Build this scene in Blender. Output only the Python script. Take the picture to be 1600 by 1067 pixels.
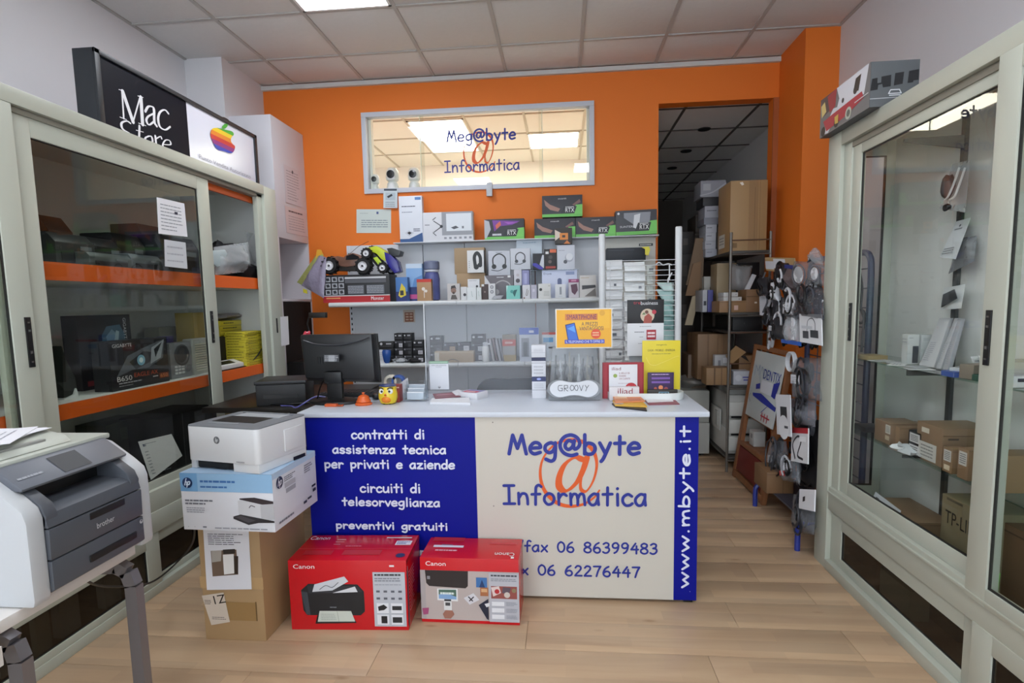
import bpy, bmesh, math, random
from mathutils import Vector, Matrix
random.seed(7)
SC = bpy.context.scene
COL = SC.collection
for o in list(bpy.data.objects): bpy.data.objects.remove(o)
PI = math.pi
# ------------------------------------------------------------------ camera
CR = Vector((0.99587205, 0.08853112, -0.02002733))
CD = Vector((-0.01083371, -0.10313174, -0.9946087))
CF = Vector((-0.09011928, 0.99071998, -0.10174689))
EYE = Vector((0, 0, 1.36))
FPX, CX, CY = 865.57, 800.0, 562.3
cam_data = bpy.data.cameras.new('camera')
cam = bpy.data.objects.new('camera', cam_data)
COL.objects.link(cam)
cam_data.sensor_width = 36.0
cam_data.lens = FPX / 1600 * 36.0
cam_data.shift_y = (CY - 533.5) / 1600
cam_data.clip_start = 0.02
M3 = Matrix((CR, -CD, -CF)).transposed()
cam.matrix_world = Matrix.Translation(EYE) @ M3.to_4x4()
SC.camera = cam
# ------------------------------------------------------------------ world, exposure
W = bpy.data.worlds.new('world'); SC.world = W
W.use_nodes = True
bg = W.node_tree.nodes['Background']
bg.inputs[0].default_value = (0.80, 0.90, 1.0, 1)
bg.inputs[1].default_value = 3.3
SC.view_settings.view_transform = 'Standard'
SC.view_settings.look = 'None'
SC.view_settings.gamma = 1
SC.view_settings.use_curve_mapping = False
SC.view_settings.exposure = 0.80
LAMP = 12.5          # shop ceiling panels
LAMP_BACK = 11.0     # panels of the room behind the window
# ------------------------------------------------------------------ pixel -> point on a plane at its real distance
def ray(u, v):
    return CR * ((u - CX) / FPX) + CD * ((v - CY) / FPX) + CF
def AX(u, v, x): d = ray(u, v); return EYE + d * (x / d.x)
def AY(u, v, y): d = ray(u, v); return EYE + d * (y / d.y)
def AZ(u, v, z): d = ray(u, v); return EYE + d * ((z - EYE.z) / d.z)
# ------------------------------------------------------------------ materials
def lin(h):
    h = h.lstrip('#'); c = [int(h[i:i+2], 16) / 255 for i in (0, 2, 4)]
    return tuple((x / 12.92 if x <= .04045 else ((x + .055) / 1.055) ** 2.4) for x in c) + (1,)
_m = {}
def mat(h, rough=.5, metal=0., noise=0., scale=8., bump=0., coat=0.):
    k = (h, rough, metal, noise, scale, bump, coat)
    if k in _m: return _m[k]
    m = bpy.data.materials.new('m_%s_%d' % (h.strip('#'), len(_m))); m.use_nodes = True
    nt = m.node_tree; b = nt.nodes['Principled BSDF']
    b.inputs['Base Color'].default_value = lin(h)
    b.inputs['Roughness'].default_value = rough
    b.inputs['Metallic'].default_value = metal
    if coat: b.inputs['Coat Weight'].default_value = coat
    if noise or bump:
        tc = nt.nodes.new('ShaderNodeTexCoord'); n = nt.nodes.new('ShaderNodeTexNoise')
        n.inputs['Scale'].default_value = scale; n.inputs['Detail'].default_value = 4
        nt.links.new(tc.outputs['Object'], n.inputs['Vector'])
        if noise:
            mx = nt.nodes.new('ShaderNodeMix'); mx.data_type = 'RGBA'
            c = lin(h); f = 1 - noise
            mx.inputs[6].default_value = (c[0] * f, c[1] * f, c[2] * f, 1)
            mx.inputs[7].default_value = tuple(min(1, x * (1 + noise * .6)) for x in c[:3]) + (1,)
            nt.links.new(n.outputs['Fac'], mx.inputs[0]); nt.links.new(mx.outputs[2], b.inputs['Base Color'])
        if bump:
            bp = nt.nodes.new('ShaderNodeBump'); bp.inputs['Strength'].default_value = bump; bp.inputs['Distance'].default_value = .01
            nt.links.new(n.outputs['Fac'], bp.inputs['Height']); nt.links.new(bp.outputs[0], b.inputs['Normal'])
    _m[k] = m; return m
def glass(tint, refl=1.0, name='glass', rough=0.0):
    m = bpy.data.materials.new(name); m.use_nodes = True
    nt = m.node_tree; nt.nodes.clear()
    out = nt.nodes.new('ShaderNodeOutputMaterial'); mx = nt.nodes.new('ShaderNodeMixShader')
    tr = nt.nodes.new('ShaderNodeBsdfTransparent'); gl = nt.nodes.new('ShaderNodeBsdfGlossy')
    fr = nt.nodes.new('ShaderNodeFresnel'); fr.inputs[0].default_value = 1.5
    tr.inputs[0].default_value = tint; gl.inputs['Roughness'].default_value = rough
    ml = nt.nodes.new('ShaderNodeMath'); ml.operation = 'MULTIPLY'; ml.inputs[1].default_value = refl
    ge = nt.nodes.new('ShaderNodeNewGeometry'); fb = nt.nodes.new('ShaderNodeMath'); fb.operation = 'SUBTRACT'; fb.inputs[0].default_value = 1.0
    nt.links.new(ge.outputs['Backfacing'], fb.inputs[1]); m2 = nt.nodes.new('ShaderNodeMath'); m2.operation = 'MULTIPLY'; m2.use_clamp = True
    nt.links.new(fr.outputs[0], ml.inputs[0]); nt.links.new(ml.outputs[0], m2.inputs[0]); nt.links.new(fb.outputs[0], m2.inputs[1]); nt.links.new(m2.outputs[0], mx.inputs[0])
    nt.links.new(tr.outputs[0], mx.inputs[1]); nt.links.new(gl.outputs[0], mx.inputs[2]); nt.links.new(mx.outputs[0], out.inputs[0])
    return m
def film(h, clear=.6, rough=.12, name='film'):
    """crinkled clear plastic bag"""
    m = bpy.data.materials.new(name); m.use_nodes = True
    nt = m.node_tree; b = nt.nodes['Principled BSDF']; out = nt.nodes['Material Output']
    b.inputs['Base Color'].default_value = lin(h); b.inputs['Roughness'].default_value = rough
    tr = nt.nodes.new('ShaderNodeBsdfTransparent'); mx = nt.nodes.new('ShaderNodeMixShader')
    n = nt.nodes.new('ShaderNodeTexNoise'); n.inputs['Scale'].default_value = 28; tc = nt.nodes.new('ShaderNodeTexCoord')
    bp = nt.nodes.new('ShaderNodeBump'); bp.inputs['Strength'].default_value = .9; bp.inputs['Distance'].default_value = .01
    nt.links.new(tc.outputs['Object'], n.inputs['Vector']); nt.links.new(n.outputs['Fac'], bp.inputs['Height']); nt.links.new(bp.outputs[0], b.inputs['Normal'])
    mx.inputs[0].default_value = 1 - clear
    nt.links.new(tr.outputs[0], mx.inputs[1]); nt.links.new(b.outputs[0], mx.inputs[2]); nt.links.new(mx.outputs[0], out.inputs[0])
    return m
def emis(h, s, name='light'):
    m = bpy.data.materials.new(name); m.use_nodes = True
    b = m.node_tree.nodes['Principled BSDF']
    b.inputs['Base Color'].default_value = lin(h); b.inputs['Emission Color'].default_value = lin(h); b.inputs['Emission Strength'].default_value = s
    return m
def wood(name, c1, c2, sx=1.2, sy=14., strips=0., rough=.35, axis='X', rnd=0.):
    m = bpy.data.materials.new(name); m.use_nodes = True
    nt = m.node_tree; b = nt.nodes['Principled BSDF']; L = nt.links.new
    g = nt.nodes.new('ShaderNodeNewGeometry'); mp = nt.nodes.new('ShaderNodeMapping'); mp.vector_type = 'POINT'
    mp.inputs['Scale'].default_value = (sx, sy, sy) if axis == 'X' else (sy, sy, sx)
    L(g.outputs['Position'], mp.inputs['Vector'])
    n = nt.nodes.new('ShaderNodeTexNoise'); n.inputs['Scale'].default_value = 1.6; n.inputs['Detail'].default_value = 7; n.inputs['Distortion'].default_value = .6
    L(mp.outputs[0], n.inputs['Vector'])
    rp = nt.nodes.new('ShaderNodeValToRGB'); rp.color_ramp.elements[0].position = .32; rp.color_ramp.elements[1].position = .68
    rp.color_ramp.elements[0].color = lin(c1); rp.color_ramp.elements[1].color = lin(c2)
    L(n.outputs['Fac'], rp.inputs[0]); last = rp.outputs[0]
    if strips:
        br = nt.nodes.new('ShaderNodeTexBrick'); br.inputs['Scale'].default_value = 1.0
        br.inputs['Brick Width'].default_value = .42; br.inputs['Row Height'].default_value = strips; br.inputs['Mortar Size'].default_value = 0.0
        br.inputs['Color1'].default_value = (.86, .86, .86, 1); br.inputs['Color2'].default_value = (1.05, 1.03, 1.0, 1); br.offset = .37
        L(g.outputs['Position'], br.inputs['Vector'])
        mu = nt.nodes.new('ShaderNodeMix'); mu.data_type = 'RGBA'; mu.blend_type = 'MULTIPLY'; mu.inputs[0].default_value = 1
        L(last, mu.inputs[6]); L(br.outputs['Color'], mu.inputs[7]); last = mu.outputs[2]
        n2 = nt.nodes.new('ShaderNodeTexVoronoi'); n2.inputs['Scale'].default_value = 1.7; mp2 = nt.nodes.new('ShaderNodeMapping'); mp2.inputs['Scale'].default_value = (1.4, 4, 1)
        L(g.outputs['Position'], mp2.inputs['Vector']); L(mp2.outputs[0], n2.inputs['Vector'])
        r2 = nt.nodes.new('ShaderNodeValToRGB'); r2.color_ramp.elements[0].color = (.55, .42, .30, 1); r2.color_ramp.elements[1].color = (1, 1, 1, 1)
        r2.color_ramp.elements[0].position = .0; r2.color_ramp.elements[1].position = .085
        L(n2.outputs['Distance'], r2.inputs[0])
        m3 = nt.nodes.new('ShaderNodeMix'); m3.data_type = 'RGBA'; m3.blend_type = 'MULTIPLY'; m3.inputs[0].default_value = .8
        L(last, m3.inputs[6]); L(r2.outputs[0], m3.inputs[7]); last = m3.outputs[2]
    if rnd:
        oi = nt.nodes.new('ShaderNodeObjectInfo'); h = nt.nodes.new('ShaderNodeHueSaturation')
        mr = nt.nodes.new('ShaderNodeMapRange'); mr.inputs[3].default_value = 1 - rnd; mr.inputs[4].default_value = 1 + rnd
        L(oi.outputs['Random'], mr.inputs[0]); L(mr.outputs[0], h.inputs['Value']); L(last, h.inputs['Color']); last = h.outputs[0]
    L(last, b.inputs['Base Color']); b.inputs['Roughness'].default_value = rough
    return m
# ------------------------------------------------------------------ mesh builder
def catmull(pts, k=6):
    pts = [Vector(p) for p in pts]
    if len(pts) < 3: return pts
    P = [pts[0] * 2 - pts[1]] + pts + [pts[-1] * 2 - pts[-2]]
    out = []
    for i in range(1, len(P) - 2):
        a, b, c, d = P[i-1], P[i], P[i+1], P[i+2]
        for j in range(k):
            t = j / k
            out.append(.5 * ((2 * b) + (c - a) * t + (2 * a - 5 * b + 4 * c - d) * t * t + (3 * b - a - 3 * c + d) * t ** 3))
    out.append(pts[-1]); return out
class MB:
    def __init__(s): s.v = []; s.f = []; s.m = []; s.mats = []; s.X = None
    def mi(s, m):
        if m not in s.mats: s.mats.append(m)
        return s.mats.index(m)
    def add(s, vs, fs, m):
        b = len(s.v)
        if s.X is not None: vs = [s.X @ Vector(p) for p in vs]
        s.v += [tuple(p) for p in vs]; i = s.mi(m)
        for f in fs: s.f.append(tuple(b + j for j in f)); s.m.append(i)
    def poly(s, pts, m): s.add(pts, [tuple(range(len(pts)))], m)
    def box(s, a, b, m):
        x0, y0, z0 = min(a[0], b[0]), min(a[1], b[1]), min(a[2], b[2]); x1, y1, z1 = max(a[0], b[0]), max(a[1], b[1]), max(a[2], b[2])
        s.add([(x0,y0,z0),(x1,y0,z0),(x1,y1,z0),(x0,y1,z0),(x0,y0,z1),(x1,y0,z1),(x1,y1,z1),(x0,y1,z1)],
              [(3,2,1,0),(4,5,6,7),(0,1,5,4),(1,2,6,5),(2,3,7,6),(3,0,4,7)], m)
    def prism(s, pts, d, m):
        """closed outline of 3-D points swept by vector d"""
        n = len(pts); d = Vector(d); A = [Vector(p) for p in pts]; B = [p + d for p in A]
        nr = Vector((0, 0, 0))
        for i in range(n): nr += A[i].cross(A[(i+1) % n])
        if nr.dot(d) > 0: A.reverse(); B.reverse()
        s.add(A + B, [tuple(range(n)), tuple(range(2*n-1, n-1, -1))] + [(i, n+i, n+(i+1) % n, (i+1) % n) for i in range(n)], m)
    def tube(s, pts, r, m, n=6, closed=False, r1=None, smooth=0):
        pts = catmull(pts, smooth) if smooth else [Vector(p) for p in pts]
        k = len(pts); vs = []; up = None
        for i, p in enumerate(pts):
            t = (pts[min(i+1, k-1)] - pts[max(i-1, 0)])
            if t.length < 1e-9: t = Vector((0, 0, 1))
            t.normalize()
            if up is None: up = t.orthogonal().normalized()
            up = (up - t * up.dot(t)); up = up.normalized() if up.length > 1e-6 else t.orthogonal().normalized()
            w = t.cross(up); rr = r if r1 is None else r + (r1 - r) * i / max(1, k-1)
            for j in range(n):
                a = 2 * PI * j / n; vs.append(p + up * math.cos(a) * rr + w * math.sin(a) * rr)
        fs = [(i*n+j, i*n+(j+1) % n, (i+1)*n+(j+1) % n, (i+1)*n+j) for i in range(k-1) for j in range(n)]
        fs += [tuple(range(n-1, -1, -1)), tuple((k-1)*n + j for j in range(n))]
        s.add(vs, fs, m)
    def cyl(s, a, b, r, m, n=16, r1=None): s.tube([a, b], r, m, n, r1=r1)
    def lathe(s, prof, m, c=(0, 0, 0), n=20, ax=None, sy=1.0):
        """profile [(r,z)] turned about z through c; ax = 3x3 matrix to tilt"""
        vs = []; k = len(prof); c = Vector(c)
        for r, z in prof:
            for j in range(n):
                a = 2 * PI * j / n; p = Vector((r * math.cos(a), r * math.sin(a) * sy, z))
                vs.append((ax @ p if ax else p) + c)
        fs = [(i*n+j, i*n+(j+1) % n, (i+1)*n+(j+1) % n, (i+1)*n+j) for i in range(k-1) for j in range(n)]
        fs += [tuple(range(n-1, -1, -1)), tuple((k-1)*n + j for j in range(n))]
        s.add(vs, fs, m)
    def ball(s, c, r, m, n=12, sc=(1, 1, 1)):
        k = n // 2; vs = []; fs = []
        for i in range(1, k):
            t = PI * i / k
            for j in range(n):
                a = 2 * PI * j / n
                vs.append((c[0] + r*sc[0]*math.sin(t)*math.cos(a), c[1] + r*sc[1]*math.sin(t)*math.sin(a), c[2] + r*sc[2]*math.cos(t)))
        fs = [(i*n+j, (i+1)*n+j, (i+1)*n+(j+1) % n, i*n+(j+1) % n) for i in range(k-2) for j in range(n)]
        a = len(vs); vs += [(c[0], c[1], c[2] + r*sc[2]), (c[0], c[1], c[2] - r*sc[2])]
        fs += [(a, j, (j+1) % n) for j in range(n)] + [(a+1, (k-2)*n+(j+1) % n, (k-2)*n+j) for j in range(n)]
        s.add(vs, fs, m)
    def blob(s, c, rx, ry, rz, m, seed=0, amp=.25, n=12):
        rd = random.Random(seed); k = 8; ph = [(rd.uniform(0, 6), rd.randint(1, 4), rd.randint(1, 4), rd.uniform(.3, 1)) for _ in range(5)]
        vs = []
        for i in range(k+1):
            t = PI * i / k
            for j in range(n):
                a = 2 * PI * j / n
                q = 1 + amp * sum(w * math.sin(p + u*a) * math.sin(vv*t) for p, u, vv, w in ph) / 2
                vs.append((c[0] + rx*q*math.sin(t)*math.cos(a), c[1] + ry*q*math.sin(t)*math.sin(a), c[2] + rz*q*math.cos(t)))
        s.add(vs, [(i*n+j, (i+1)*n+j, (i+1)*n+(j+1) % n, i*n+(j+1) % n) for i in range(k) for j in range(n)], m)
    def mesh(s, name, bevel=0., smooth=35):
        me = bpy.data.meshes.new(name)
        me.from_pydata(s.v, [], s.f)
        for m in s.mats: me.materials.append(m)
        me.polygons.foreach_set('material_index', s.m)
        bm = bmesh.new(); bm.from_mesh(me)
        if bevel:
            es = [e for e in bm.edges if len(e.link_faces) == 2 and e.calc_face_angle(0) > .6]
            bmesh.ops.bevel(bm, geom=es, offset=bevel, segments=2, affect='EDGES', clamp_overlap=True, profile=.6)
        th = math.radians(smooth)
        for f in bm.faces: f.smooth = True
        for e in bm.edges:
            if len(e.link_faces) != 2 or e.calc_face_angle(0) > th: e.smooth = False
        bm.to_mesh(me); bm.free(); return me
    def build(s, name, parent=None, bevel=0., smooth=35, loc=None):
        o = bpy.data.objects.new(name, s.mesh(name, bevel, smooth)); COL.objects.link(o)
        if parent is not None: o.parent = parent
        if loc is not None: o.location = loc
        return o
def tag(o, label=None, cat=None, group=None, kind=None):
    if label: o['label'] = label
    if cat: o['category'] = cat
    if group: o['group'] = group
    if kind: o['kind'] = kind
    return o
def empty(name, label, cat, loc=(0, 0, 0), rz=0., group=None, kind=None):
    o = bpy.data.objects.new(name, None); COL.objects.link(o); o.location = loc; o.rotation_euler = (0, 0, rz)
    return tag(o, label, cat, group, kind)
def bx(name, a, b, m, parent=None, bevel=0., kind=None):
    q = MB(); q.box(a, b, m); o = q.build(name, parent, bevel)
    if kind: o['kind'] = kind
    return o
def copy_tree(o, parent=None):
    c = o.copy(); COL.objects.link(c); c.parent = parent
    for ch in list(o.children): copy_tree(ch, c)
    return c
# ------------------------------------------------------------------ lettering
_t = {}
def tmesh(s):
    """block lettering as triangles, fitted to a unit box"""
    if s in _t: return _t[s]
    cu = bpy.data.curves.new('t', 'FONT'); cu.body = s; cu.size = 1; cu.resolution_u = 3; cu.fill_mode = 'FRONT'
    o = bpy.data.objects.new('t', cu); me = bpy.data.meshes.new_from_object(o)
    vs = [tuple(v.co[:2]) for v in me.vertices]; fs = [tuple(p.vertices) for p in me.polygons]
    bpy.data.objects.remove(o); bpy.data.meshes.remove(me); bpy.data.curves.remove(cu)
    x0 = min(v[0] for v in vs); x1 = max(v[0] for v in vs); y0 = min(v[1] for v in vs); y1 = max(v[1] for v in vs)
    vs = [((v[0]-x0)/(x1-x0), (v[1]-y0)/(y1-y0)) for v in vs]
    _t[s] = (vs, fs); return _t[s]
# hand lettering: strokes on a grid, x height 10, ascender 17. '~' marks a smooth stroke
GL = {
 'a': (10, ['~8,9.4 4.5,10 1,6.5 .8,3 3,.3 6,1.2 8,6', '8.2,10 8,5 8.6,.6']),
 'b': (10, ['1.2,17 1,.4', '~1,6.8 3.6,9.8 7.6,8.4 8.8,4.6 6.8,.8 3.2,.2 1,2.2']),
 'c': (9, ['~8,8.2 5,10 1.4,7.6 .8,3.6 3,.4 6.2,.4 8.4,2']),
 'd': (10, ['~8,7.4 5,9.6 1.4,7.4 .8,3.4 3,.4 6.4,1.2 8.2,4', '8.6,17 8.4,.4']),
 'e': (10, ['~1,5.2 4.4,5.4 8.6,6 7.4,9.4 4,10 1,6.6 1,2.8 3.8,.3 8.4,1.6']),
 'f': (9, ['~8.6,15.8 6.6,17.2 4.4,15.4 4,10 3.8,0', '.8,9 7.6,9.4']),
 'g': (10, ['~8.2,8.8 5,10 1.4,7.6 1,3.8 3.6,1.4 6.6,2.6 8.2,6', '~8.6,10 8.6,4 8,-3.4 5.4,-6 1.4,-4.4']),
 'i': (4.4, ['2.2,10 2.4,.2', '2.1,14.6 2.3,14.9']),
 'l': (4.4, ['2.4,17 2.2,.2']),
 'm': (14, ['1.2,10 1.6,.2', '~1.5,5.6 3.4,9.4 6,9.2 7,5 7,.3', '~7,5.4 9,9.6 11.6,9.2 12.4,5 12.8,.3']),
 'n': (10, ['1.2,10 1.4,.2', '~1.4,5.6 4,9.4 7.2,9 8.4,5 8.6,.3']),
 'o': (10, ['~4.6,10 1.4,7.6 .9,3.6 3.6,.3 7.2,1.4 8.8,5.2 7.4,8.8 4.6,10 3.2,9.4']),
 'p': (10, ['1,10 1.4,-6', '~1.2,7 4,9.8 7.6,8.8 8.6,5.4 6.8,1.8 3.8,1 1.4,2.6']),
 'r': (8.4, ['1.2,10 1.4,.2', '~1.4,5.4 3.4,8.8 5.6,9.6 7.6,8.2']),
 's': (9, ['~7.8,8.4 4.8,10 1.6,8.4 2.2,6 6.6,4.4 7.6,2 4.8,.2 1,1.4']),
 't': (9, ['4.6,15.6 4.4,.2', '.8,9.6 8.2,10']),
 'u': (10, ['~1.2,10 1,4 2.6,.5 6,.9 8.4,4.6', '8.6,10 8.4,4 9,.2']),
 'v': (9, ['.8,10 4.6,.3 8.6,10']),
 'w': (13.4, ['.8,10 3.8,.3 6.8,8.4 9.6,.3 12.6,10']),
 'x': (9.6, ['8.6,10 .8,.2', '1.4,10 8.4,.2']),
 'y': (10, ['1,10 5.2,.8', '~8.8,10 6,2.4 3.6,-3.6 2,-6']),
 'z': (9.6, ['1.2,9.6 8.4,9.8 1,.5 8.8,.4']),
 'I': (10.6, ['1,16.4 9.4,16.6', '5.2,16.4 5.2,.6', '.8,.4 9.8,.6']),
 'M': (15, ['1,.2 4,16.6 7.4,5 11,16.6 14,.2']),
 '@': (17, ['~10.8,10.6 7.4,12 5,9 5,6 7.2,4.2 10,6.4 11.2,10', '~11.6,12 11,7.4 12,4.6 14.6,6.4 15.6,10 13.6,14.6 9.4,16.8 4.6,15.4 1.4,11 1.2,5.6 4,1 9,-1 13.4,.2']),
 '0': (11, ['~5.6,16 2.4,13.4 1.2,8 2.6,2.4 5.6,.3 8.8,2.8 10,8 8.8,13.4 5.6,16 4.6,15.6']),
 '2': (10.6, ['~1.6,13 4,15.8 7.6,15 8.4,11.6 6,7.4 3,3.6 1.2,.6', '1.2,.5 9.6,.6']),
 '3': (10.6, ['~1.6,14 4.8,16 8.2,14.4 7.6,10.4 4.4,8.8', '~4.4,8.8 8.2,7.8 9,4.4 6.6,.9 3.4,.3 1,1.8']),
 '4': (11, ['6.6,16 1,6.4 10,6.6', '7.8,12 7.6,.2']),
 '6': (10.8, ['~7.8,15.8 4,13 1.4,7.6 1.6,3 4.6,.3 8,1 9.4,4.4 7.6,7.8 4.2,8 1.6,5.4']),
 '7': (10.6, ['1,15.6 9.6,15.8', '~9.6,15.8 6.6,9 4.4,.2']),
 '8': (10.8, ['~5.4,8.8 2,11 2,14 5.2,16 8.6,14.2 8.4,11 5.4,8.8 1.6,6.4 1.2,2.8 4.4,.4 7.8,.9 9.6,3.6 8.6,6.6 5.4,8.8']),
 '9': (10.8, ['~9,12.4 7,15.8 3.6,15.6 1.4,12.4 2.4,9 5.6,8.2 8.6,10.4 9.2,12.8 8.4,7 6.4,2.6 3.6,.4']),
 '.': (4.4, ['2,.5 2.2,.7']), '/': (9, ['8,16.6 1,-1']), "'": (4, ['2.2,17 1.8,13.4']), ' ': (9, []),
}
def hand(s):
    """strokes of a word, fitted to nothing: list of polylines and total width"""
    x = 0; out = []
    for ch in s:
        adv, st = GL[ch]
        for k in st:
            sm = k[0] == '~'; P = [tuple(float(q) for q in p.split(',')) for p in k.lstrip('~').split()]
            P = [Vector((a + x, b, 0)) for a, b in P]
            out.append(catmull(P, 5) if sm else P)
        x += adv + 1.2
    return out, x
class Face:
    """flat print on a face: origin top-left, ux right, dn down; coordinates 0..1 with v downwards"""
    def __init__(s, mb, o, ux, dn, off=.0006, step=.00016):
        s.b = mb; s.o = Vector(o); s.ux = Vector(ux); s.dn = Vector(dn); s.n = s.dn.cross(s.ux).normalized(); s.k = off; s.st = step
    def p(s, u, v): return s.o + s.ux * u + s.dn * v + s.n * s.k
    def nx(s): s.k += s.st
    def ink(s, c): return c if not isinstance(c, str) else mat(c, .45)
    def rect(s, u0, v0, u1, v1, c): s.nx(); s.b.poly([s.p(u0, v1), s.p(u1, v1), s.p(u1, v0), s.p(u0, v0)], s.ink(c))
    def poly(s, pts, c):
        s.nx(); n = len(pts); a = sum(pts[i][0]*pts[(i+1) % n][1] - pts[(i+1) % n][0]*pts[i][1] for i in range(n))
        if a > 0: pts = pts[::-1]
        s.b.poly([s.p(*q) for q in pts], s.ink(c))
    def disc(s, u, v, r, c, n=20, a0=0, a1=2*PI, ry=None):
        asp = s.ux.length / s.dn.length if ry is None else ry / r
        s.poly([(u + r*math.cos(a0+(a1-a0)*i/n), v + r*asp*math.sin(a0+(a1-a0)*i/n)) for i in range(n)], c)
    def text(s, t, u0, v0, u1, v1, c):
        s.nx(); vs, fs = tmesh(t); s.b.add([s.p(u0 + (u1-u0)*x, v1 + (v0-v1)*y) for x, y in vs], fs, s.ink(c))
    def line(s, pts, w, c, smooth=0, closed=False):
        """ribbon of width w (metres) with round ends"""
        s.nx(); P = [s.p(*q) for q in pts]; P = catmull(P, smooth) if smooth else P
        s.ribbon(P, w, c)
    def ribbon(s, P, w, c, wf=None, caps=True):
        """one continuous mitred strip with round ends, rising a hair along its length"""
        P = [p for i, p in enumerate(P) if i == 0 or (p - P[i-1]).length > 1e-6]; n = len(P); m = s.ink(c); e = 2.5e-6
        for i in range(1, n-1):
            if (P[i]-P[i-1]).normalized().dot((P[i+1]-P[i]).normalized()) < .35:
                s.ribbon(P[:i+1], w, c, wf, caps); up = s.n * (e * (i + 4)); s.ribbon([p + up for p in P[i:]], w, c, wf, caps); return
        if n == 1: P = [P[0], P[0] + s.ux.normalized()*w*.05]; n = 2
        T = [(P[i+1]-P[i]).normalized() for i in range(n-1)]; vs = []; h0 = s.k
        for i in range(n):
            a, b_ = T[max(i-1, 0)], T[min(i, n-2)]; t = a + b_
            t = t.normalized() if t.length > .2 else b_
            q = s.n.cross(t); k = 1 / max(.55, t.dot(b_)); r = (wf(t) if wf else w/2) * k; up = s.n * (e * i)
            vs += [P[i] - q*r + up, P[i] + q*r + up]
        s.b.add(vs, [(2*i, 2*i+2, 2*i+3, 2*i+1) for i in range(n-1)], m)
        if caps:
            for i, t in ((0, -T[0]), (n-1, T[-1])):
                q = s.n.cross(t); r = wf(t) if wf else w/2
                s.b.poly([P[i] - q*r*math.cos(PI*j/5) + t*r*math.sin(PI*j/5) + s.n*(e*i) for j in range(6)], m)
        s.k += e * (n + 2)
    def hand(s, t, u0, v0, u1, v1, w, c, asc=17., desc=0.):
        """hand lettering whose ascender..baseline spans v0..v1"""
        s.nx(); st, W_ = hand(t)
        xs = [p.x for l in st for p in l]; x0, x1 = min(xs), max(xs)
        for l in st:
            s.ribbon([s.p(u0 + (u1-u0)*(p.x-x0)/(x1-x0), v1 + (v0-v1)*p.y/asc) for p in l], w, c)
    def lines(s, u0, v0, u1, v1, n, c, th=.4, seed=1):
        rd = random.Random(seed); s.nx(); h = (v1-v0)/n
        for i in range(n):
            x = u0; e = u1 - (u1-u0) * rd.choice((0, .05, .12, .3))
            while x < e:
                w = min(e-x, (u1-u0)*rd.uniform(.08, .2)); y = v0 + h*i + h*(1-th)/2
                s.b.poly([s.p(x, y+h*th), s.p(x+w, y+h*th), s.p(x+w, y), s.p(x, y)], s.ink(c)); x += w + (u1-u0)*.02
    def nib(s, pts, w, c, ang=.5, thin=.18, smooth=8):
        """broad-nib pen stroke"""
        s.nx(); P = [s.p(*q) for q in pts]; P = catmull(P, smooth) if smooth else P
        d = s.ux.normalized()*math.cos(ang) - s.dn.normalized()*math.sin(ang)
        def wf(t):
            c_ = t.dot(d); return w/2 * math.sqrt(max(0, 1-c_*c_) + (thin*c_)**2 + thin*thin*.4)
        s.ribbon(P, w, c, wf, True)
    def draw(s, items):
        for it in items: getattr(s, it[0])(*it[1:])
def faces(mb, w, d, h):
    """print faces of a box centred on the origin of its base"""
    return {'F': Face(mb, (-w/2, -d/2, h), (w, 0, 0), (0, 0, -h)), 'R': Face(mb, (w/2, -d/2, h), (0, d, 0), (0, 0, -h)),
            'L': Face(mb, (-w/2, d/2, h), (0, -d, 0), (0, 0, -h)), 'T': Face(mb, (-w/2, d/2, h), (w, 0, 0), (0, -d, 0))}
def carton(name, label, cat, loc, size, c, art=None, rz=0., group=None, bevel=.0015, cm=None, rx=0., ry=0.):
    """a printed box as one mesh; loc is the centre of its base"""
    w, d, h = size; b = MB(); b.box((-w/2, -d/2, 0), (w/2, d/2, h), cm or mat(c, .5, noise=.04))
    q = MB(); fc = faces(q, w, d, h)
    for k, items in (art or {}).items(): fc[k].draw(items)
    me = b.mesh(name, bevel)
    if q.v:
        bm = bmesh.new(); bm.from_mesh(me); n0 = len(me.materials)
        vs = [bm.verts.new(p) for p in q.v]
        for m in q.mats: me.materials.append(m)
        for f, i in zip(q.f, q.m):
            try: fa = bm.faces.new([vs[j] for j in f]); fa.material_index = n0 + i
            except ValueError: pass
        bm.to_mesh(me); bm.free()
    o = bpy.data.objects.new(name, me); COL.objects.link(o); o.location = loc; o.rotation_euler = (rx, ry, rz)
    return tag(o, label, cat, group)
def pbox(name, label, cat, px, Y, d, c, art=None, z=None, rz=0., group=None, **k):
    """box whose front stands at distance Y and fills the measured outline px = (u0, v0, u1, v1)"""
    u0, v0, u1, v1 = px; vm = (v0+v1)/2; um = (u0+u1)/2
    x0 = AY(u0, vm, Y).x; x1 = AY(u1, vm, Y).x; z0 = AY(um, v1, Y).z; z1 = AY(um, v0, Y).z
    if z is not None: z1 = max(z + .01, z + (z1 - z0)) if abs(z - z0) > .03 else z1; z0 = z
    return carton(name, label, cat, ((x0+x1)/2, Y + d/2 + abs(math.sin(rz))*.5*(x1-x0)*0, z0), (x1-x0, d, z1-z0), c, art, rz, group, **k)
WHITE = mat('#e8e8e6', .45); BLACK = mat('#0d0d0f', .4); KRAFT = '#a98a63'
# ================================================================== the setting
ORANGE = mat('#e87820', .62, noise=.07, scale=2.2, bump=.05)
WALLW = mat('#e0dee1', .7, noise=.03, scale=2)
XRW, XLW, YB, ZC, YF = 1.925, -2.765, 4.65, 3.20, -3.2
FLOORM = wood('laminate', '#b4977a', '#c5a98a', .8, 7, strips=.0655, rough=.33, rnd=.035)
CEILM = mat('#dedcda', .85, noise=.03, scale=30, bump=.12)
def struct(o): o['kind'] = 'structure'; return o
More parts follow.
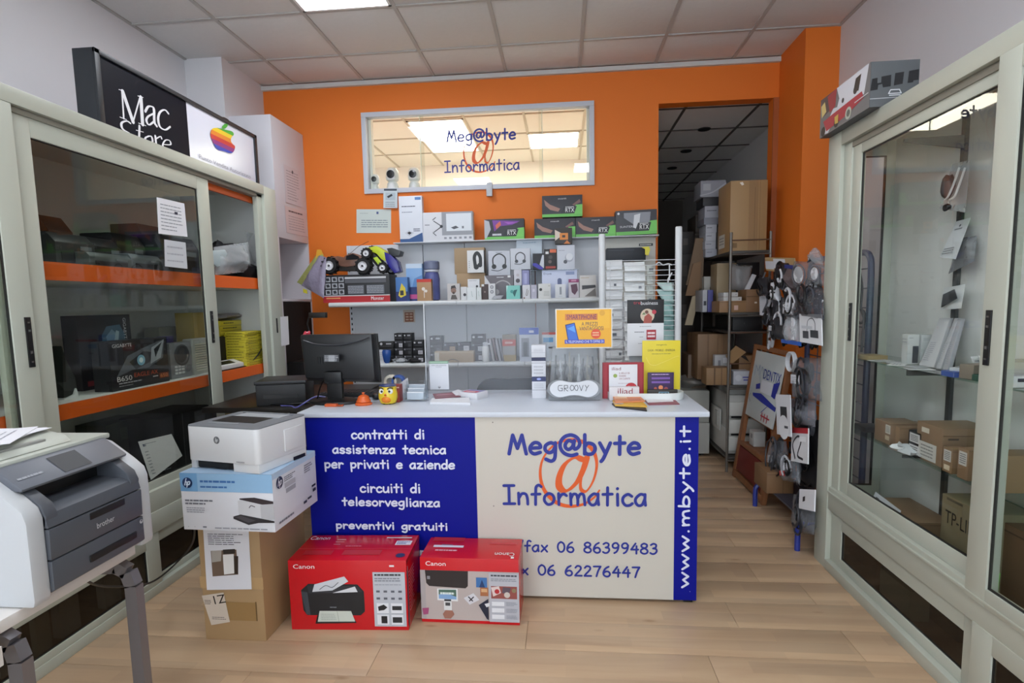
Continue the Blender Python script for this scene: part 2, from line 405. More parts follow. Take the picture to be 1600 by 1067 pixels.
# floor: sub-base, then laminate boards as pieces
fl = struct(bx('floor', (XLW - .1, YF, -.06), (2.3, 9.4, -.006), mat('#7c5a3c', .6)))
rd = random.Random(3); mesh_by_len = {}
y = -.1; row = 0
while y < 5.3:
    x = -2.2 - rd.uniform(0, 1.1)
    while x < 1.95:
        x0, x1 = max(x, -2.2), min(x + 1.28, 1.95)
        if x1 - x0 > .05:
            key = round(x1 - x0, 3)
            if key not in mesh_by_len:
                q = MB(); q.box((.0007, .0007, -.006), (x1 - x0 - .0007, .1953, 0), FLOORM); mesh_by_len[key] = q.mesh('laminate_board', .0008)
            o = bpy.data.objects.new('laminate_board', mesh_by_len[key]); COL.objects.link(o); o.parent = fl; o.location = (x0, y, 0)
        x += 1.28
    y += .196; row += 1
for a, b in (((-2.765, -3.2, -.006), (2.3, -.1, 0)), ((-2.765, 5.388, -.006), (2.3, 9.4, 0)), ((-2.765, -.1, -.006), (-2.2, 5.388, 0)), ((1.95, -.1, -.006), (2.3, 5.388, 0))):
    bx('laminate_area', a, b, FLOORM, fl)
# back wall with the glazed opening and the passage
WX0, WX1, WZ0, WZ1 = -1.635, .276, 2.296, 2.95
OX0, OX1, OZ = .782, 1.66, 2.905
b = MB(); T = .11
for p, q in (((XLW-.1, YB, 0), (WX0, YB+T, 3.3)), ((WX0, YB, 0), (WX1, YB+T, WZ0)), ((WX0, YB, WZ1), (WX1, YB+T, 3.3)), ((WX1, YB, 0), (OX0, YB+T, 3.3)), ((OX0, YB, OZ), (OX1, YB+T, 3.3)), ((OX1, YB, 0), (XRW+.1, YB+T, 3.3))):
    b.box(p, q, ORANGE)
struct(b.build('wall_back'))
struct(bx('wall_left', (XLW-.1, YF, 0), (XLW, YB, 3.3), WALLW))
struct(bx('column_left', (XLW, 4.08, 0), (-2.475, YB, 3.22), WALLW))
struct(bx('wall_right', (XRW, YF, 0), (XRW+.1, YB, 3.3), WALLW))
struct(bx('pillar_right', (1.696, 4.19, 0), (XRW, YB, 3.22), ORANGE))
struct(bx('trim_1', (-2.475, YB-.028, ZC-.035), (1.696, YB, ZC-.001), mat('#cfcdca', .6)))
struct(bx('trim_2', (1.655, YB-.012, 0), (1.70, YB, OZ), mat('#a85a2c', .6)))
# shop front behind the photographer: daylight comes in over a low wall
b = MB()
for p, q in (((XLW-.1, YF-.1, 0), (XRW+.1, YF, .5)), ((XLW-.1, YF-.1, 2.7), (XRW+.1, YF, 3.3)), ((XLW-.1, YF-.1, .5), (-2.4, YF, 2.7)), ((1.6, YF-.1, .5), (XRW+.1, YF, 2.7)), ((-.5, YF-.1, .5), (-.4, YF, 2.7))):
    b.box(p, q, WALLW)
struct(b.build('wall_front'))
# suspended ceiling: panels in a grid of bars
ce = struct(bx('ceiling', (XLW-.1, YF, 3.235), (XRW+.1, YB, 3.30), mat('#8d8a88', .8)))
GX = [-1.601 + .588*k for k in range(-2, 7)]; GY = [4.175 - .612*j for j in range(-1, 13)]
lamps = [(-1.601, 2.951), (-1.601, .503), (.163, 1.115), (.163, -1.333), (-1.601, -1.945)]
barm = mat('#b9b6b3', .6); b = MB()
for x in GX:
    if XLW < x < XRW: b.box((x-.012, YF, ZC), (x+.012, YB, ZC+.02), barm)
for yy in GY:
    if YF < yy < YB: b.box((XLW, yy-.012, ZC+.0005), (XRW, yy+.012, ZC+.02), barm)
b.box((XLW, YF, ZC), (XLW+.02, YB, ZC+.02), barm); b.box((XRW-.02, YF, ZC), (XRW, YB, ZC+.02), barm)
g_ = b.build('ceiling_grid', ce)
cache = {}
xs = [XLW+.012] + [x for x in GX if XLW < x < XRW] + [XRW-.012]; ys = sorted([y_ for y_ in GY if YF < y_ < YB] + [YF, YB])
for i in range(len(xs)-1):
    for j in range(len(ys)-1):
        x0, x1, y0, y1 = xs[i]+.011, xs[i+1]-.011, ys[j]+.011, ys[j+1]-.011
        if x1 - x0 < .03 or y1 - y0 < .03: continue
        if any(abs(xs[i]-lx) < .02 and abs(ys[j]-ly) < .02 for lx, ly in lamps): continue
        k = (round(x1-x0, 3), round(y1-y0, 3))
        if k not in cache:
            q = MB(); q.box((0, 0, 0), (k[0], k[1], .015), CEILM); cache[k] = q.mesh('ceiling_tile', .002)
        o = bpy.data.objects.new('ceiling_tile', cache[k]); COL.objects.link(o); o.parent = ce; o.location = (x0, y0, ZC + .007)
LABL = ['square light panel set in the ceiling above the left display cabinet']
DIFF = emis('#f4f8ff', LAMP, 'shop_light'); FR = mat('#e9e9e9', .4)
def lamp(x, y, z, w, d, label, m, group=None):
    r = empty('ceiling_light', label, 'ceiling light', (x + w/2, y + d/2, z), 0, group)
    q = MB(); q.box((-w/2, -d/2, 0), (w/2, -d/2+.018, .02), FR); q.box((-w/2, d/2-.018, 0), (w/2, d/2, .02), FR)
    q.box((-w/2, -d/2, 0), (-w/2+.018, d/2, .02), FR); q.box((w/2-.018, -d/2, 0), (w/2, d/2, .02), FR); q.build('frame', r)
    q = MB(); q.box((-w/2+.018, -d/2+.018, .004), (w/2-.018, d/2-.018, .012), m); q.build('diffuser', r)
for i, (lx, ly) in enumerate(lamps):
    lamp(lx+.012, ly+.012, ZC-.002, .564, .588, LABL[0] if i == 0 else 'square ceiling light panel out of view over the %s' % (['', 'left table', 'middle of the shop', 'middle of the shop front', 'left corner of the front'][i]), DIFF)
# ---- room behind the high window
bw = MB(); Y2 = 7.5
cream = mat('#eeebe4', .8)
bw.box((-3.3, YB+T, 1.2), (.74, Y2, 1.24), cream); bw.box((-3.3, Y2, 1.2), (.74, Y2+.08, 3.3), cream)
bw.box((-3.38, YB+T, 1.2), (-3.3, Y2, 3.3), cream); bw.box((.70, YB+T, 0), (.782, 9.3, 3.3), cream)
struct(bw.build('wall_back_room'))
struct(bx('ceiling_back_room', (-3.3, YB+T, ZC+.01), (.72, Y2, 3.3), mat('#e6e2da', .85)))
q = MB(); gm = mat('#bdb5a6', .7)
for x in (-2.75, -2.15, -1.55, -.95, -.35, .25): q.box((x-.012, YB+T, ZC), (x+.012, Y2, ZC+.012), gm)
for yy in (5.03, 5.65, 6.27, 6.89): q.box((-3.3, yy-.012, ZC+.001), (.72, yy+.012, ZC+.012), gm)
struct(q.build('trim_3'))
DB = emis('#fff6e4', LAMP_BACK, 'back_room_light')
lamp(-1.54, 5.68, ZC-.004, .58, 1.18, 'long bright light panel seen through the high window, left one', DB)
lamp(-.36, 6.28, ZC-.004, .58, .60, 'square bright light panel seen through the high window, right one', DB)
# high window in the orange wall
wn = empty('window_1', None, None, kind='structure'); FW = mat('#c9cdd6', .4)
b = MB(); f = .038
for p, q in (((WX0, YB-.02, WZ0), (WX1, YB+.05, WZ0+f)), ((WX0, YB-.02, WZ1-f), (WX1, YB+.05, WZ1)), ((WX0, YB-.02, WZ0+f), (WX0+f, YB+.05, WZ1-f)), ((WX1-f, YB-.02, WZ0+f), (WX1, YB+.05, WZ1-f))): b.box(p, q, FW)
b.build('window_frame', wn, .002)
b = MB()
for x in (WX0 + f, WX1 - f - .02): b.box((x, YB+.05, WZ0), (x+.02, YB+T, WZ1), cream)
b.box((WX0, YB+.05, WZ0), (WX1, YB+T, WZ0+.02), cream); b.build('window_reveal', wn)
gx0, gx1 = AY(657, 240, YB+.02).x, AY(848, 240, YB+.02).x
GLW = glass((.93, .95, .93, 1), 1.3, 'window_glass')
b = MB(); b.box((gx0, YB+.018, WZ0+f), (gx1, YB+.023, WZ1-f), GLW); pn = b.build('pane', wn)
b = MB(); b.box((gx1-.03, YB+.030, WZ0+f), (WX1-f, YB+.035, WZ1-f), GLW); b.build('pane', wn)
b = MB(); b.box((WX0+f, YB+.030, WZ0+f), (gx0+.03, YB+.035, WZ1-f), GLW); b.build('pane', wn)
b = MB(); em = mat('#cfe0d2', .2)
for x in (gx0, gx1-.004): b.box((x, YB+.016, WZ0+f), (x+.004, YB+.026, WZ1-f), em)
b.build('pane_edge', wn)
NAVY = mat('#1a2a8c', .45); ORG = mat('#d8581a', .45)
def logo(F, w, k=1.0):
    """blue wording with the big orange at-sign between its two lines; F spans the wording"""
    F.nx()
    F.nib([(.57,.36),(.51,.33),(.44,.42),(.40,.58),(.40,.72),(.45,.77),(.52,.66),(.565,.50),(.595,.33)], w*2.0, ORG, .45, .3)
    F.nib([(.595,.33),(.555,.58),(.55,.74),(.59,.77),(.64,.62),(.662,.42),(.64,.25),(.57,.13),(.47,.10),(.37,.16),(.29,.33),(.264,.54),(.29,.76),(.37,.92),(.46,.975),(.56,.95),(.64,.86),(.68,.76)], w*1.05, ORG, .9, .4)
    F.hand('Meg@byte', .045, .033, .957, .288, w, NAVY)
    F.hand('Informatica', .0, .70, 1, .958, w*.8, NAVY)
fw = MB(); p0 = AY(693, 202, YB+.017); p1 = AY(811, 268, YB+.017)
F = Face(fw, (p0.x, YB+.018, p0.z), (p1.x-p0.x, 0, 0), (0, 0, p1.z-p0.z)); logo(F, .015)
fw.build('window_lettering', wn)
# ---- passage behind the opening
DK = mat('#f2eeea', .85)
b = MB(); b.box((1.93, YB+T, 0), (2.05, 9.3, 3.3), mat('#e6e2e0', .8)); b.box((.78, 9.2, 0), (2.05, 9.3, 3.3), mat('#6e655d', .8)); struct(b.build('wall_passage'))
b = MB(); b.box((.74, YB+T, 2.93), (2.05, 9.3, 3.0), DK); cp = struct(b.build('ceiling_passage'))
b = MB(); gm2 = mat('#5d5753', .7)
for x in (1.03, 1.62): b.box((x-.011, YB+T, 2.924), (x+.011, 9.2, 2.931), gm2)
for k in range(8): b.box((.78, 4.86+.6*k-.011, 2.924), (1.93, 4.86+.6*k+.011, 2.931), gm2)
b.build('ceiling_grid', cp)
for k in range(3):
    q = MB(); q.lathe([(.0, 0), (.055, 0), (.06, .008)], mat('#1c1a19', .6), (1.33, 5.45 + .75*k, 2.918), 14)
    tag(q.build('ceiling_spot'), ['small dark round spotlight in the passage ceiling, nearest the opening', 'small dark round spotlight in the passage ceiling, middle one', 'small dark round spotlight in the passage ceiling, farthest in'][k], 'spotlight')
struct(bx('baseboard_right', (1.905, 2.95, 0), (1.925, 4.19, .08), mat('#8a6a4c', .5)))
# ================================================================== display cabinets
CABW = mat('#b5b9ac', .38, noise=.03, scale=3); CABI = mat('#e2e4e1', .6); DARK = mat('#16130f', .6); RUB = mat('#1a1a18', .6)
def frame_door(par, ax, x0, x1, y0, y1, z0, z1, st, gl, lock=None, st_near=None, bt=None, pane_label=None):
    """sliding door lying in a plane x = const, between y0..y1"""
    d = empty('door', None, None); d.parent = par; sn = st_near or st; bt = bt or st
    b = MB()
    b.box((x0, y1-st, z0), (x1, y1, z1), CABW); b.box((x0, y0, z0), (x1, y0+sn, z1), CABW)
    b.box((x0, y0+sn, z1-st*.75), (x1, y1-st, z1), CABW); b.box((x0, y0+sn, z0), (x1, y1-st, z0+bt), CABW)
    b.build('door_frame', d, .0025)
    xm = (x0+x1)/2; b = MB(); b.box((xm-.002, y0+sn, z0+bt), (xm+.002, y1-st, z1-st*.75), gl); b.build('pane', d)
    b = MB(); s = 1 if ax > 0 else -1; e = .004
    xf = x0 if ax > 0 else x1
    for a, c in (((xm-.004, y0+sn, z0+bt), (xm+.004, y0+sn+e, z1-st*.75)), ((xm-.004, y1-st-e, z0+bt), (xm+.004, y1-st, z1-st*.75)), ((xm-.004, y0+sn, z0+bt), (xm+.004, y1-st, z0+bt+e)), ((xm-.004, y0+sn, z1-st*.75-e), (xm+.004, y1-st, z1-st*.75))): b.box(a, c, RUB)
    b.build('gasket', d)
    if lock:
        ly, lz0, lz1 = lock; b = MB(); xo = xf - s*.002
        b.box((xo-.003, ly-.011, lz0), (xo+.003, ly+.011, lz1), BLACK)
        for zz, hh in ((lz1-.02, .008), (lz1-.05, .01), (lz0+.055, .012), (lz0+.02, .008)): b.box((xo-s*.003-.0015, ly-.006, zz-hh/2), (xo-s*.003+.0015, ly+.006, zz+hh/2), mat('#8d8d8a', .3, .9))
        b.build('lock', d, .002)
    return d
GR = glass((.95, .965, .955, 1), 1.0, 'cabinet_glass_right'); GLL = glass((.88, .90, .87, 1), 1.1, 'cabinet_glass_left'); GSH = glass((.80, .90, .86, 1), 1.4, 'shelf_glass')
GTIN = glass((.50, .47, .43, 1), 1.0, 'smoked_glass')
X0 = 1.306
cr = empty('display_cabinet', 'cream framed glass display cabinet along the right wall', 'display cabinet', (0, 0, 0))
def rb(name, a, b, m=CABW, bev=.003): return bx(name, a, b, m, cr, bev)
rb('end_post', (X0, 2.80, 0), (X0+.055, 2.92, 2.127)); rb('end_post', (X0+.018, 2.735, .33), (X0+.055, 2.80, 2.07))
rb('top_rail', (X0, -1.0, 2.062), (X0+.055, 2.80, 2.127)); rb('track', (X0+.020, -1.0, 2.035), (X0+.055, 2.80, 2.062), mat('#8e8c80', .5))
rb('middle_rail', (X0+.004, -1.0, .31), (X0+.055, 2.80, .425)); rb('middle_rail', (X0-.004, -1.0, .395), (X0+.02, 2.80, .405))
rb('bottom_rail', (X0-.002, -1.0, 0), (X0+.055, 2.80, .05)); rb('top_panel', (X0+.055, -1.0, 2.10), (1.60, 2.90, 2.127)); rb('bottom_panel', (X0+.055, -1.0, .30), (1.60, 2.90, .33)); rb('floor_panel', (X0+.055, -1.0, 0), (1.60, 2.90, .03), mat('#7a5c44', .6))
rb('back_panel', (1.605, -1.0, 0), (1.62, 2.92, 2.127), CABI)
frame_door(cr, 1, X0+.026, X0+.048, 1.78, 2.735, .425, 2.045, .068, GR, (2.70, 1.155, 1.33), bt=.062)
frame_door(cr, 1, X0-.002, X0+.020, .62, 1.852, .385, 2.062, .086, GR, (1.822, 1.14, 1.31), bt=.06)
frame_door(cr, 1, X0+.026, X0+.048, -.6, .66, .385, 2.062, .08, GR, bt=.06)
frame_door(cr, 1, X0+.024, X0+.044, 1.78, 2.80, .05, .312, .10, GTIN, (2.845, .19, .235), bt=.045)
frame_door(cr, 1, X0+.002, X0+.022, .62, 1.815, .05, .312, .085, GTIN, bt=.045)
b = MB()
for z0, z1 in ((.33, 2.10),):
    b.box((1.361, 2.895, z0), (1.375, 2.915, z1), CABW); b.box((1.565, 2.895, z0), (1.605, 2.915, z1), CABW); b.box((1.375, 2.895, 2.03), (1.565, 2.915, z1), CABW); b.box((1.375, 2.895, z0), (1.565, 2.915, z0+.07), CABW)
b.build('end_frame', cr, .002)
bx('end_pane', (1.375, 2.903, .40), (1.565, 2.907, 2.03), GR, cr)
b = MB()
for p, q in (((1.561, 2.897, .40), (1.567, 2.913, 2.03)), ((1.375, 2.897, 2.026), (1.565, 2.913, 2.032)), ((1.375, 2.897, .398), (1.565, 2.913, .404))): b.box(p, q, RUB)
b.build('gasket', cr)
for z in (1.068, .718): rb('glass_shelf', (X0+.075, -.9, z-.006), (1.60, 2.88, z), GSH, 0)
b = MB()
for y in (2.42, 1.28, .2): b.box((1.590, y-.012, .35), (1.604, y+.012, 2.09), mat('#3a3d3c', .5)); 
b.build('shelf_upright', cr)
b = MB()
for y in (2.42, 1.28):
    for z in (1.058, .708): b.box((X0+.12, y-.004, z-.03), (1.60, y+.004, z-.001), mat('#4c4f4e', .4))
b.build('shelf_bracket', cr)
b = MB(); b.prism([(1.37, 2.413, 1.968), (1.37, 2.413, 1.980), (1.59, 2.413, 1.985), (1.59, 2.413, 1.935)], (0, .012, 0), mat('#5a5a58', .5)); b.build('shelf_bracket', cr)
# ---- left cabinet
XL = -1.953
cl = empty('display_cabinet', 'cream framed glass display cabinet with orange shelf edges along the left wall', 'display cabinet')
def lb(name, a, b, m=CABW, bev=.003): return bx(name, a, b, m, cl, bev)
ORE = mat('#e8651a', .4)
lb('end_post', (XL-.055, 3.60, 0), (XL, 3.75, 2.165)); lb('end_post', (XL-.05, 3.54, .45), (XL-.018, 3.60, 2.11))
lb('end_post', (XL-.055, 1.80, 0), (XL-.03, 1.86, 2.165))
lb('top_rail', (XL-.055, -.8, 2.108), (XL, 3.60, 2.168)); lb('track', (XL-.055, -.8, 2.085), (XL-.018, 3.60, 2.108), mat('#8e8c80', .5))
lb('middle_rail', (XL-.055, -.8, .40), (XL-.002, 3.60, .50)); lb('middle_rail', (XL-.03, -.8, .30), (XL+.002, 3.60, .40)); lb('bottom_rail', (XL-.055, -.8, 0), (XL+.002, 3.60, .045))
lb('end_panel', (-2.62, 3.70, 0), (XL-.055, 3.75, 2.165), CABI); lb('back_panel', (-2.64, -.8, 0), (-2.62, 3.75, 2.165), CABI); lb('top_panel', (-2.62, -.8, 2.14), (XL-.055, 3.75, 2.165), CABI)
lb('soffit', (XL-.075, 1.9, 2.045), (XL-.058, 3.69, 2.085), ORE)
for i, (z0, z1) in enumerate(((1.488, 1.56), (.925, .988))):
    s = lb('shelf', (-2.60, -.8, z0), (XL-.075, 3.69, z1-.002), CABI); bx('shelf_edge', (XL-.075, -.8, z0), (XL-.060, 3.69, z1), ORE, s)
lb('shelf', (-2.60, -.8, .40), (XL-.06, 3.69, .42), CABI)
lb('divider', (-2.60, 1.77, .42), (XL-.09, 1.79, 2.14), CABI)
frame_door(cl, -1, XL-.044, XL-.024, 1.885, 3.045, .49, 2.09, .10, GLL, (2.985, 1.17, 1.35), bt=.05)
frame_door(cl, -1, XL-.022, XL-.002, .75, 1.90, .49, 2.108, .085, GLL, (1.872, 1.16, 1.345), bt=.05)
for yy in (3.66,):
    q = MB(); q.box((XL, yy-.008, 1.19), (XL+.003, yy+.008, 1.29), BLACK); q.build('lock', cl, .002)
frame_door(cl, -1, XL-.044, XL-.024, 2.30, 3.55, .045, .30, .085, GTIN, bt=.03)
frame_door(cl, -1, XL-.022, XL-.002, .9, 2.42, .045, .30, .085, GTIN, bt=.03)
b = MB()
for y in (1.72, 1.97, 2.19): b.box((XL-.14, y, .03), (XL-.10, y+.09, .39), CABI)
b.build('inner_post', cl)
# papers taped inside the door
def sheet(name, label, cat, pts, art=None, c='#e4e4e8', th=.0012, group=None):
    """thin sheet through 4 corner points (tl, tr, br, bl)"""
    P = [Vector(p) for p in pts]; n = (P[3]-P[0]).cross(P[1]-P[0]).normalized(); b = MB()
    b.prism([P[0], P[1], P[2], P[3]], -n*th, mat(c, .7))
    if art:
        F = Face(b, P[0], P[1]-P[0], P[3]-P[0], off=.0004); F.draw(art)
    o = b.build(name); return tag(o, label, cat, group)
xs_ = XL-.030
sheet('paper_sheet', 'white printed sheet taped inside the left cabinet door glass, upper one', 'paper', [AX(245, 308, xs_), AX(288, 318, xs_), AX(293, 370, xs_), AX(248, 365, xs_)], [('lines', .1, .12, .9, .9, 8, '#8c8f96', .25), ('rect', .6, .3, .72, .38, '#2a2c44')])
sheet('paper_sheet', 'small blank paper sheet inside the left cabinet door glass, lower one', 'paper', [AX(257, 374, xs_), AX(290, 379, xs_), AX(293, 420, xs_), AX(258, 416, xs_)], [('lines', .1, .12, .9, .9, 3, '#a8abb2', .2)], c='#c9ccd0')
sheet('paper_sheet', 'blank white paper sheet hanging on the far post of the left cabinet', 'paper', [AX(438, 495, XL+.004), AX(450, 494, XL+.004), AX(452, 538, XL+.004), AX(440, 541, XL+.004)])
# ---- illuminated sign box on the left cabinet
SX = -2.15
SY0, SY1 = AX(145, 97, SX).y, AX(397, 190, SX).y; SZ1, SZ0 = AX(290, 153, SX).z, 2.17
sg = empty('sign_box', 'black framed shop sign box with fruit logo standing on the left cabinet', 'sign', (SX-.05, (SY0+SY1)/2, SZ0))
L_ = SY1-SY0; Hh = SZ1-SZ0; sb = mat('#20252a', .45)
b = MB(); b.box((-.05, -L_/2, 0), (.05, L_/2, Hh), sb); b.build('housing', sg, .003)
b = MB(); 
for a, c in (((.05, -L_/2, 0), (.062, -L_/2+.03, Hh)), ((.05, L_/2-.03, 0), (.062, L_/2, Hh)), ((.05, -L_/2, Hh-.022), (.062, L_/2, Hh)), ((.05, -L_/2, 0), (.062, L_/2, .02))): b.box(a, c, sb)
b.build('frame', sg, .002)
b = MB(); F = Face(b, (.0505, -L_/2+.03, Hh-.022), (0, L_-.06, 0), (0, 0, -(Hh-.042)))
vs_ = (AX(291, 170, SX).y - SY0 - .03) / (L_-.06)
sgm = mat('#0a0f1c', .5); sgm.node_tree.nodes['Principled BSDF'].inputs['Specular IOR Level'].default_value = .15; F.rect(0, 0, vs_, 1, sgm); F.rect(vs_, 0, 1, 1, mat('#d6d8e4', .2))
W_ = mat('#e6e6ea', .5)
def uv(u, v):
    p = AX(u, v, SX); return ((p.y - SY0 - .03)/(L_-.06), (SZ1-.022-p.z)/(Hh-.042))
def serifword(word, pts_list, w): 
    for pts in pts_list: F.nib([uv(*p) for p in pts], w, W_, .15, .22, smooth=5)
z = lambda x, y: (x/3.81, 80+y/3.81)     # from an enlarged view of the photograph
st = lambda *p: [z(*q) for q in p]
M_ = [[(706,228),(735,236)], [(724,236),(735,400)], [(712,392),(752,408)], [(728,240),(790,420)], [(790,420),(832,272)], [(818,266),(850,276)], [(836,276),(846,434)], [(822,428),(866,444)]]
for s_ in M_[:]: F.nib([uv(*z(*p)) for p in s_], .010 if s_ not in (M_[3], M_[6]) else .022, W_, .1, .3, smooth=0)
for s_, w in (([(862,358),(880,330),(905,332),(914,355),(916,420),(930,446)], .018), ([(914,370),(880,388),(868,412),(884,438),(914,418)], .016),
              ([(1000,372),(978,350),(950,362),(938,400),(948,448),(980,468),(1010,450)], .017),
              ([(774,430),(750,416),(720,428),(726,462),(768,490)], .015), ([(826,446),(824,520)], .014), ([(806,470),(850,482)], .009),
              ([(880,506),(860,520),(866,560),(890,560),(904,535),(896,508),(880,506)], .014), ([(920,506),(926,560)], .014), ([(926,520),(950,508),(958,520)], .012),
              ([(966,555),(1010,556),(1004,532),(980,530),(964,556),(970,575)], .012)):
    F.nib([uv(*z(*p)) for p in s_], w, W_, .1, .32, smooth=5)
# fruit logo in six bands
fruit = [(1290,456),(1316,462),(1350,470),(1378,478),(1388,496),(1374,512),(1370,534),(1380,552),(1394,566),(1390,590),(1376,606),(1356,606),(1336,598),(1312,592),(1296,588),(1276,568),(1262,540),(1250,508),(1250,480),(1262,460)]
fr = [uv(*z(*p)) for p in catmull([(p[0], p[1], 0) for p in fruit + fruit[:1]], 3) for p in [(p.x, p.y)]]
us = [p[1] for p in fr]
def clip(poly, k, sgn):
    out = []
    for i in range(len(poly)):
        a, b_ = poly[i], poly[(i+1) % len(poly)]; da, db = sgn*(a[1]-k), sgn*(b_[1]-k)
        if da >= 0: out.append(a)
        if (da >= 0) != (db >= 0): t = da/(da-db); out.append((a[0]+(b_[0]-a[0])*t, k))
    return out
v0, v1 = min(us), max(us)
for i, c in enumerate(('#4aa63c', '#e8c72a', '#e08428', '#c93a34', '#8e2f7c', '#3648b4')):
    pl = clip(clip(fr, v0+(v1-v0)*i/6, 1), v0+(v1-v0)*(i+1)/6, -1)
    if len(pl) > 2: F.poly(pl, c)
F.poly([uv(*z(*p)) for p in ((1318,462),(1316,448),(1330,434),(1352,430),(1350,446),(1338,460))], '#4aa63c')
q0, q1 = uv(*z(1178, 600)), uv(*z(1484, 700)); F.text('Punto Vendita Autorizzato', q0[0], q0[1]+.03, q1[0], q0[1]+.10, '#8a8c98')
F.text('Apple Computer', q0[0]+.05, q0[1]+.16, q1[0]-.05, q0[1]+.23, '#8a8c98')
b.build('sign_face', sg)
b = MB(); b.tube([Vector((.0, L_/2-.32, Hh+.002)), Vector((0, L_/2-.30, Hh+.03)), Vector((0, L_/2-.24, Hh+.035)), Vector((.0, L_/2-.16, Hh+.004)), Vector((.03, L_/2+.004, Hh-.01)), Vector((.02, L_/2+.01, Hh-.25)), Vector((.02, L_/2+.04, .005))], .004, BLACK, 5, smooth=4); b.build('cable', sg)
# ---- tall white unit in the back left corner
UX = -2.15; UY0 = AX(422, 177, UX).y; UZ = 2.80; uw = mat('#d8d6dc', .5, noise=.02, scale=2)
tu = empty('corner_unit', 'tall white panelled unit in the corner behind the left cabinet', 'wall unit')
NY = (UY0+.06); nz0, nz1 = AX(447, 467, UX).z, AX(443, 372, UX).z
for nm, a, c in (('upper_box', (-2.60, UY0, nz1), (UX, YB-.002, UZ)), ('side_panel', (-2.60, UY0-.0, 0), (UX, UY0+.02, nz1)), ('shelf', (-2.60, UY0+.02, nz0-.02), (UX, YB-.002, nz0)), ('back_panel', (-2.60, UY0+.02, 0), (-2.55, YB-.002, nz1))):
    bx(nm, a, c, uw, tu, .002)
bx('dark_cover', (-2.20, UY0+.021, .02), (UX-.003, YB-.025, nz0-.025), mat('#0d0d0e', .8, noise=.1), tu)
bx('far_panel', (-2.55, YB-.02, .3), (UX, YB-.002, nz1), uw, tu)
sheet('notice', 'upper white notice on the side of the white corner unit', 'notice', [AX(443, 256, UX+.004), AX(469, 268, UX+.004), AX(472, 324, UX+.004), AX(447, 316, UX+.004)], [('lines', .12, .1, .88, .92, 11, '#9b949c', .25), ('disc', .5, .12, .05, '#55505a')], c='#d6cfd4')
sheet('notice', 'lower pinkish notice on the side of the white corner unit', 'notice', [AX(445, 321, UX+.004), AX(478, 331, UX+.004), AX(480, 370, UX+.004), AX(448, 363, UX+.004)], [('lines', .15, .12, .85, .2, 1, '#5a4e54', .7), ('lines', .12, .3, .9, .9, 6, '#a89aa0', .25)], c='#d8c8c8')
# ================================================================== the service counter
CYF = 2.434; CT = .877
TOPM = mat('#c6ccd6', .28, noise=.03, scale=2); NAVYP = mat('#030f86', .45); NAVYP.node_tree.nodes['Principled BSDF'].inputs['Specular IOR Level'].default_value = .2; CREAMP = mat('#c6c1b7', .42)
ct = empty('service_counter', 'shop counter with blue and cream lettered front and pale grey top', 'counter', (-.3, CYF+.3, 0))
def cb(name, a, b, m, bev=.002):
    o = ct.location; return bx(name, [a[i]-o[i] for i in range(3)], [b[i]-o[i] for i in range(3)], m, ct, bev)
cb('counter_top', (-1.224, CYF-.012, .853), (.633, 3.065, CT), TOPM, .004)
TX = mat('#d4d8ea', .5)
def panel(name, x0, x1, m, art):
    b = MB(); o = ct.location; b.box((x0-o.x, CYF-o.y, .012), (x1-o.x, CYF+.018-o.y, .852), m)
    F = Face(b, (x0-o.x, CYF-o.y, .852), (x1-x0, 0, 0), (0, 0, -.84)); art(F, lambda u, v: ((AY(u, v, CYF).x-x0)/(x1-x0), (.852-AY(u, v, CYF).z)/.84))
    return b.build(name, ct)
def write(F, q, t, u0, v0, u1, v1, w, c):
    a, b_ = q(u0, v0), q(u1, v1); F.hand(t, a[0], a[1], b_[0], b_[1], w, c)
def art1(F, q):
    for t, u0, v0, u1, v1 in (('contratti di', 549.3, 671, 661.8, 685.5), ('assistenza tecnica', 520, 694.7, 696, 708.8), ('per privati e aziende', 508, 717.2, 710, 732.2),
        ('circuiti di', 563.4, 754.3, 655.6, 769.3), ('telesorveglianza', 535.3, 776.2, 686.7, 791), ('preventivi gratuiti', 526.5, 813.3, 698.3, 827.6), ('www.mbyte.com', 545, 853, 668, 866)):
        write(F, q, t, u0, v0, u1, v1, .0082, TX)
def art2(F, q):
    a, b_ = q(785, 675), q(1008.4, 795); F2 = Face(F.b, F.p(*a), F.ux*(b_[0]-a[0]), F.dn*(b_[1]-a[1])); logo(F2, .0165)
    for t, u0, v0, u1, v1 in (('tel/', 783, 843, 817, 865), ('fax 06 86399483', 820, 844.5, 1026, 865.5), ('fax 06 62276447', 789, 880, 999, 901.6)): write(F, q, t, u0, v0, u1, v1, .0086, NAVY)
    for p in ((770, 659.5), (771.5, 790)): F.disc(*q(*p), .0035, '#77706a', 8)
def art3(F, q):
    a = q(1059, 917); b_ = q(1078.5, 666); o = F.p(a[0], a[1]); F2 = Face(F.b, o, F.dn*(b_[1]-a[1]), F.ux*(b_[0]-a[0])); F2.hand('www.mbyte.it', 0, 0, 1, 1, .0098, TX)
    F.disc(*q(1078, 924), .015, '#c8c8d0', 8)
panel('front_panel', -1.19, -.395, NAVYP, art1)['label'] = 'blue front panel with white service lettering'
panel('front_panel', -.395, .489, CREAMP, art2)['label'] = 'cream front panel with shop name and fax numbers'
panel('front_panel', .489, .590, NAVYP, art3)['label'] = 'narrow blue front panel with web address'
cb('side_panel', (.574, CYF+.019, .012), (.592, 3.02, .852), mat('#9a9fa8', .4)); cb('side_panel', (-1.19, CYF+.019, .012), (-1.172, 3.02, .852), mat('#b9b4aa', .5))
cb('plinth', (-1.17, CYF+.03, 0), (.57, CYF+.06, .05), BLACK)
for x in (-1.15, .555): cb('foot', (x-.02, CYF+.005, 0), (x+.02, CYF+.045, .012), BLACK)
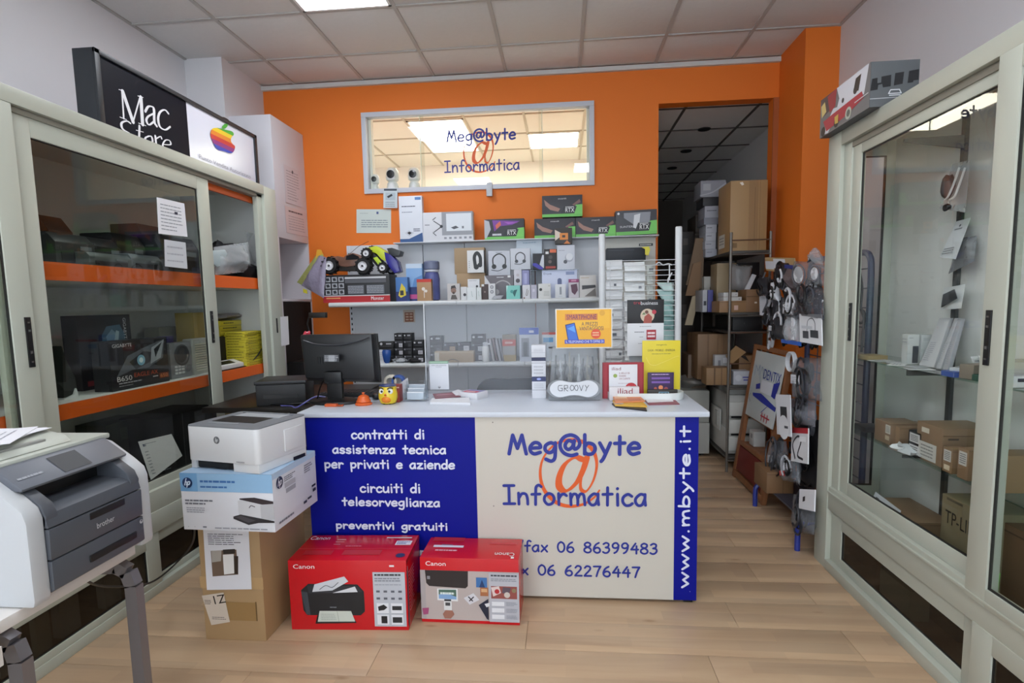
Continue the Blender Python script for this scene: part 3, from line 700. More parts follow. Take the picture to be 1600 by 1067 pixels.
cb('modesty_panel', (-1.17, 2.95, .30), (.57, 2.965, .84), mat('#8f9298', .5))
# ================================================================== foreground printers and cartons
RED = '#c4141f'; DR = mat('#1b1b1d', .35)
# kraft carton under the printer box
ya = 2.045
kc = carton('cardboard_box', 'tall brown cardboard box with a taped paper notice, under the white printer box', 'box', (-1.352, 2.045+.19, 0), (.262, .38, .502), KRAFT, bevel=.003)
b = MB(); F = Face(b, (-.131, -.19, .502), (.262, 0, 0), (0, 0, -.502), off=.0012)
def kq(u, v): p = AY(u, v, ya); return ((p.x+1.483)/.262, (.502-p.z)/.502)
def krect(u0, v0, u1, v1, c): a = kq(u0, v0); b_ = kq(u1, v1); F.rect(a[0], a[1], b_[0], b_[1], c)
krect(312, 900, 412, 921, '#b59469'); krect(352, 940, 403, 970, '#977649'); krect(399, 940, 403, 970, '#6b5230')
b.build('packing_tape', kc)
b = MB(); F = Face(b, (-.131, -.19, .502), (.262, 0, 0), (0, 0, -.502), off=.003)
pp = lambda L: [kq(*p) for p in L]
F.poly(pp([(318, 825), (389, 824), (394, 920), (324, 921)]), '#dcdce2')
F.poly(pp([(330, 860), (370, 858), (373, 897), (333, 900)]), '#6d5a4c'); F.poly(pp([(331, 860), (347, 859), (346, 876), (332, 878)]), '#a9a39b'); F.poly(pp([(349, 866), (366, 865), (367, 895), (351, 897)]), '#e4e2e0'); F.poly(pp([(349, 858), (368, 857), (368, 864), (350, 865)]), '#2c2522'); F.poly(pp([(366, 868), (373, 868), (373, 896), (367, 896)]), '#33261f')
a = kq(325, 832); c_ = kq(384, 852); F.lines(a[0], a[1], c_[0], c_[1], 6, '#55555f', .35, 3)
o = b.build('paper_notice', kc)
b = MB(); F = Face(b, (-.131, -.19, .502), (.262, 0, 0), (0, 0, -.502), off=.003)
F.poly(pp([(316, 930), (350, 925), (360, 971), (331, 976)]), '#cdbfb0')
P0, P1, P3 = F.p(*kq(333, 929)), F.p(*kq(351, 926)), F.p(*kq(337, 944))
F2 = Face(b, P1 + (P3-P0), P0-P1, P0-P3); F2.n = F.n; F2.k = .0006; F2.text('Z1', .0, .05, 1, .9, '#1f1a18'); 
a = kq(320, 936); c_ = kq(331, 944); F.lines(a[0], a[1], c_[0], c_[1], 3, '#4a4440', .4, 4); a = kq(332, 962); c_ = kq(354, 968); F.lines(a[0], a[1], c_[0], c_[1], 2, '#6a625c', .4, 5)
b.build('shipping_label', kc)
b = MB(); b.box((-.1312, -.012+.0, .5025), (.1312, .03, .5032), mat('#8d6f49', .4)); b.build('packing_tape', kc)
# white and blue printer carton
HB = mat('#d9dae0', .4)
def hp_mark(F, u, v, r, c, c2):
    F.disc(u, v, r, c); k = F.ux.length/F.dn.length
    w = r*F.ux.length*.17
    F.line([(u-r*.15, v-r*k*.8), (u-r*.55, v+r*k*.45)], w, c2); F.line([(u-r*.38, v-r*k*.08), (u-r*.08, v-r*k*.18), (u-r*.1, v+r*k*.1), (u-r*.2, v+r*k*.45)], w, c2, 3)
    F.line([(u+r*.22, v-r*k*.25), (u-r*.12, v+r*k*.85)], w, c2); F.line([(u+r*.2, v-r*k*.2), (u+r*.55, v-r*k*.2), (u+r*.45, v+r*k*.25), (u+r*.1, v+r*k*.4)], w, c2, 3)
HX0, HX1, HY, HZ0, HZ1 = -1.478, -1.098, 1.965, .508, .742
hw = .382; hh = .228; hd = .345; hr = -.035
hl = (-1.288+.0, HY + hd/2, .503)
fr_ = [('rect', .0, .0, 1, .32, '#8fb6d8'), ('rect', 0, 0, .19, .32, '#6fa0cc'),
  ('lines', .22, .11, .6, .17, 1, '#3a6aa8', .6, 2), ('lines', .22, .21, .55, .26, 1, '#3a6aa8', .6, 5), ('lines', .04, .45, .36, .56, 2, '#6b6c76', .5, 3), ('lines', .05, .59, .25, .70, 3, '#8d8e98', .4, 6),
  ('poly', [(.62, .46), (.98, .50), (.98, .78), (.86, .80), (.62, .72)], '#c9c9cc'), ('poly', [(.64, .42), (.8, .40), (1, .46), (1, .50), (.88, .52), (.64, .44)], '#3b3236'), ('poly', [(.86, .53), (1, .50), (1, .77), (.86, .80)], '#b4b4b8'),
  ('poly', [(.56, .74), (.64, .70), (1, .80), (1, .83), (.83, .84), (.72, .88), (.56, .78)], '#2f2c30'), ('poly', [(.58, .75), (.64, .72), (.8, .80), (.72, .84)], '#4b484c'), ('line', [(.74, .58), (.76, .54), (.80, .56)], .003, '#3b3236', 3),
  ('lines', .35, .93, .95, .97, 1, '#9a9ba4', .5, 8), ('disc', .06, .94, .006, '#b9bac2', 8), ('disc', .13, .94, .006, '#b9bac2', 8), ('rect', .22, .925, .26, .95, '#6c6c74')]
sd = [('rect', 0, 0, 1, .1, '#b9cfe4'), ('lines', .24, .15, .5, .25, 3, '#6d6d75', .5, 3), ('rect', .24, .27, .48, .36, '#b5b5ba'), ('rect', .26, .38, .48, .46, '#a6a6ac'), ('lines', .7, .15, .9, .32, 4, '#808088', .5, 5), ('rect', .86, .62, .96, .66, '#20202a'), ('rect', .88, .70, .96, .76, '#20202a'), ('rect', .64, .82, .72, .87, '#20202a'), ('rect', .74, .80, .84, .84, '#20202a'), ('lines', .08, .86, .4, .92, 1, '#7c7c84', .6, 6)]
hpb = carton('printer_box', 'white and light blue cardboard printer box under the white laser printer', 'box', hl, (hw, hd, hh), '#d9dae0', {'F': fr_, 'R': sd, 'T': [('rect', 0, 0, 1, 1, '#a9c4de')]}, hr, bevel=.002)
b = MB(); fc = faces(b, hw, hd, hh); F = fc['F']; F.k = .0035; hp_mark(F, .085, .165, .055, '#12305e', '#cfe0f0'); b.build('emblem', hpb)
b = MB(); F = faces(b, hw, hd, hh)['R']; F.k = .0035; hp_mark(F, .13, .2, .07, '#1a2440', '#d9dae0'); b.build('emblem', hpb)
# white laser printer on it
pz = .503 + hh
lp = empty('laser_printer', 'white compact laser printer with grey top standing on its carton', 'printer', (-1.285, 1.965+.165, pz+.002), -.215)
pw, pd, ph = .345, .29, .175
LPW = mat('#d5d6d8', .4); LPG = mat('#73777c', .5)
b = MB(); r = .035
def rr(w, d, r, z, n=5):
    out = []
    for cx, cy, a0 in ((w/2-r, -d/2+r, -PI/2), (w/2-r, d/2-r, 0), (-w/2+r, d/2-r, PI/2), (-w/2+r, -d/2+r, PI)):
        for i in range(n+1): a = a0 + PI/2*i/n; out.append((cx + r*math.cos(a), cy + r*math.sin(a), z))
    return out
b.prism(rr(pw, pd, .022, .035), (0, 0, ph-.035-.004), LPW)
b.box((pw/2-.125, -pd/2+.004, .0), (pw/2-.004, pd/2-.01, .035), LPW); b.box((-pw/2+.004, -pd/2+.012, .0), (-pw/2+.03, pd/2-.01, .035), LPW); b.box((-pw/2+.03, .02, 0), (pw/2-.1, pd/2-.01, .035), LPW)
b.build('body', lp, .002)
bx('paper_slot', (-pw/2+.03, -pd/2+.02, .004), (pw/2-.125, .02, .034), mat('#141416', .6), lp)
b = MB(); b.prism(rr(pw-.002, pd-.002, .021, ph-.004), (0, 0, .004), LPG)
b.build('top_cover', lp)
b = MB(); b.box((-.125, -.06, ph-.001), (.085, .045, ph+.0012), mat('#0b0b0e', .5)); b.box((-.11, .045, ph), (.115, .11, ph+.0022), mat('#a2a6aa', .5)); b.box((-.13, .11, ph), (.13, .116, ph+.004), LPG); b.box((-.12, -.09, ph), (.03, -.08, ph+.002), mat('#8c9094', .5)); b.build('output_tray', lp)
b = MB(); F = Face(b, (-pw/2, -pd/2, ph), (pw, 0, 0), (0, 0, -ph), off=.0008)
F.disc(.44, .30, .042, '#56585c'); F.disc(.44, .30, .036, '#cfd0d3'); hp_mark(F, .44, .30, .036, '#6a6c70', '#d5d6d8'); F.lines(.70, .74, .82, .775, 1, '#9a9a9e', .7); b.build('emblem', lp)
bx('side_latch', (pw/2-.003, .0, .05), (pw/2+.004, .11, .14), LPW, lp, .003)
bx('side_slot', (pw/2-.002, .05, .0), (pw/2+.001, .12, .014), BLACK, lp)
# red printer cartons
lt = '#cfcfd4'
def little_printer(u0, v0, u1, v1):
    X = lambda u: u0+(u1-u0)*u; Y = lambda v: v0+(v1-v0)*v
    q = lambda L: [(X(a), Y(c)) for a, c in L]
    return [('poly', q([(0, .30), (.12, .17), (.9, .18), (1, .32), (1, .72), (.93, .80), (.08, .80), (.02, .70)]), '#191b1f'), ('poly', q([(0, .32), (.1, .34), (.13, .80), (.06, .78)]), '#3a4048'), ('poly', q([(.1, .2), (.9, .21), (.98, .33), (.12, .36)]), '#2b2e34'),
            ('poly', q([(.22, .18), (.70, .02), (.76, .12), (.5, .3), (.18, .33)]), '#c9ccd2'), ('poly', q([(.64, .3), (.86, .22), (.9, .33), (.5, .35)]), '#d5d6da'), ('line', q([(.3, .28), (.4, .2), (.5, .24), (.6, .14)]), .003, '#5a5d66', 3),
            ('poly', q([(.24, .8), (.8, .8), (.86, .95), (.2, .97)]), '#121316'), ('poly', q([(.28, .71), (.78, .71), (.84, .92), (.24, .93)]), '#c4cac0'), ('line', q([(.56, .72), (.58, .92)]), .002, '#9aa295'), ('lines', X(.3), Y(.76), X(.54), Y(.9), 4, '#a4aca4', .4, 7), ('lines', X(.45), Y(.62), X(.56), Y(.65), 1, '#8a8d94', .6)]
artA = {'F': [('text', 'Canon', .045, .055, .225, .115, '#e9e4e4')] + little_printer(.10, .21, .635, .93) +
   [('rect', .715, .16, .985, .94, '#b9bcc4'), ('lines', .73, .185, .95, .215, 1, '#26272c', .8, 2), ('lines', .73, .235, .95, .30, 2, '#7b7e88', .5, 4), ('lines', .73, .33, .95, .35, 1, '#8b8e98', .5, 6)] +
   [('rect', .735+.062*i+.005, .42+.10*j, .735+.062*i+.035, .45+.10*j, '#5b5e68') for i in range(4) for j in range(2)] +
   [('rect', .74+.12*i, .60+.165*j, .84+.12*i, .745+.165*j, '#dedfe4') for i in range(2) for j in range(2)] +
   [('poly', [(.75, .65), (.80, .62), (.83, .66), (.80, .70), (.755, .71)], '#1c1d20'), ('rect', .87, .64, .95, .70, '#202226'), ('rect', .775, .785, .825, .89, '#15161c'), ('rect', .87, .80, .95, .88, '#26282c'), ('rect', .86, .055, .90, .08, '#e8dada')],
   'T': [('text', 'Canon', .02, .06, .20, .20, '#e9e0e0'), ('rect', .0, .56, 1, .57, '#e2555c'), ('rect', .72, .1, .95, .14, '#d9ccd0'), ('rect', .83, .25, .97, .42, '#e4e0e6'), ('lines', .84, .27, .96, .40, 3, '#353f8a', .5, 3), ('rect', .42, .62, .75, .80, '#b72a30'), ('rect', .08, .64, .33, .80, '#b5222a'), ('disc', .93, .82, .04, '#222a55'), ('rect', .28, .2, .36, .22, '#e0aaaa'), ('rect', .28, .3, .36, .31, '#e0aaaa'), ('rect', .28, .4, .34, .41, '#e0aaaa'), ('lines', .40, .45, .55, .5, 1, '#e0787c', .6)],
   'R': [('rect', .05, .1, .08, .95, '#a9a9b6'), ('rect', 0, .0, 1, .06, '#b01019'), ('lines', .14, .2, .5, .8, 12, '#c98a90', .3), ('rect', .0, .16, .06, .94, '#3c3c4c')]}
cA = carton('printer_box', 'larger all red inkjet printer box on the floor before the blue panel', 'box', (-.911, 2.135+.135, 0), (.502, .255, .306), RED, artA, .045, bevel=.002, cm=mat(RED, .25))
artB = {'F': [('rect', 0, .19, 1, .95, '#b5a8a4'), ('rect', 0, .19, .05, .95, '#a8a0a0'), ('text', 'Canon', .06, .055, .265, .12, '#e9e4e4'),
   ('poly', [(.05, .19), (.49, .19), (.485, .42), (.46, .455), (.09, .435), (.06, .39)], '#2a2324'), ('rect', .07, .28, .10, .33, '#8b8b90'),
   ('poly', [(.17, .47), (.38, .465), (.38, .66), (.17, .65)], '#dcdcdc'), ('poly', [(.185, .485), (.365, .48), (.365, .63), (.185, .625)], '#4c6a5c'), ('poly', [(.185, .56), (.27, .54), (.365, .59), (.365, .63), (.185, .625)], '#7fa3cc'), ('lines', .2, .52, .35, .56, 1, '#d6e0dc', .8),
   ('rect', .24, .63, .31, .70, '#23242a'), ('rect', .235, .66, .315, .80, '#d8d8d8'), ('rect', .25, .68, .30, .73, '#3c3c40'), ('poly', [(.22, .86), (.25, .80), (.32, .80), (.34, .86), (.30, .93), (.24, .93)], '#9c6a5a'), ('poly', [(.01, .78), (.08, .77), (.07, .87), (.02, .88)], '#a04a72'),
   ('rect', .57, .28, .68, .43, '#3f6fa8'), ('poly', [(.6, .43), (.63, .31), (.66, .43)], '#1f3a66'), ('rect', .61, .43, .69, .56, '#a86a44'), ('rect', .62, .45, .68, .5, '#d2a67a'),
   ('poly', [(.44, .60), (.54, .52), (.60, .62), (.50, .70)], '#cfcdd2'), ('line', [(.49, .58), (.53, .64)], .005, '#20202a'), ('line', [(.54, .58), (.50, .64)], .005, '#20202a'), ('poly', [(.59, .70), (.69, .60), (.69, .93), (.67, .91)], '#1c2034'), ('poly', [(.65, .68), (.70, .66), (.70, .71), (.67, .73)], '#d8d8dc'),
   ('rect', .70, .2, 1, .95, '#b4b4bc'), ('lines', .72, .225, .98, .255, 1, '#383a44', .8, 2), ('lines', .72, .28, .98, .33, 2, '#83868f', .5, 4), ('rect', .72, .40, .98, .59, '#8f4a44'), ('poly', [(.72, .42), (.80, .40), (.82, .50), (.74, .56)], '#d8c4c0'), ('poly', [(.84, .41), (.92, .42), (.90, .52), (.83, .5)], '#5a4c58'), ('disc', .88, .53, .03, '#c8bcb4'), ('disc', .78, .48, .025, '#b42a30'), ('disc', .95, .46, .022, '#8a7a5a')] +
   [('rect', .725, .635+.1*k, .85, .70+.1*k, '#dcdce0') for k in range(3)] + [('lines', .87, .635+.1*k, .98, .70+.1*k, 3, '#8b8e96', .4, 5+k) for k in range(3)],
   'T': [('rect', .08, .40, .40, .5, '#e0dce2'), ('rect', .16, .36, .28, .39, '#4a4a58'), ('lines', .12, .6, .36, .7, 1, '#dfa9ac', .6), ('rect', .04, .0, .38, .2, '#b5272e'), ('rect', .66, .22, .95, .3, '#c43a42'), ('rect', .92, .88, .95, .96, '#e9e4e4')]}
cB = carton('printer_box', 'red and beige inkjet printer box on the floor, right one of two', 'box', (-.402, 2.215+.105, 0), (.424, .205, .290), RED, artB, -.01, bevel=.002, cm=mat(RED, .25))
b = MB(); F = Face(b, (-.212, .1025, .29), (.424, 0, 0), (0, -.205, 0), off=.003); F2 = Face(b, F.p(.95, .88), F.ux*-.2, F.dn*-.16, off=.0005); F2.text('Canon', 0, 0, 1, 1, '#e9e4e4'); b.build('print', cB)
# ---- low white table with the grey multifunction printer
TZ = .705
PZ = .735
tb = empty('printer_table', 'white side table with bent grey metal legs under the large printer', 'table', (-1.5, .7, 0))
o_ = tb.location
b = MB(); b.box((-1.93-o_.x, -.2-o_.y, TZ-.028), (-1.205-o_.x, 1.40-o_.y, TZ), mat('#d9d5d0', .4)); b.build('table_top', tb, .003)
LG = mat('#7f7c80', .35, .6)
for (lx, ly) in ((-1.19, 1.365), (-1.19, 1.04), (-1.88, 1.2), (-1.88, -.1)):
    b = MB(); X = lx-o_.x; Y = ly-o_.y; w = .017
    dx = -.06 if lx > -1.5 else .06
    P = [Vector((X+dx*1.6, Y, TZ-.05)), Vector((X+dx*.7, Y, TZ-.046)), Vector((X+dx*.2, Y, TZ-.062)), Vector((X, Y, TZ-.10)), Vector((X, Y, .01))]
    for i in range(len(P)-1):
        a, c = P[i], P[i+1]; t = (c-a).normalized(); n = Vector((t.z, 0, -t.x))*w
        e = Vector((0, w*.8, 0)); b.add([a-n-e, a+n-e, a+n+e, a-n+e, c-n-e, c+n-e, c+n+e, c-n+e], [(0, 1, 2, 3), (7, 6, 5, 4), (4, 5, 1, 0), (5, 6, 2, 1), (6, 7, 3, 2), (7, 4, 0, 3)], LG)
    b.build('leg', tb, smooth=50)
b = MB(); b.box((-1.85-o_.x, .94-o_.y, TZ-.07), (-1.16-o_.x, .98-o_.y, TZ-.029), mat('#cfcbc6', .5)); b.build('apron', tb)
# the printer: local x across the front, y into the machine, z up; front faces +x of the room
ang = math.radians(90)
bp_ = empty('multifunction_printer', 'large light grey multifunction printer with dark grey front on the left table', 'printer', (-1.175, 1.068, PZ), ang)
PW = mat('#b6b9bc', .4); PG = mat('#4a4e55', .42); PG2 = mat('#3b3e44', .5); PK = mat('#0d0e10', .5); PT = mat('#b4b8ae', .45)
w_ = .362
def ext(pts, x0, x1, m, b):   # profile in (depth, height) extruded across
    b.prism([(x0, p[0], p[1]) for p in pts], (x1-x0, 0, 0), m)
b = MB(); side = [(0, -.029), (-.004, -.015), (-.004, .165), (.004, .19), (.03, .213), (.095, .262), (.115, .268), (.41, .268), (.41, -.029)]
ext(side, 0, .042, PW, b); b.build('side_cover', bp_, .006)
b = MB(); ext(side, w_-.042, w_, PW, b); b.build('side_cover', bp_, .006)
b = MB(); b.box((.02, .10, .02), (w_-.02, .40, .20), PG2); b.box((.03, .03, -.029), (w_-.03, .40, .02), PG2); b.build('chassis', bp_)
b = MB(); ext([(.004, -.018), (-.012, -.008), (-.012, .060), (.004, .060)], .042, w_-.042, PG, b); b.build('paper_tray', bp_, .003)
b = MB(); ext([(.004, .063), (-.012, .063), (-.014, .135), (.004, .135)], .042, w_-.042, PG, b); b.build('front_cover', bp_, .002)
b = MB(); ext([(.004, .138), (-.013, .138), (-.006, .168), (.02, .178), (.10, .184), (.10, .150), (.004, .150)], .042, w_-.042, PG, b); ext([(-.006, .14), (-.010, .165), (.0, .190), (.028, .212), (.08, .25), (.095, .25), (.09, .15)], .042, .072, PG, b); ext([(-.006, .14), (-.010, .165), (.0, .190), (.028, .212), (.08, .25), (.095, .25), (.09, .15)], w_-.072, w_-.042, PG, b); b.build('output_tray', bp_, .002)
bx('output_slot', (.072, .085, .18), (w_-.072, .12, .25), PK, bp_)
b = MB(); ext([(.032, .225), (.028, .232), (.09, .277), (.10, .277), (.12, .24), (.06, .228)], .03, w_-.03, mat('#5d6169', .4), b); b.build('control_panel', bp_, .004)
b = MB(); sl = Vector((0, .062, .045)); o3 = Vector((.0, .0283, .2325)); 
F = Face(b, o3 + sl, (w_, 0, 0), -sl, off=.001); F.rect(.40, .14, .62, .9, mat('#2c2f33', .5)); F.lines(.12, .55, .3, .68, 1, '#8b8f96', .6); b.build('display', bp_)
b = MB(); 
for z_, x0, x1 in ((.124, .15, .26), (.020, .14, .29)): b.box((x0, -.0155, z_-.010), (x1, -.010, z_+.008), PK)
b.build('grip', bp_, .003)
b = MB(); F = Face(b, (0, -.0146, .2), (w_, 0, 0), (0, 0, -.2), off=.0006); F.text('brother', .46, .50, .61, .57, '#c4c6ca'); F.disc(.85, .76, .016, '#b9bbc0', 12); F.disc(.852, .75, .008, '#5a5d63', 12); F.rect(.84, .84, .865, .875, '#555860'); b.build('lettering', bp_)
b = MB(); b.box((.0, .10, .27), (w_, .41, .285), PT); b.build('scanner_lid', bp_, .006)
b = MB(); ext([(.12, .286), (.14, .304), (.20, .318), (.40, .318), (.41, .286)], .03, w_-.10, PT, b); b.build('document_feeder', bp_, .004)
bx('feeder_tray', (.06, .135, .300), (w_-.16, .20, .306), mat('#9b9c98', .35), bp_, .001)
for k, (dx, dy, r_) in enumerate(((.0, .30, .35), (.02, .31, .1), (-.02, .29, .55))):
    b = MB(); b.box((-.105, -.148, 0), (.105, .148, .0012), mat('#dedee4', .8)); F = Face(b, (-.08, .12, .0012), (.16, 0, 0), (0, -.24, 0)); F.lines(0, 0, 1, 1, 14, '#9092a0', .2, k+3)
    c = Matrix.Rotation(ang, 3, 'Z') @ Vector((.12+dx, dy, 0)) + Vector((-1.175, 1.068, 0)); o = b.build('paper_sheet'); o.location = (c.x, c.y, PZ + .3195 + .0016*k); o.rotation_euler = (0, 0, ang + r_)
    tag(o, ['printed white sheet on top of the large printer, lowest of three', 'printed white sheet on top of the large printer, middle of three', 'printed white sheet on top of the large printer, topmost of three'][k], 'paper')
b = MB(); b.tube([AX(120, 893, -1.30), AX(150, 914, -1.5), AX(200, 916, -1.6), AX(240, 908, -1.7), AX(275, 880, -1.75), AX(300, 850, -1.6), AX(305, 820, -1.5)], .004, BLACK, 6, smooth=6); tag(b.build('power_cable'), 'black power cable looping from the large printer along the left cabinet', 'cable')
# ================================================================== shelving on the orange wall
GM = mat('#d2d5da', .5, noise=.02, scale=2); SHM = mat('#d3d6d6', .35)
gd = empty('display_shelving', 'grey metal shop shelving with two white shelves on the orange wall', 'shelving', (0, 4.55, 0))
def gb(name, a, b, m, bev=.002, lab=None):
    o = bx(name, (a[0], a[1]-4.55, a[2]), (b[0], b[1]-4.55, b[2]), m, gd, bev)
    if lab: o['label'] = lab
    return o
GX0, GX1, GT = AY(545, 450, 4.6).x, AY(1025, 400, 4.6).x, 1.868
sx = [GX0, AY(662, 430, 4.6).x, AY(727, 430, 4.6).x, AY(836, 430, 4.6).x, GX1]
for i in range(4): gb('back_panel', (sx[i]+.003, 4.60, .1), (sx[i+1]-.003, 4.64, GT), GM)
b = MB()
for k in range(34): b.box((GX0+.012, 4.592-4.55, .3+k*.045), (GX0+.022, 4.60-4.55, .32+k*.045), BLACK)
b.box((GX0-.0, 4.594-4.55, .1), (GX0+.03, 4.600-4.55, GT), GM); b.build('slotted_upright', gd)
gb('top_ledge', (AY(622, 380, 4.6).x, 4.46, GT-.008), (GX1, 4.60, GT), GM)
S1, S2 = 1.392, .912
def shelf(z, xs_):
    for i in range(len(xs_)-1):
        b = MB(); x0, x1 = xs_[i]+.002, xs_[i+1]-.002
        P = [(4.60, z), (4.21, z), (4.198, z-.006), (4.194, z-.018), (4.198, z-.03), (4.21, z-.036), (4.23, z-.034), (4.60, z-.034)]
        b.prism([(x0, p[0]-4.55, p[1]) for p in P], (x1-x0, 0, 0), SHM); b.build('shelf', gd, 0, 50)
shelf(S1, [AY(513, 470, 4.2).x, AY(713, 468, 4.2).x, AY(817, 467, 4.2).x, AY(936, 467, 4.2).x])
shelf(S2, [AY(560, 566, 4.2).x, AY(716, 567, 4.2).x, AY(820, 567, 4.2).x, AY(936, 567, 4.2).x])
gb('bottom_shelf', (GX0, 4.2, .10), (GX1, 4.60, .14), GM); gb('kick_plate', (GX0, 4.22, 0), (GX1, 4.24, .10), mat('#6f7276', .5))
b = MB(); F = Face(b, (AY(630, 484, 4.6).x, 4.597-4.55, AY(640, 484, 4.6).z), (.10, 0, 0), (0, 0, -.105)); F.rect(0, 0, 1, 1, '#c9b7a8'); F.rect(.12, .2, .88, .95, '#8a4a2a')
for i in range(2):
    for j in range(3): F.rect(.2+.34*i, .28+.22*j, .46+.34*i, .4+.22*j, '#c8a48c')
b.build('sticker', gd)
# ---- printed cartons on the top ledge
def rtx_art(a, b_): return {'F': [('rect', 0, .86, 1, 1, '#6fbf5a'), ('poly', [(.84, .46), (1, .44), (1, .88), (.72, .88)], '#77c860'), ('poly', a, b_), ('poly', [(.54, .52), (.86, .52), (.80, .86), (.46, .86)], '#2a2b30'), ('text', 'RTX', .58, .60, .80, .79, '#eeeeee'), ('lines', .58, .53, .8, .58, 1, '#c9c9c9', .8, 3)], 'L': [('rect', .0, .4, 1, 1, '#b8c23a')]}
wing = [('poly', [(.05, .18), (.2, .42), (.30, .5), (.45, .62), (.40, .76), (.2, .66), (.08, .45)], '#a27a6c'), ('poly', [(.93, .2), (.75, .45), (.8, .5), (.96, .34)], '#7d5a55'), ('text', 'manli', .40, .12, .60, .19, '#d8d8da')]
def rtx(label, px, Y, art0, c='#3a3a40', z=None, rz=0, ry=0):
    a = rtx_art([(0, 0), (.001, 0), (0, .001)], c); a['F'] = a['F'][:2] + art0 + a['F'][3:]
    return pbox('graphics_card_box', label, 'box', px, Y, .11, c, a, z, rz, 'graphics card boxes on the top ledge', ry=ry)
rtx('black and green graphics card box with purple light trails, far left of them', (757, 342, 819, 374), 4.47, [('poly', [(.2, .05), (.9, .12), (.7, .3), (.4, .35), (.25, .6)], '#7a3f9a'), ('poly', [(.5, .15), (.85, .2), (.6, .26)], '#a85ac0'), ('poly', [(.28, .3), (.4, .1), (.42, .3), (.3, .5)], '#d86a50'), ('poly', [(.0, .02), (.12, .1), (.16, .5), (.04, .95), (0, .9)], '#b9bcc2'), ('lines', .2, .7, .44, .82, 1, '#d9dae0', .8)], z=GT)
rtx('grey and green graphics card box with copper wing, left one of the lower pair', (835, 341, 899, 373), 4.47, wing, z=GT)
rtx('grey and green graphics card box with copper wing, right one of the lower pair', (899.5, 339, 962, 371), 4.47, wing, z=GT)
zz = GT + (AY(867, 341, 4.47).z - AY(867, 373, 4.47).z) + .002
rtx('grey and green graphics card box with copper wing lying on top of two others', (847, 305, 910, 338), 4.47, wing, z=zz)
rtx('large silver fronted graphics card box, tilted, at the right end of the ledge', (962.5, 328, 1027, 367), 4.46, [('poly', [(.2, .1), (.85, .1), (.8, .86), (.5, .86), (.45, .6), (.2, .3)], '#8d9098'), ('poly', [(.45, .2), (.6, .15), (.55, .8), (.42, .7)], '#d8dade'), ('text', 'SUNTER', .1, .62, .42, .70, '#d9dae0'), ('disc', .07, .12, .03, '#cfd0d4', 10)], c='#44464c', z=GT+.004, ry=-.02)
pbox('processor_box', 'small dark box with orange square before the copper winged boxes', 'box', (867, 356, 894, 381), 4.36, .06, '#3a3532', {'F': [('poly', [(0, .1), (.5, .4), (.0, .8)], '#d9c9ba'), ('rect', .28, .32, .76, .74, '#d8832e'), ('rect', .42, .45, .6, .6, '#3a2a20'), ('poly', [(.5, 1), (.7, .78), (.9, 1)], '#c87432')]})
pbox('drone_box', 'wide white drone box with grey corner on the ledge', 'box', (661, 331, 739, 379), 4.47, .08, '#dcdde2', {'F': [('rect', .38, 0, 1, .80, '#9a9da4'), ('rect', .47, .06, .97, .66, '#dfe4ea'), ('line', [(.22, .30), (.37, .48)], .007, '#3c3f46'), ('line', [(.22, .68), (.37, .5)], .007, '#3c3f46'), ('line', [(.20, .26), (.26, .18)], .006, '#3c3f46'), ('line', [(.20, .7), (.26, .8)], .006, '#3c3f46'), ('disc', .37, .49, .03, '#2c2f36'), ('lines', .04, .4, .14, .46, 1, '#5a5d66'), ('poly', [(.56, .54), (.66, .48), (.72, .55), (.62, .6)], '#55585f'), ('rect', .78, .5, .82, .58, '#7c7f88')] + [('rect', .42+.10*k, .86, .47+.10*k, .93, '#8d9098') for k in range(6)]}, z=GT)
pbox('router_box', 'tall white and blue router box left of the drone box', 'box', (624, 306, 660, 381), 4.46, .06, '#dfe3ec', {'F': [('rect', .70, .03, .96, .09, '#5a86c0'), ('lines', .12, .2, .75, .25, 1, '#5a5f70'), ('lines', .12, .33, .6, .37, 1, '#8a8fa0'), ('poly', [(0, .93), (.4, .93), (.98, .80), (1, 1), (0, 1)], '#33588e'), ('poly', [(.22, .80), (.4, .74), (.62, .80), (.42, .88)], '#c8ccd6'), ('poly', [(.32, .80), (.42, .77), (.52, .80), (.42, .84)], '#20222a'), ('lines', .6, .7, .9, .78, 2, '#6a6f80', .5)]}, z=GT)
yw = YB - .001
def wsheet(name, label, cat, u0, v0, u1, v1, art, c, y=yw, d=.0): return sheet(name, label, cat, [AY(u0, v0, y), AY(u1, v0-d, y), AY(u1, v1-d, y), AY(u0, v1, y)], art, c, th=.003)
wsheet('wall_notice', 'wide pale notice on the orange wall left of the tall router box', 'notice', 557, 327, 611, 364, [('lines', .1, .14, .35, .19, 1, '#a9b6b4', .5), ('rect', .58, .1, .64, .2, '#5a6a9a'), ('lines', .14, .42, .95, .78, 4, '#6c7a88', .3)], '#cfd9d4')
wsheet('wall_notice', 'small video surveillance notice hanging from the high window frame', 'notice', 599, 294, 621, 325, [('rect', .04, .03, .96, .13, '#3c4652'), ('poly', [(.25, .42), (.6, .26), (.66, .36), (.35, .5)], '#2a2e36'), ('rect', .15, .22, .85, .6, '#b6c4cc'), ('poly', [(.25, .42), (.6, .28), (.66, .38), (.35, .5)], '#2a2e36'), ('lines', .15, .66, .85, .95, 3, '#7c8892', .35)], '#cdd8dc', YB-.024)
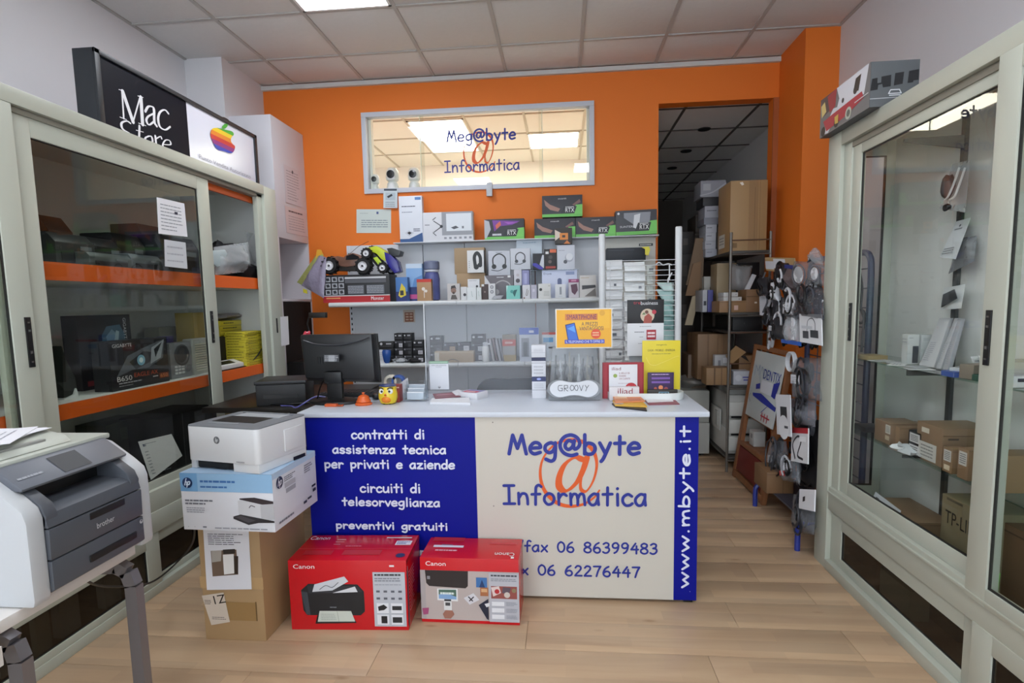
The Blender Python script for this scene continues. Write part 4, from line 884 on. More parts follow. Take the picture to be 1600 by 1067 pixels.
# ---- things in and on the high window
for k, (u, v0, v1, w, lb_, look) in enumerate(((587, 272, 297, 13, 'small white camera peeping over the window sill, leftmost of three', 0), (614, 262, 296, 20, 'white pan and tilt camera with black front on the window sill, middle of three', 1), (648, 262, 297, 19, 'white round faced camera on the window sill, right of three', 2))):
    y = YB + .075; p = AY(u, v1, y); t = AY(u, v0, y); h = t.z - (WZ0+.038); rr_ = (AY(u+w/2, v1, y).x - AY(u-w/2, v1, y).x)/2
    r = empty('security_camera', lb_, 'camera', (p.x, y, WZ0+.038)); wm = mat('#e4e4e4', .35)
    b = MB(); b.lathe([(rr_*.9, 0), (rr_*.95, .01), (rr_*.8, h*.3), (rr_*.5, h*.38)], wm, n=18); b.build('base', r)
    b = MB(); b.lathe([(rr_*.5, 0), (rr_*.95, h*.12), (rr_, h*.3), (rr_*.92, h*.5), (rr_*.6, h*.62), (rr_*.1, h*.66)], wm, (0, 0, h*.34), 18); b.build('head', r)
    b = MB(); ax = Matrix.Rotation(PI/2, 3, 'X'); b.lathe([(rr_*.62, 0), (rr_*.6, .004), (rr_*.3, .006), (rr_*.28, .002)], mat('#17181b', .2), (0, -rr_*.97, h*.66), 16, ax); b.build('lens', r)
q = MB(); p = AY(765, 291, YB-.02); q.box((p.x-.024, YB-.055, p.z-.085), (p.x+.024, YB-.02, p.z+.0), mat('#bfc3c9', .4)); q.box((p.x-.024, YB-.03, p.z-.0), (p.x+.024, YB-.021, p.z+.03), mat('#bfc3c9', .4)); tag(q.build('sensor', None, .006), 'small grey sensor clipped under the middle of the high window frame', 'sensor')
# ---- upper shelf, left: toy cars and their box
pbox('toy_car_box', 'wide black and red remote control car box under the toy cars', 'box', (504, 429, 609, 470), 4.225, .20, '#232326', {'F': [('rect', 0, .76, 1, 1, '#b3262c'), ('rect', 0, .74, 1, .77, '#d8d8d8'), ('rect', .34, .08, .95, .15, '#c9c9cc'), ('rect', .34, .17, .95, .3, '#5c5c62'), ('rect', .38, .38, .62, .70, '#5d6068'), ('rect', .66, .38, .92, .70, '#63666e'), ('lines', .38, .4, .62, .68, 5, '#b9bbc2', .3), ('lines', .66, .4, .92, .68, 5, '#b9bbc2', .3), ('text', 'Monster', .72, .80, .91, .93, '#eeeeee'), ('rect', .05, .82, .26, .86, '#e0a060')] + [('rect', .045+.10*i, .07+.23*j, .125+.10*i, .25+.23*j, '#a9abb2') for i in range(3) for j in range(3)] + [('poly', [(.06+.10*i, .12+.23*j), (.10+.10*i, .10+.23*j), (.115+.10*i, .2+.23*j), (.07+.10*i, .22+.23*j)], '#2c2d32') for i in range(3) for j in range(3)]}, z=S1)
TY = mat('#141415', .75, bump=.5, scale=60); HUB = mat('#d6d6da', .35)
def wheel(par, u, v, r, Y, wd, name='wheel'):
    c = AY(u, v, Y) - Vector(par.location); ax = Matrix.Rotation(PI/2, 3, 'X'); b = MB()
    b.lathe([(r*.55, 0), (r*.9, 0), (r, wd*.2), (r, wd*.8), (r*.9, wd), (r*.5, wd)], TY, c + Vector((0, wd/2, 0)), 18, ax)
    for k in range(12):
        a = 2*PI*k/12; e = Vector((math.cos(a), 0, math.sin(a))); f_ = Vector((-math.sin(a), 0, math.cos(a))); p = c + e*r
        b.prism([p - f_*r*.09 - Vector((0, wd/2, 0)), p + f_*r*.09 - Vector((0, wd/2, 0)), p + f_*r*.07 + e*r*.08 - Vector((0, wd/2, 0)), p - f_*r*.07 + e*r*.08 - Vector((0, wd/2, 0))], (0, wd, 0), TY)
    w = b.build(name, par); b = MB(); b.lathe([(r*.56, 0), (r*.54, wd*.1), (r*.3, -wd*.1), (r*.28, .0), (r*.14, .004), (r*.13, .0)], HUB, c + Vector((0, -wd/2-.002, 0)), 16, ax); b.build('hub', w)
def sil(par, name, pts, Y, d, m, bev=.004):
    P = [AY(u, v, Y) - Vector(par.location) for u, v in pts]; b = MB(); b.prism(P, (0, d, 0), m); return b.build(name, par, bev)
zt = AY(560, 429, 4.25).z
t1 = empty('toy_truck', 'brown remote control monster truck with black tyres on its box', 'toy car', (AY(540, 428, 4.3).x, 4.3, zt))
sil(t1, 'chassis', [(520, 417), (524, 409), (562, 410), (568, 418), (560, 423), (526, 423)], 4.26, .09, mat('#26221f', .5))
sil(t1, 'body', [(512, 411), (514, 402), (528, 400), (537, 402), (541, 398), (551, 395), (562, 399), (568, 405), (566, 414), (540, 417), (520, 414)], 4.25, .11, mat('#7a5546', .3, noise=.5, scale=14))
sil(t1, 'window', [(541, 400), (551, 396.5), (560, 400.5), (562, 405), (540, 406)], 4.245, .005, mat('#1f2024', .15), 0)
for u, v in ((516.5, 415.5), (568.5, 416)): wheel(t1, u, v, .064, 4.235, .06)
for u, v in ((520, 413), (571, 414)): wheel(t1, u, v, .060, 4.37, .05)
b = MB(); b.tube([AY(546, 397, 4.3)-t1.location, AY(560, 385, 4.3)-t1.location, AY(576, 377, 4.3)-t1.location], .0018, mat('#3a2a24', .5), 5); b.build('antenna', t1)
t2 = empty('toy_buggy', 'lime and blue remote control buggy leaning down on the toy truck box', 'toy car', (AY(596, 428, 4.3).x, 4.3, zt))
sil(t2, 'chassis', [(574, 392), (582, 393), (606, 418), (600, 426), (592, 420), (576, 402)], 4.27, .08, mat('#1d1d20', .5))
sil(t2, 'body', [(574, 387), (588, 384), (594, 388), (603, 393), (607, 402), (602, 408), (596, 405), (588, 396), (580, 393)], 4.26, .10, mat('#c6d436', .3))
sil(t2, 'nose', [(600, 393), (610, 398), (620, 408), (624, 424), (616, 427), (606, 415), (602, 405)], 4.255, .11, mat('#332f8c', .25, noise=.3, scale=20))
sil(t2, 'side_stripe', [(583, 403), (589, 401), (597, 411), (592, 415)], 4.258, .01, mat('#b9d43a', .3), .001)
sil(t2, 'wing', [(604, 388), (612, 387), (626, 392), (624, 399), (616, 401), (608, 397)], 4.27, .10, mat('#2f3234', .4))
for u, v, r_ in ((573, 396, .042), (598.5, 418.5, .042)): wheel(t2, u, v, r_, 4.235, .035)
for u, v, r_ in ((582, 392, .038), (612, 422, .036)): wheel(t2, u, v, r_, 4.38, .035)
# plastic bags hanging over the shelf end
FV = film('#9a93a8', .12, .18, 'bag_film_violet'); FG = film('#aab06a', .1, .2, 'bag_film_green'); FC = film('#d8dce0', .68, .1, 'bag_film_clear')
def bag(name, label, cat, pts, m, th=.03, seed=1, group=None, n=9, parent=None, inner=None, loc=None):
    """padded bag stretched over 4 corner points (tl, tr, br, bl)"""
    P = [Vector(p) for p in pts]; rd = random.Random(seed); nr = (P[3]-P[0]).cross(P[1]-P[0]).normalized(); b = MB(); vs = []; C = sum(P, Vector())/4
    for side in (1, -1):
        for j in range(n+1):
            for i in range(n+1):
                u, v = i/n, j/n; p = P[0].lerp(P[1], u).lerp(P[3].lerp(P[2], u), v)
                e = (4*u*(1-u)*4*v*(1-v))**.45; e2 = e*(1+.35*math.sin(9*u+seed)+.3*math.sin(7*v+seed*2)+rd.uniform(-.25, .25))
                vs.append(p + nr*side*(th*.5*e2+.0006) - C)
    N = (n+1)**2; fs = [(j*(n+1)+i, (j+1)*(n+1)+i, (j+1)*(n+1)+i+1, j*(n+1)+i+1) for j in range(n) for i in range(n)]
    b.add(vs, fs + [tuple(N+k for k in reversed(f)) for f in fs], m)
    rim = [i for i in range(n+1)] + [j*(n+1)+n for j in range(1, n+1)] + [n*(n+1)+i for i in range(n-1, -1, -1)] + [j*(n+1) for j in range(n-1, 0, -1)]
    b.f += [(rim[k], rim[(k+1) % len(rim)], N+rim[(k+1) % len(rim)], N+rim[k]) for k in range(len(rim))]; b.m += [0]*len(rim)
    o = b.build(name, parent, 0, 60, C if parent is None else C - Vector(parent.location))
    if parent is None: tag(o, label, cat, group)
    return o
bag('plastic_bag', 'olive green plastic bag behind the violet one at the left shelf end', 'bag', [AY(497, 394, 4.33), AY(506, 399, 4.30), AY(478, 449, 4.30), AY(464, 441, 4.33)], FG, .02, 3)
bag('plastic_bag', 'grey violet crinkled plastic bag leaning at the left shelf end', 'bag', [AY(499, 399, 4.27), AY(510, 402, 4.20), AY(506, 466, 4.18), AY(471, 446, 4.27)], FV, .05, 5)
for k, (pp_, lb_) in enumerate(((((495, 390), (501, 390), (505, 398), (492, 413)), 'upper'), (((473, 451), (479, 453), (480, 459), (474, 457)), 'lower'))):
    P = [AY(u, v, 4.31-.08*k) for u, v in pp_]; b = MB(); b.prism(P, (0, .008, 0), mat('#e0a530' if k == 0 else '#d8cc3c', .4)); tag(b.build('yellow_tag'), lb_ + ' small yellow tag sticking out of the plastic bags by the shelf end', 'tag')
# ---- upper shelf, boxes.  entries: name, label, cat, px, Y, depth, colour, art
def hp_icon(c='#2a2b2e', x=0.5, y=.5, k=1., band=.5, mic=True):
    it = [('line', [(x-.28*k, y+.12*k), (x-.27*k, y-.2*k), (x, y-.36*k), (x+.27*k, y-.2*k), (x+.28*k, y+.12*k)], .010*k, c, 5), ('disc', x-.24*k, y+.16*k, .11*k, c, 12), ('disc', x+.24*k, y+.16*k, .11*k, c, 12)]
    if mic: it.append(('line', [(x+.2*k, y+.25*k), (x-.05*k, y+.34*k), (x-.36*k, y+.30*k)], .005, c, 4))
    return it
B = []
def A(*a, **k): B.append((a, k))
A('flyer_box', 'white and pale blue carton standing behind, below the top ledge', 'box', (807, 373, 847, 421), 4.50, .05, '#c9d4de', {'F': [('lines', .25, .1, .8, .16, 1, '#9ab0c0', .6)]}, z=None)
A('cardboard_box', 'brown cardboard box behind the black headphone box', 'box', (710, 387, 757, 428), 4.44, .10, '#a58c6c')
A('cardboard_box', 'lower brown cardboard box under the black headphone box', 'box', (714, 427, 758, 467), 4.40, .14, '#ab8f6c', z=S1)
A('headphone_box', 'white box showing large black headphones', 'box', (730, 391, 756, 426), 4.36, .06, '#dedede', {'F': [('line', [(.48, .7), (.44, .3), (.6, .12), (.78, .3), (.80, .6)], .026, '#1b1b1d', 5), ('disc', .54, .74, .16, '#1e1e20', 14), ('disc', .76, .66, .14, '#1e1e20', 14), ('lines', .1, .45, .14, .8, 4, '#6a6a70')], 'R': [('rect', 0, 0, 1, 1, '#2a2a2e')]})
A('headset_box', 'light grey box with dark headset, larger of the two', 'box', (763, 392, 797, 430), 4.34, .07, '#c3c6cf', {'F': hp_icon(y=.48) + [('lines', .36, .05, .66, .09, 1, '#55585f'), ('lines', .4, .9, .6, .93, 1, '#8a8d96')]})
A('headset_box', 'light grey box with thin headset, smaller of the two', 'box', (797.5, 388, 828.5, 421), 4.34, .07, '#cbced6', {'F': hp_icon('#3a3c42', .5, .48, .8) + [('lines', .4, .92, .6, .95, 1, '#8a8d96')]})
A('gadget_box', 'blue and black box with white wedge on the clear riser', 'box', (832.5, 396, 850, 421), 4.33, .06, '#1f2128', {'F': [('poly', [(0, .75), (.6, 1), (.9, 1), (.9, .9), (.3, .6), (0, .6)], '#3b35a8'), ('poly', [(.85, .1), (1, .1), (1, .95), (.6, .7)], '#cfd2da')]})
A('speaker_box', 'black box with orange label on the clear riser', 'box', (850.5, 389, 870, 421), 4.31, .06, '#1e1b1b', {'F': [('rect', .45, .02, .95, .18, '#d8663a'), ('rect', .1, .12, .35, .24, '#e2e2e2'), ('disc', .5, .40, .16, '#4a4544', 12), ('disc', .45, .62, .14, '#6a5a54', 12), ('rect', .1, .84, .9, .95, '#a83a2e')]})
A('mouse_box', 'white box with pale mouse picture on the clear riser', 'box', (870.5, 383, 898, 421), 4.31, .07, '#cdd1da', {'F': [('disc', .68, .52, .24, '#a9adb8', 16, 0, 2*PI), ('disc', .70, .48, .20, '#dcdfe4', 16), ('disc', .47, .68, .11, '#55585f', 12), ('lines', .1, .18, .45, .24, 1, '#9a9da8')]})
A('headphone_box', 'dark grey box with pale headphones in the middle row', 'box', (757.5, 430, 802.5, 467), 4.33, .10, '#6e6a70', {'F': [('poly', [(0, 0), (.2, .35), (0, .4)], '#cfcfd2')] + hp_icon('#a9a6a8', .62, .55, .9, mic=False) + [('lines', .42, .05, .68, .12, 1, '#d8d8da'), ('rect', .8, .02, .9, .1, '#e4e4e4')]}, z=S1)
A('earphone_box', 'narrow white box with dark earphones in the middle row', 'box', (803, 421, 815, 446), 4.33, .05, '#cccbd2', {'F': [('disc', .5, .7, .28, '#4a4248', 12), ('disc', .5, .35, .2, '#b8b0b6', 12)]})
A('earphone_box', 'narrow lilac box in the middle row', 'box', (815.5, 422, 827, 446), 4.33, .05, '#8e8fb8', {'F': [('rect', .3, .2, .7, .9, '#a9aad0')]})
A('camera_box', 'wide pale blue camera box with blue grey device picture', 'box', (847, 422, 902, 465), 4.32, .10, '#ccd2e6', {'F': [('text', 'D-Link', .05, .08, .28, .15, '#4a5a7a'), ('rect', .68, .06, .92, .17, '#8a96b8'), ('disc', .5, .36, .06, '#5a6488', 14, 0, 2*PI), ('rect', .44, .34, .56, .5, '#5a6488'), ('disc', .5, .48, .06, '#5a6488', 14)]}, z=S1)
A('earphone_box', 'white box with a man\'s portrait on the upper shelf', 'box', (699, 443, 718.5, 467), 4.225, .05, '#c2bdbb', {'F': [('disc', .5, .42, .22, '#8a6a5c', 14), ('poly', [(.28, .36), (.32, .14), (.62, .1), (.74, .34), (.6, .26), (.4, .28)], '#2e2624'), ('poly', [(.25, .95), (.35, .68), (.66, .68), (.8, .95)], '#5a5450'), ('disc', .5, .56, .1, '#4a3830', 10)]}, z=S1)
A('earphone_box', 'small white box with black strip between the portrait and twin boxes', 'box', (719.5, 448, 729, 467), 4.24, .05, '#d5d5d6', {'F': [('disc', .7, .6, .25, '#3a3a40', 10)], 'L': [('rect', 0, 0, 1, 1, '#2a2a2c')]}, z=S1)
A('earphone_box', 'white box with tiny black earbuds raised behind the twin white boxes', 'box', (731, 436, 749.5, 467), 4.29, .04, '#d8d9dc', {'F': [('lines', .1, .05, .8, .1, 1, '#8a8a90'), ('disc', .78, .35, .1, '#2a2a2e', 10)]}, z=S1)
A('earphone_box', 'plain white box, left of twin white boxes at the shelf front', 'box', (729.5, 449, 744, 467), 4.215, .035, '#dde1e2', {'F': [('line', [(.5, .3), (.55, .6), (.6, .75)], .003, '#9ab0ac', 3)]}, z=S1)
A('earphone_box', 'plain white box, right of twin white boxes at the shelf front', 'box', (744.6, 449, 752, 467), 4.215, .035, '#d5dada', {'F': [('line', [(.4, .3), (.5, .7)], .003, '#9ab0ac')]}, z=S1)
A('gadget_box', 'narrow dark brown box with a white corner on the shelf front', 'box', (752.6, 444, 762.5, 467), 4.23, .05, '#453634', {'F': [('rect', .0, .0, .4, .14, '#e0e0e0'), ('disc', .5, .5, .14, '#8a7a74', 8)]}, z=S1)
A('speaker_box', 'narrow white box with two round grey speakers', 'box', (763.2, 443, 774, 467), 4.22, .05, '#d6d6d8', {'F': [('disc', .5, .22, .26, '#8e8e94', 14), ('disc', .5, .52, .26, '#8e8e94', 14), ('disc', .5, .22, .12, '#c9c9cc', 10), ('disc', .5, .52, .12, '#c9c9cc', 10)]}, z=S1)
A('earphone_box', 'turquoise box with dark earbud picture', 'box', (790.5, 446, 812, 466), 4.22, .06, '#86cfc4', {'F': [('poly', [(.45, .55), (.55, .35), (.8, .3), (.7, .55), (.6, .85)], '#2f6a68'), ('disc', .4, .45, .12, '#4a9a94', 10), ('poly', [(0, .0), (.12, 0), (0, .5)], '#c9e8e2')]}, z=S1, rz=.12)
A('cable_box', 'small white box with a bent cable picture right of the turquoise one', 'box', (816.5, 445, 828.5, 465), 4.22, .05, '#d5d5d9', {'F': [('line', [(.6, .3), (.45, .7), (.6, .75), (.75, .4)], .004, '#7a746e', 4), ('disc', .2, .95, .12, '#8a6a5a', 8)]}, z=S1)
A('cable_box', 'narrow lilac grey box standing on the front of the upper shelf', 'box', (829.3, 445, 838.5, 465), 4.23, .05, '#b7b5c4', {'F': [('rect', .3, .3, .7, .5, '#cfcdd8')]}, z=S1)
A('earphone_box', 'white box with a black bud and fine print', 'box', (841, 443, 860.5, 464), 4.22, .05, '#d9d9d6', {'F': [('disc', .2, .4, .12, '#26262a', 12), ('lines', .45, .5, .9, .85, 4, '#b4b4ac', .4), ('rect', .8, .12, .95, .2, '#b8b8ae')]}, z=S1)
A('earphone_box', 'white box with a grey upright pen shaped device', 'box', (867.5, 444, 884, 464), 4.22, .05, '#d8dadd', {'F': [('rect', .42, .2, .6, .75, '#8e9298'), ('lines', .3, .85, .7, .92, 1, '#b0b2b8')]}, z=S1)
A('earphone_box', 'magenta and white box hanging print with dark earphones', 'box', (888.5, 436, 904.5, 464), 4.24, .05, '#c9c2c8', {'F': [('rect', 0, .0, 1, .18, '#93386a'), ('poly', [(.2, .3), (.8, .25), (.9, .6), (.6, .85), (.3, .7)], '#5a3248'), ('rect', .25, .04, .75, .12, '#c88aa8')]}, z=S1)
A('phone_box', 'wide cream box with a dark flat device at the right shelf end', 'box', (905.5, 430, 931.5, 464), 4.25, .07, '#cfccc8', {'F': [('lines', .1, .08, .6, .14, 1, '#b8a890', .7), ('poly', [(.15, .45), (.95, .44), (.98, .56), (.15, .64)], '#3a3a3e'), ('poly', [(.3, .95), (.95, .58), (1, .95)], '#77706c')]}, z=S1)
A('toy_box', 'narrow blue and yellow toy box beside the car box', 'box', (618.5, 433, 637, 469), 4.22, .06, '#4a78b4', {'F': [('rect', 0, .6, 1, 1, '#1e2c6a'), ('poly', [(.2, .75), (.5, .25), (.8, .45), (.85, .75), (.4, .85)], '#d8c23c'), ('rect', .35, .55, .65, .75, '#2a2a2a')]}, z=S1)
A('blue_box', 'light blue and navy printed box behind the toy box', 'box', (635, 412, 660, 468), 4.30, .07, '#86acd8', {'F': [('rect', 0, 0, 1, .12, '#c2d2e4'), ('poly', [(.5, .4), (1, .3), (1, .75), (.3, .7)], '#5e8cc4'), ('rect', 0, .62, 1, 1, '#27346e'), ('rect', .2, .82, .8, .94, '#c04a8a')]}, z=S1)
A('earphone_box', 'kraft brown box with red top and white earphones', 'box', (651.5, 436, 674, 468), 4.22, .05, '#b08a64', {'F': [('rect', 0, 0, 1, .14, '#c8392c'), ('disc', .45, .45, .12, '#e4dcd2', 10), ('disc', .62, .55, .1, '#e4dcd2', 10), ('line', [(.5, .5), (.5, .85)], .005, '#e4dcd2')]}, z=S1)
for a, k in B:
    k.setdefault('group', 'boxed gadgets on the upper shelf'); pbox(*a, **k)
# blue see-through jar of small parts
p = AY(673, 467, 4.29); r = empty('plastic_jar', 'blue and white plastic jar with grey lid on the upper shelf', 'jar', (p.x, 4.36, S1)); h = AY(673, 407, 4.29).z - S1
b = MB(); b.lathe([(.045, 0), (.060, .01), (.062, h*.55), (.055, h*.68), (.05, h*.72)], mat('#5a6096', .2, noise=.4, scale=18), n=22); b.build('body', r)
b = MB(); b.lathe([(.052, h*.72), (.058, h*.74), (.058, h*.78)], mat('#c9ccd6', .3), n=22); b.build('rim', r)
b = MB(); b.lathe([(.056, h*.78), (.062, h*.80), (.062, h*.97), (.055, h)], mat('#6f7690', .4), n=22); b.build('lid', r)
b = MB(); b.lathe([(.02, 0), (.032, .005), (.034, .05), (.026, .075), (.028, .09), (.03, .11)], film('#b7b9dc', .35, .1, 'cup_plastic'), (0, 0, 0), 16); o = b.build('plastic_cup', None, 0, 35, (AY(709, 440, 4.33).x, 4.33, S1)); o.scale = (1, 1, 1.15); tag(o, 'translucent lilac cup on the upper shelf left of the kraft box', 'cup')
q = MB(); P = AY(776, 462, 4.23)
for k in range(5): q.tube([(P.x+.035*math.cos(t/8*PI*2)+.02*k/5, 4.215+.012*math.sin(t/8*PI*2)+.002*k, S1+.006+.005*k) for t in range(9)], .003, mat('#b9bbc2', .4), 5, smooth=3)
tag(q.build('cable_coil'), 'coiled light grey cable lying between the speaker and turquoise boxes', 'cable')
RA = glass((.86, .90, .95, 1), 1.2, 'riser_acrylic'); z0 = AY(850, 421.5, 4.30).z
rs = empty('acrylic_riser', 'clear acrylic riser carrying boxes above the wide camera box', 'riser', (AY(850, 421, 4.3).x, 4.36, S1)); x0, x1 = AY(828.5, 421, 4.3).x - rs.location.x, AY(904, 421, 4.3).x - rs.location.x
b = MB(); b.box((x0, -.07, z0-S1-.006), (x1, .09, z0-S1), RA); b.build('top', rs); 
for xx in (x0, x1-.004): b = MB(); b.box((xx, -.07, 0), (xx+.004, .09, z0-S1-.006), RA); b.build('side', rs)
# ---- lower shelf
INKM = '#17181c'
def ink(px, Y, n, label, c=INKM, lbl='#c9c9cf', al=.5):
    u0, v0, u1, v1 = px; h = (v1-v0)/n; ztop = None
    pa = AY((u0+u1)/2, v0, Y).z - AY((u0+u1)/2, v1, Y).z; hh_ = pa/n; x0 = AY(u0, v0, Y).x; x1 = AY(u1, v0, Y).x
    for k in range(n):
        ar = {'F': [('rect', .06, .08, .22, .30, '#8c8c94'), ('lines', .3, .1, .9, .2, 1, '#77777f', .6, k+2), ('rect', al, .36, al+.42, .86, lbl), ('lines', al+.06, .45, al+.36, .8, 3, '#55555c', .4, k+5)] if k < n-1 or n < 3 else [('disc', .18, .3, .09, '#c9c9cc', 8), ('rect', .5, .2, .85, .4, '#a9a9b0'), ('lines', .1, .6, .9, .7, 1, '#66666e')]}
        lv = ['bottom', 'second', 'third', 'topmost', 'fifth'][k] if k < n-1 else 'topmost'
        carton('ink_cartridge_box', label % lv, 'box', ((x0+x1)/2 + random.uniform(-.002, .002), Y+.045, S2+k*hh_), (x1-x0-.002, .09, hh_-.0006), c, ar, random.uniform(-.02, .02), 'ink cartridge boxes on the lower shelf', bevel=.001)
ink((615.5, 512, 629, 558), 4.24, 4, 'black ink box with white labels, %s in the tall left stack')
ink((629.6, 512, 643, 558), 4.25, 4, 'plain black ink box, %s in the stack right of the labelled one', lbl='#2c2c30')
ink((644, 524, 661, 559), 4.23, 3, 'black ink box, %s in the stack just left of the plexiglass edge')
ink((591, 528, 614.6, 560), 4.29, 3, 'black ink box with yellow mark, %s in the leftmost stack', '#1d1b1a', '#b8b07a', .3)
ink((670.5, 512, 690, 552), 4.30, 3, 'black ink box, %s in the first stack behind the plexiglass', '#2a2729', '#55525a')
ink((692, 524, 712, 553), 4.28, 2, 'black ink box, %s in the second stack behind the plexiglass', '#26242a', '#a08468')
ink((714, 523, 734, 553), 4.28, 2, 'black ink box, %s in the third stack behind the plexiglass', '#23232a')
ink((735.5, 511, 757, 553), 4.30, 3, 'black ink box, %s in the fourth stack behind the plexiglass', '#24242a')
for i, (px, Y, d, c, art, nm, lb_) in enumerate((
    ((590, 547, 600.5, 562), 4.225, .04, '#d9dade', {'F': [('lines', .15, .15, .85, .8, 5, '#a9abb2', .4)]}, 'small_box', 'small white box in front of the leftmost ink stack'),
    ((679, 549, 740, 562), 4.215, .09, '#b39b78', {'F': [('rect', .0, .1, .12, .9, '#cfc6b4'), ('rect', .0, 0, 1, .12, '#c4ae8c')]}, 'cardboard_tray', 'long low kraft tray behind the plexiglass'),
    ((785, 523, 806, 562), 4.26, .07, '#8a7c6a', {'F': [('rect', .0, .18, 1, .42, '#c2493c'), ('rect', .08, .42, .92, .75, '#9a9690'), ('rect', 0, .76, 1, 1, '#a08a5a'), ('lines', .2, .25, .8, .35, 1, '#e8c8c0', .7)]}, 'small_box', 'small box with red band on the lower shelf'),
    ((811.5, 512, 842, 562), 4.23, .09, '#cfd4e0', {'F': [('rect', 0, 0, 1, .2, '#3f63c4'), ('rect', .5, .08, .75, .15, '#dfe4f4'), ('rect', .1, .3, .5, .86, '#8d9199'), ('rect', .2, .42, .42, .84, '#44474f')]}, 'gadget_box', 'tall white box with blue top on the lower shelf'),
    ((847, 519, 886, 562), 4.24, .10, '#cdd4dc', {'F': [('rect', 0, 0, 1, .08, '#c25a50'), ('rect', .05, .18, .45, .34, '#6fa8d4'), ('rect', .25, .5, .45, .56, '#55585f')]}, 'gadget_box', 'white box with light blue patch behind the acrylic stand'))):
    pbox(nm, lb_, 'box', px, Y, d, c, art, z=S2)
def lathe_at(name, label, cat, u, v, Y, z, prof, m, n=20, sy=1):
    p = AY(u, v, Y); b = MB(); b.lathe(prof, m, n=n, sy=sy); o = b.build(name, None, 0, 40, (p.x, Y, z)); return tag(o, label, cat)
lathe_at('tape_roll', 'blue adhesive tape dispenser before the leftmost ink stack', 'tape', 604, 551, 4.22, S2, [(.014, 0), (.024, .012), (.034, .06), (.036, .09), (.03, .105), (.01, .106)], mat('#2d56a0', .25), sy=.7)
sc = empty('spray_can', 'slim white spray can behind the plexiglass', 'can', (AY(758.5, 545, 4.23).x, 4.23, S2)); b = MB(); b.lathe([(.025, 0), (.027, .004), (.027, .115), (.02, .125)], WHITE, n=20); b.build('body', sc); b = MB(); b.lathe([(.019, .125), (.021, .13), (.021, .15), (.008, .155)], mat('#d0d2d8', .4), n=16); b.build('cap', sc)
b = MB(); b.box((0, 0, .0), (.028, .03, .012), mat('#d9dbe0', .4)); o = b.build('nozzle', sc, .002, loc=(.015, -.015, .134))
b = MB(); b.blob((0, 0, .02), .062, .03, .018, FC, 4, .4); b.blob((.01, 0, .016), .04, .02, .012, mat('#c9ced2', .4), 5, .3); tag(b.build('plastic_pack', None, 0, 60, (AY(622, 560, 4.2).x, 4.235, S2)), 'crumpled clear plastic pack at the front of the lower shelf', 'pack')
b = MB(); b.blob((0, 0, .016), .05, .03, .016, mat('#191a1e', .5), 9, .35); tag(b.build('cable_bundle', None, 0, 60, (AY(646, 562, 4.2).x, 4.225, S2)), 'small black cable bundle left of the plexiglass edge', 'cable')
rd = random.Random(11)
for k in range(5):
    q = MB(); w = .012 + .004*(k % 2); q.box((-w/2, 0, 0), (w/2, .11, .17+.01*rd.random()), mat(['#8f8b90', '#b9b4b6', '#6d4f52', '#a8a4aa', '#7c7880'][k], .5))
    o = q.build('booklet', None, .001, 35, (AY(766+5*k, 555, 4.24).x, 4.25, S2+.002)); o.rotation_euler = (0, -.16, 0); tag(o, ['grey', 'pale grey', 'dark red', 'light grey', 'dark grey'][k] + ' booklet leaning beside the white spray can', 'booklet', 'leaning booklets on the lower shelf')
q = MB(); P = AY(708, 562, 4.21)
q.tube([(P.x-.05+.1*t/8, 4.20, S2+.006+.022*math.sin(t/8*PI)) for t in range(9)] , .0025, BLACK, 5, smooth=2); tag(q.build('cable'), 'short black cable arching before the kraft tray', 'cable')
# office chair back seen over the counter
oc = empty('office_chair', 'dark grey office chair behind the counter', 'chair', (AY(800, 600, 3.45).x, 3.45, 0))
def rrect(w, h, r, n=6):
    out = []
    for cx, cz, a0 in ((w/2-r, r, -PI/2), (w/2-r, h-r, 0), (-w/2+r, h-r, PI/2), (-w/2+r, r, PI)):
        for i in range(n+1): a = a0+PI/2*i/n; out.append((cx+r*math.cos(a), cz+r*math.sin(a)))
    return out
bz = AY(800, 592, 3.45).z; OCM = mat('#141314', .8)
b = MB(); b.prism([(x, 0, bz-.42+z) for x, z in rrect(.46, .42, .09)], (0, .05, 0), OCM); b.build('backrest', oc, .012)
b = MB(); b.prism([(x, z-.45, .44) for x, z in rrect(.46, .44, .09)], (0, 0, .07), OCM); b.build('seat', oc, .012)
b = MB(); b.tube([(0, .03, bz-.3), (0, .06, .5), (0, -.1, .44)], .02, BLACK, 8); b.build('back_support', oc)
b = MB(); b.cyl((0, -.23, .1), (0, -.23, .44), .025, BLACK, 12); b.build('column', oc)
for k in range(5):
    a = 2*PI*k/5; b = MB(); b.tube([(0, -.23, .11), (.26*math.cos(a), -.23+.26*math.sin(a), .07)], .02, BLACK, 6, r1=.014); leg = b.build('leg', oc); b = MB(); b.ball((.27*math.cos(a), -.23+.27*math.sin(a), .028), .028, BLACK, 10); b.build('caster', leg)
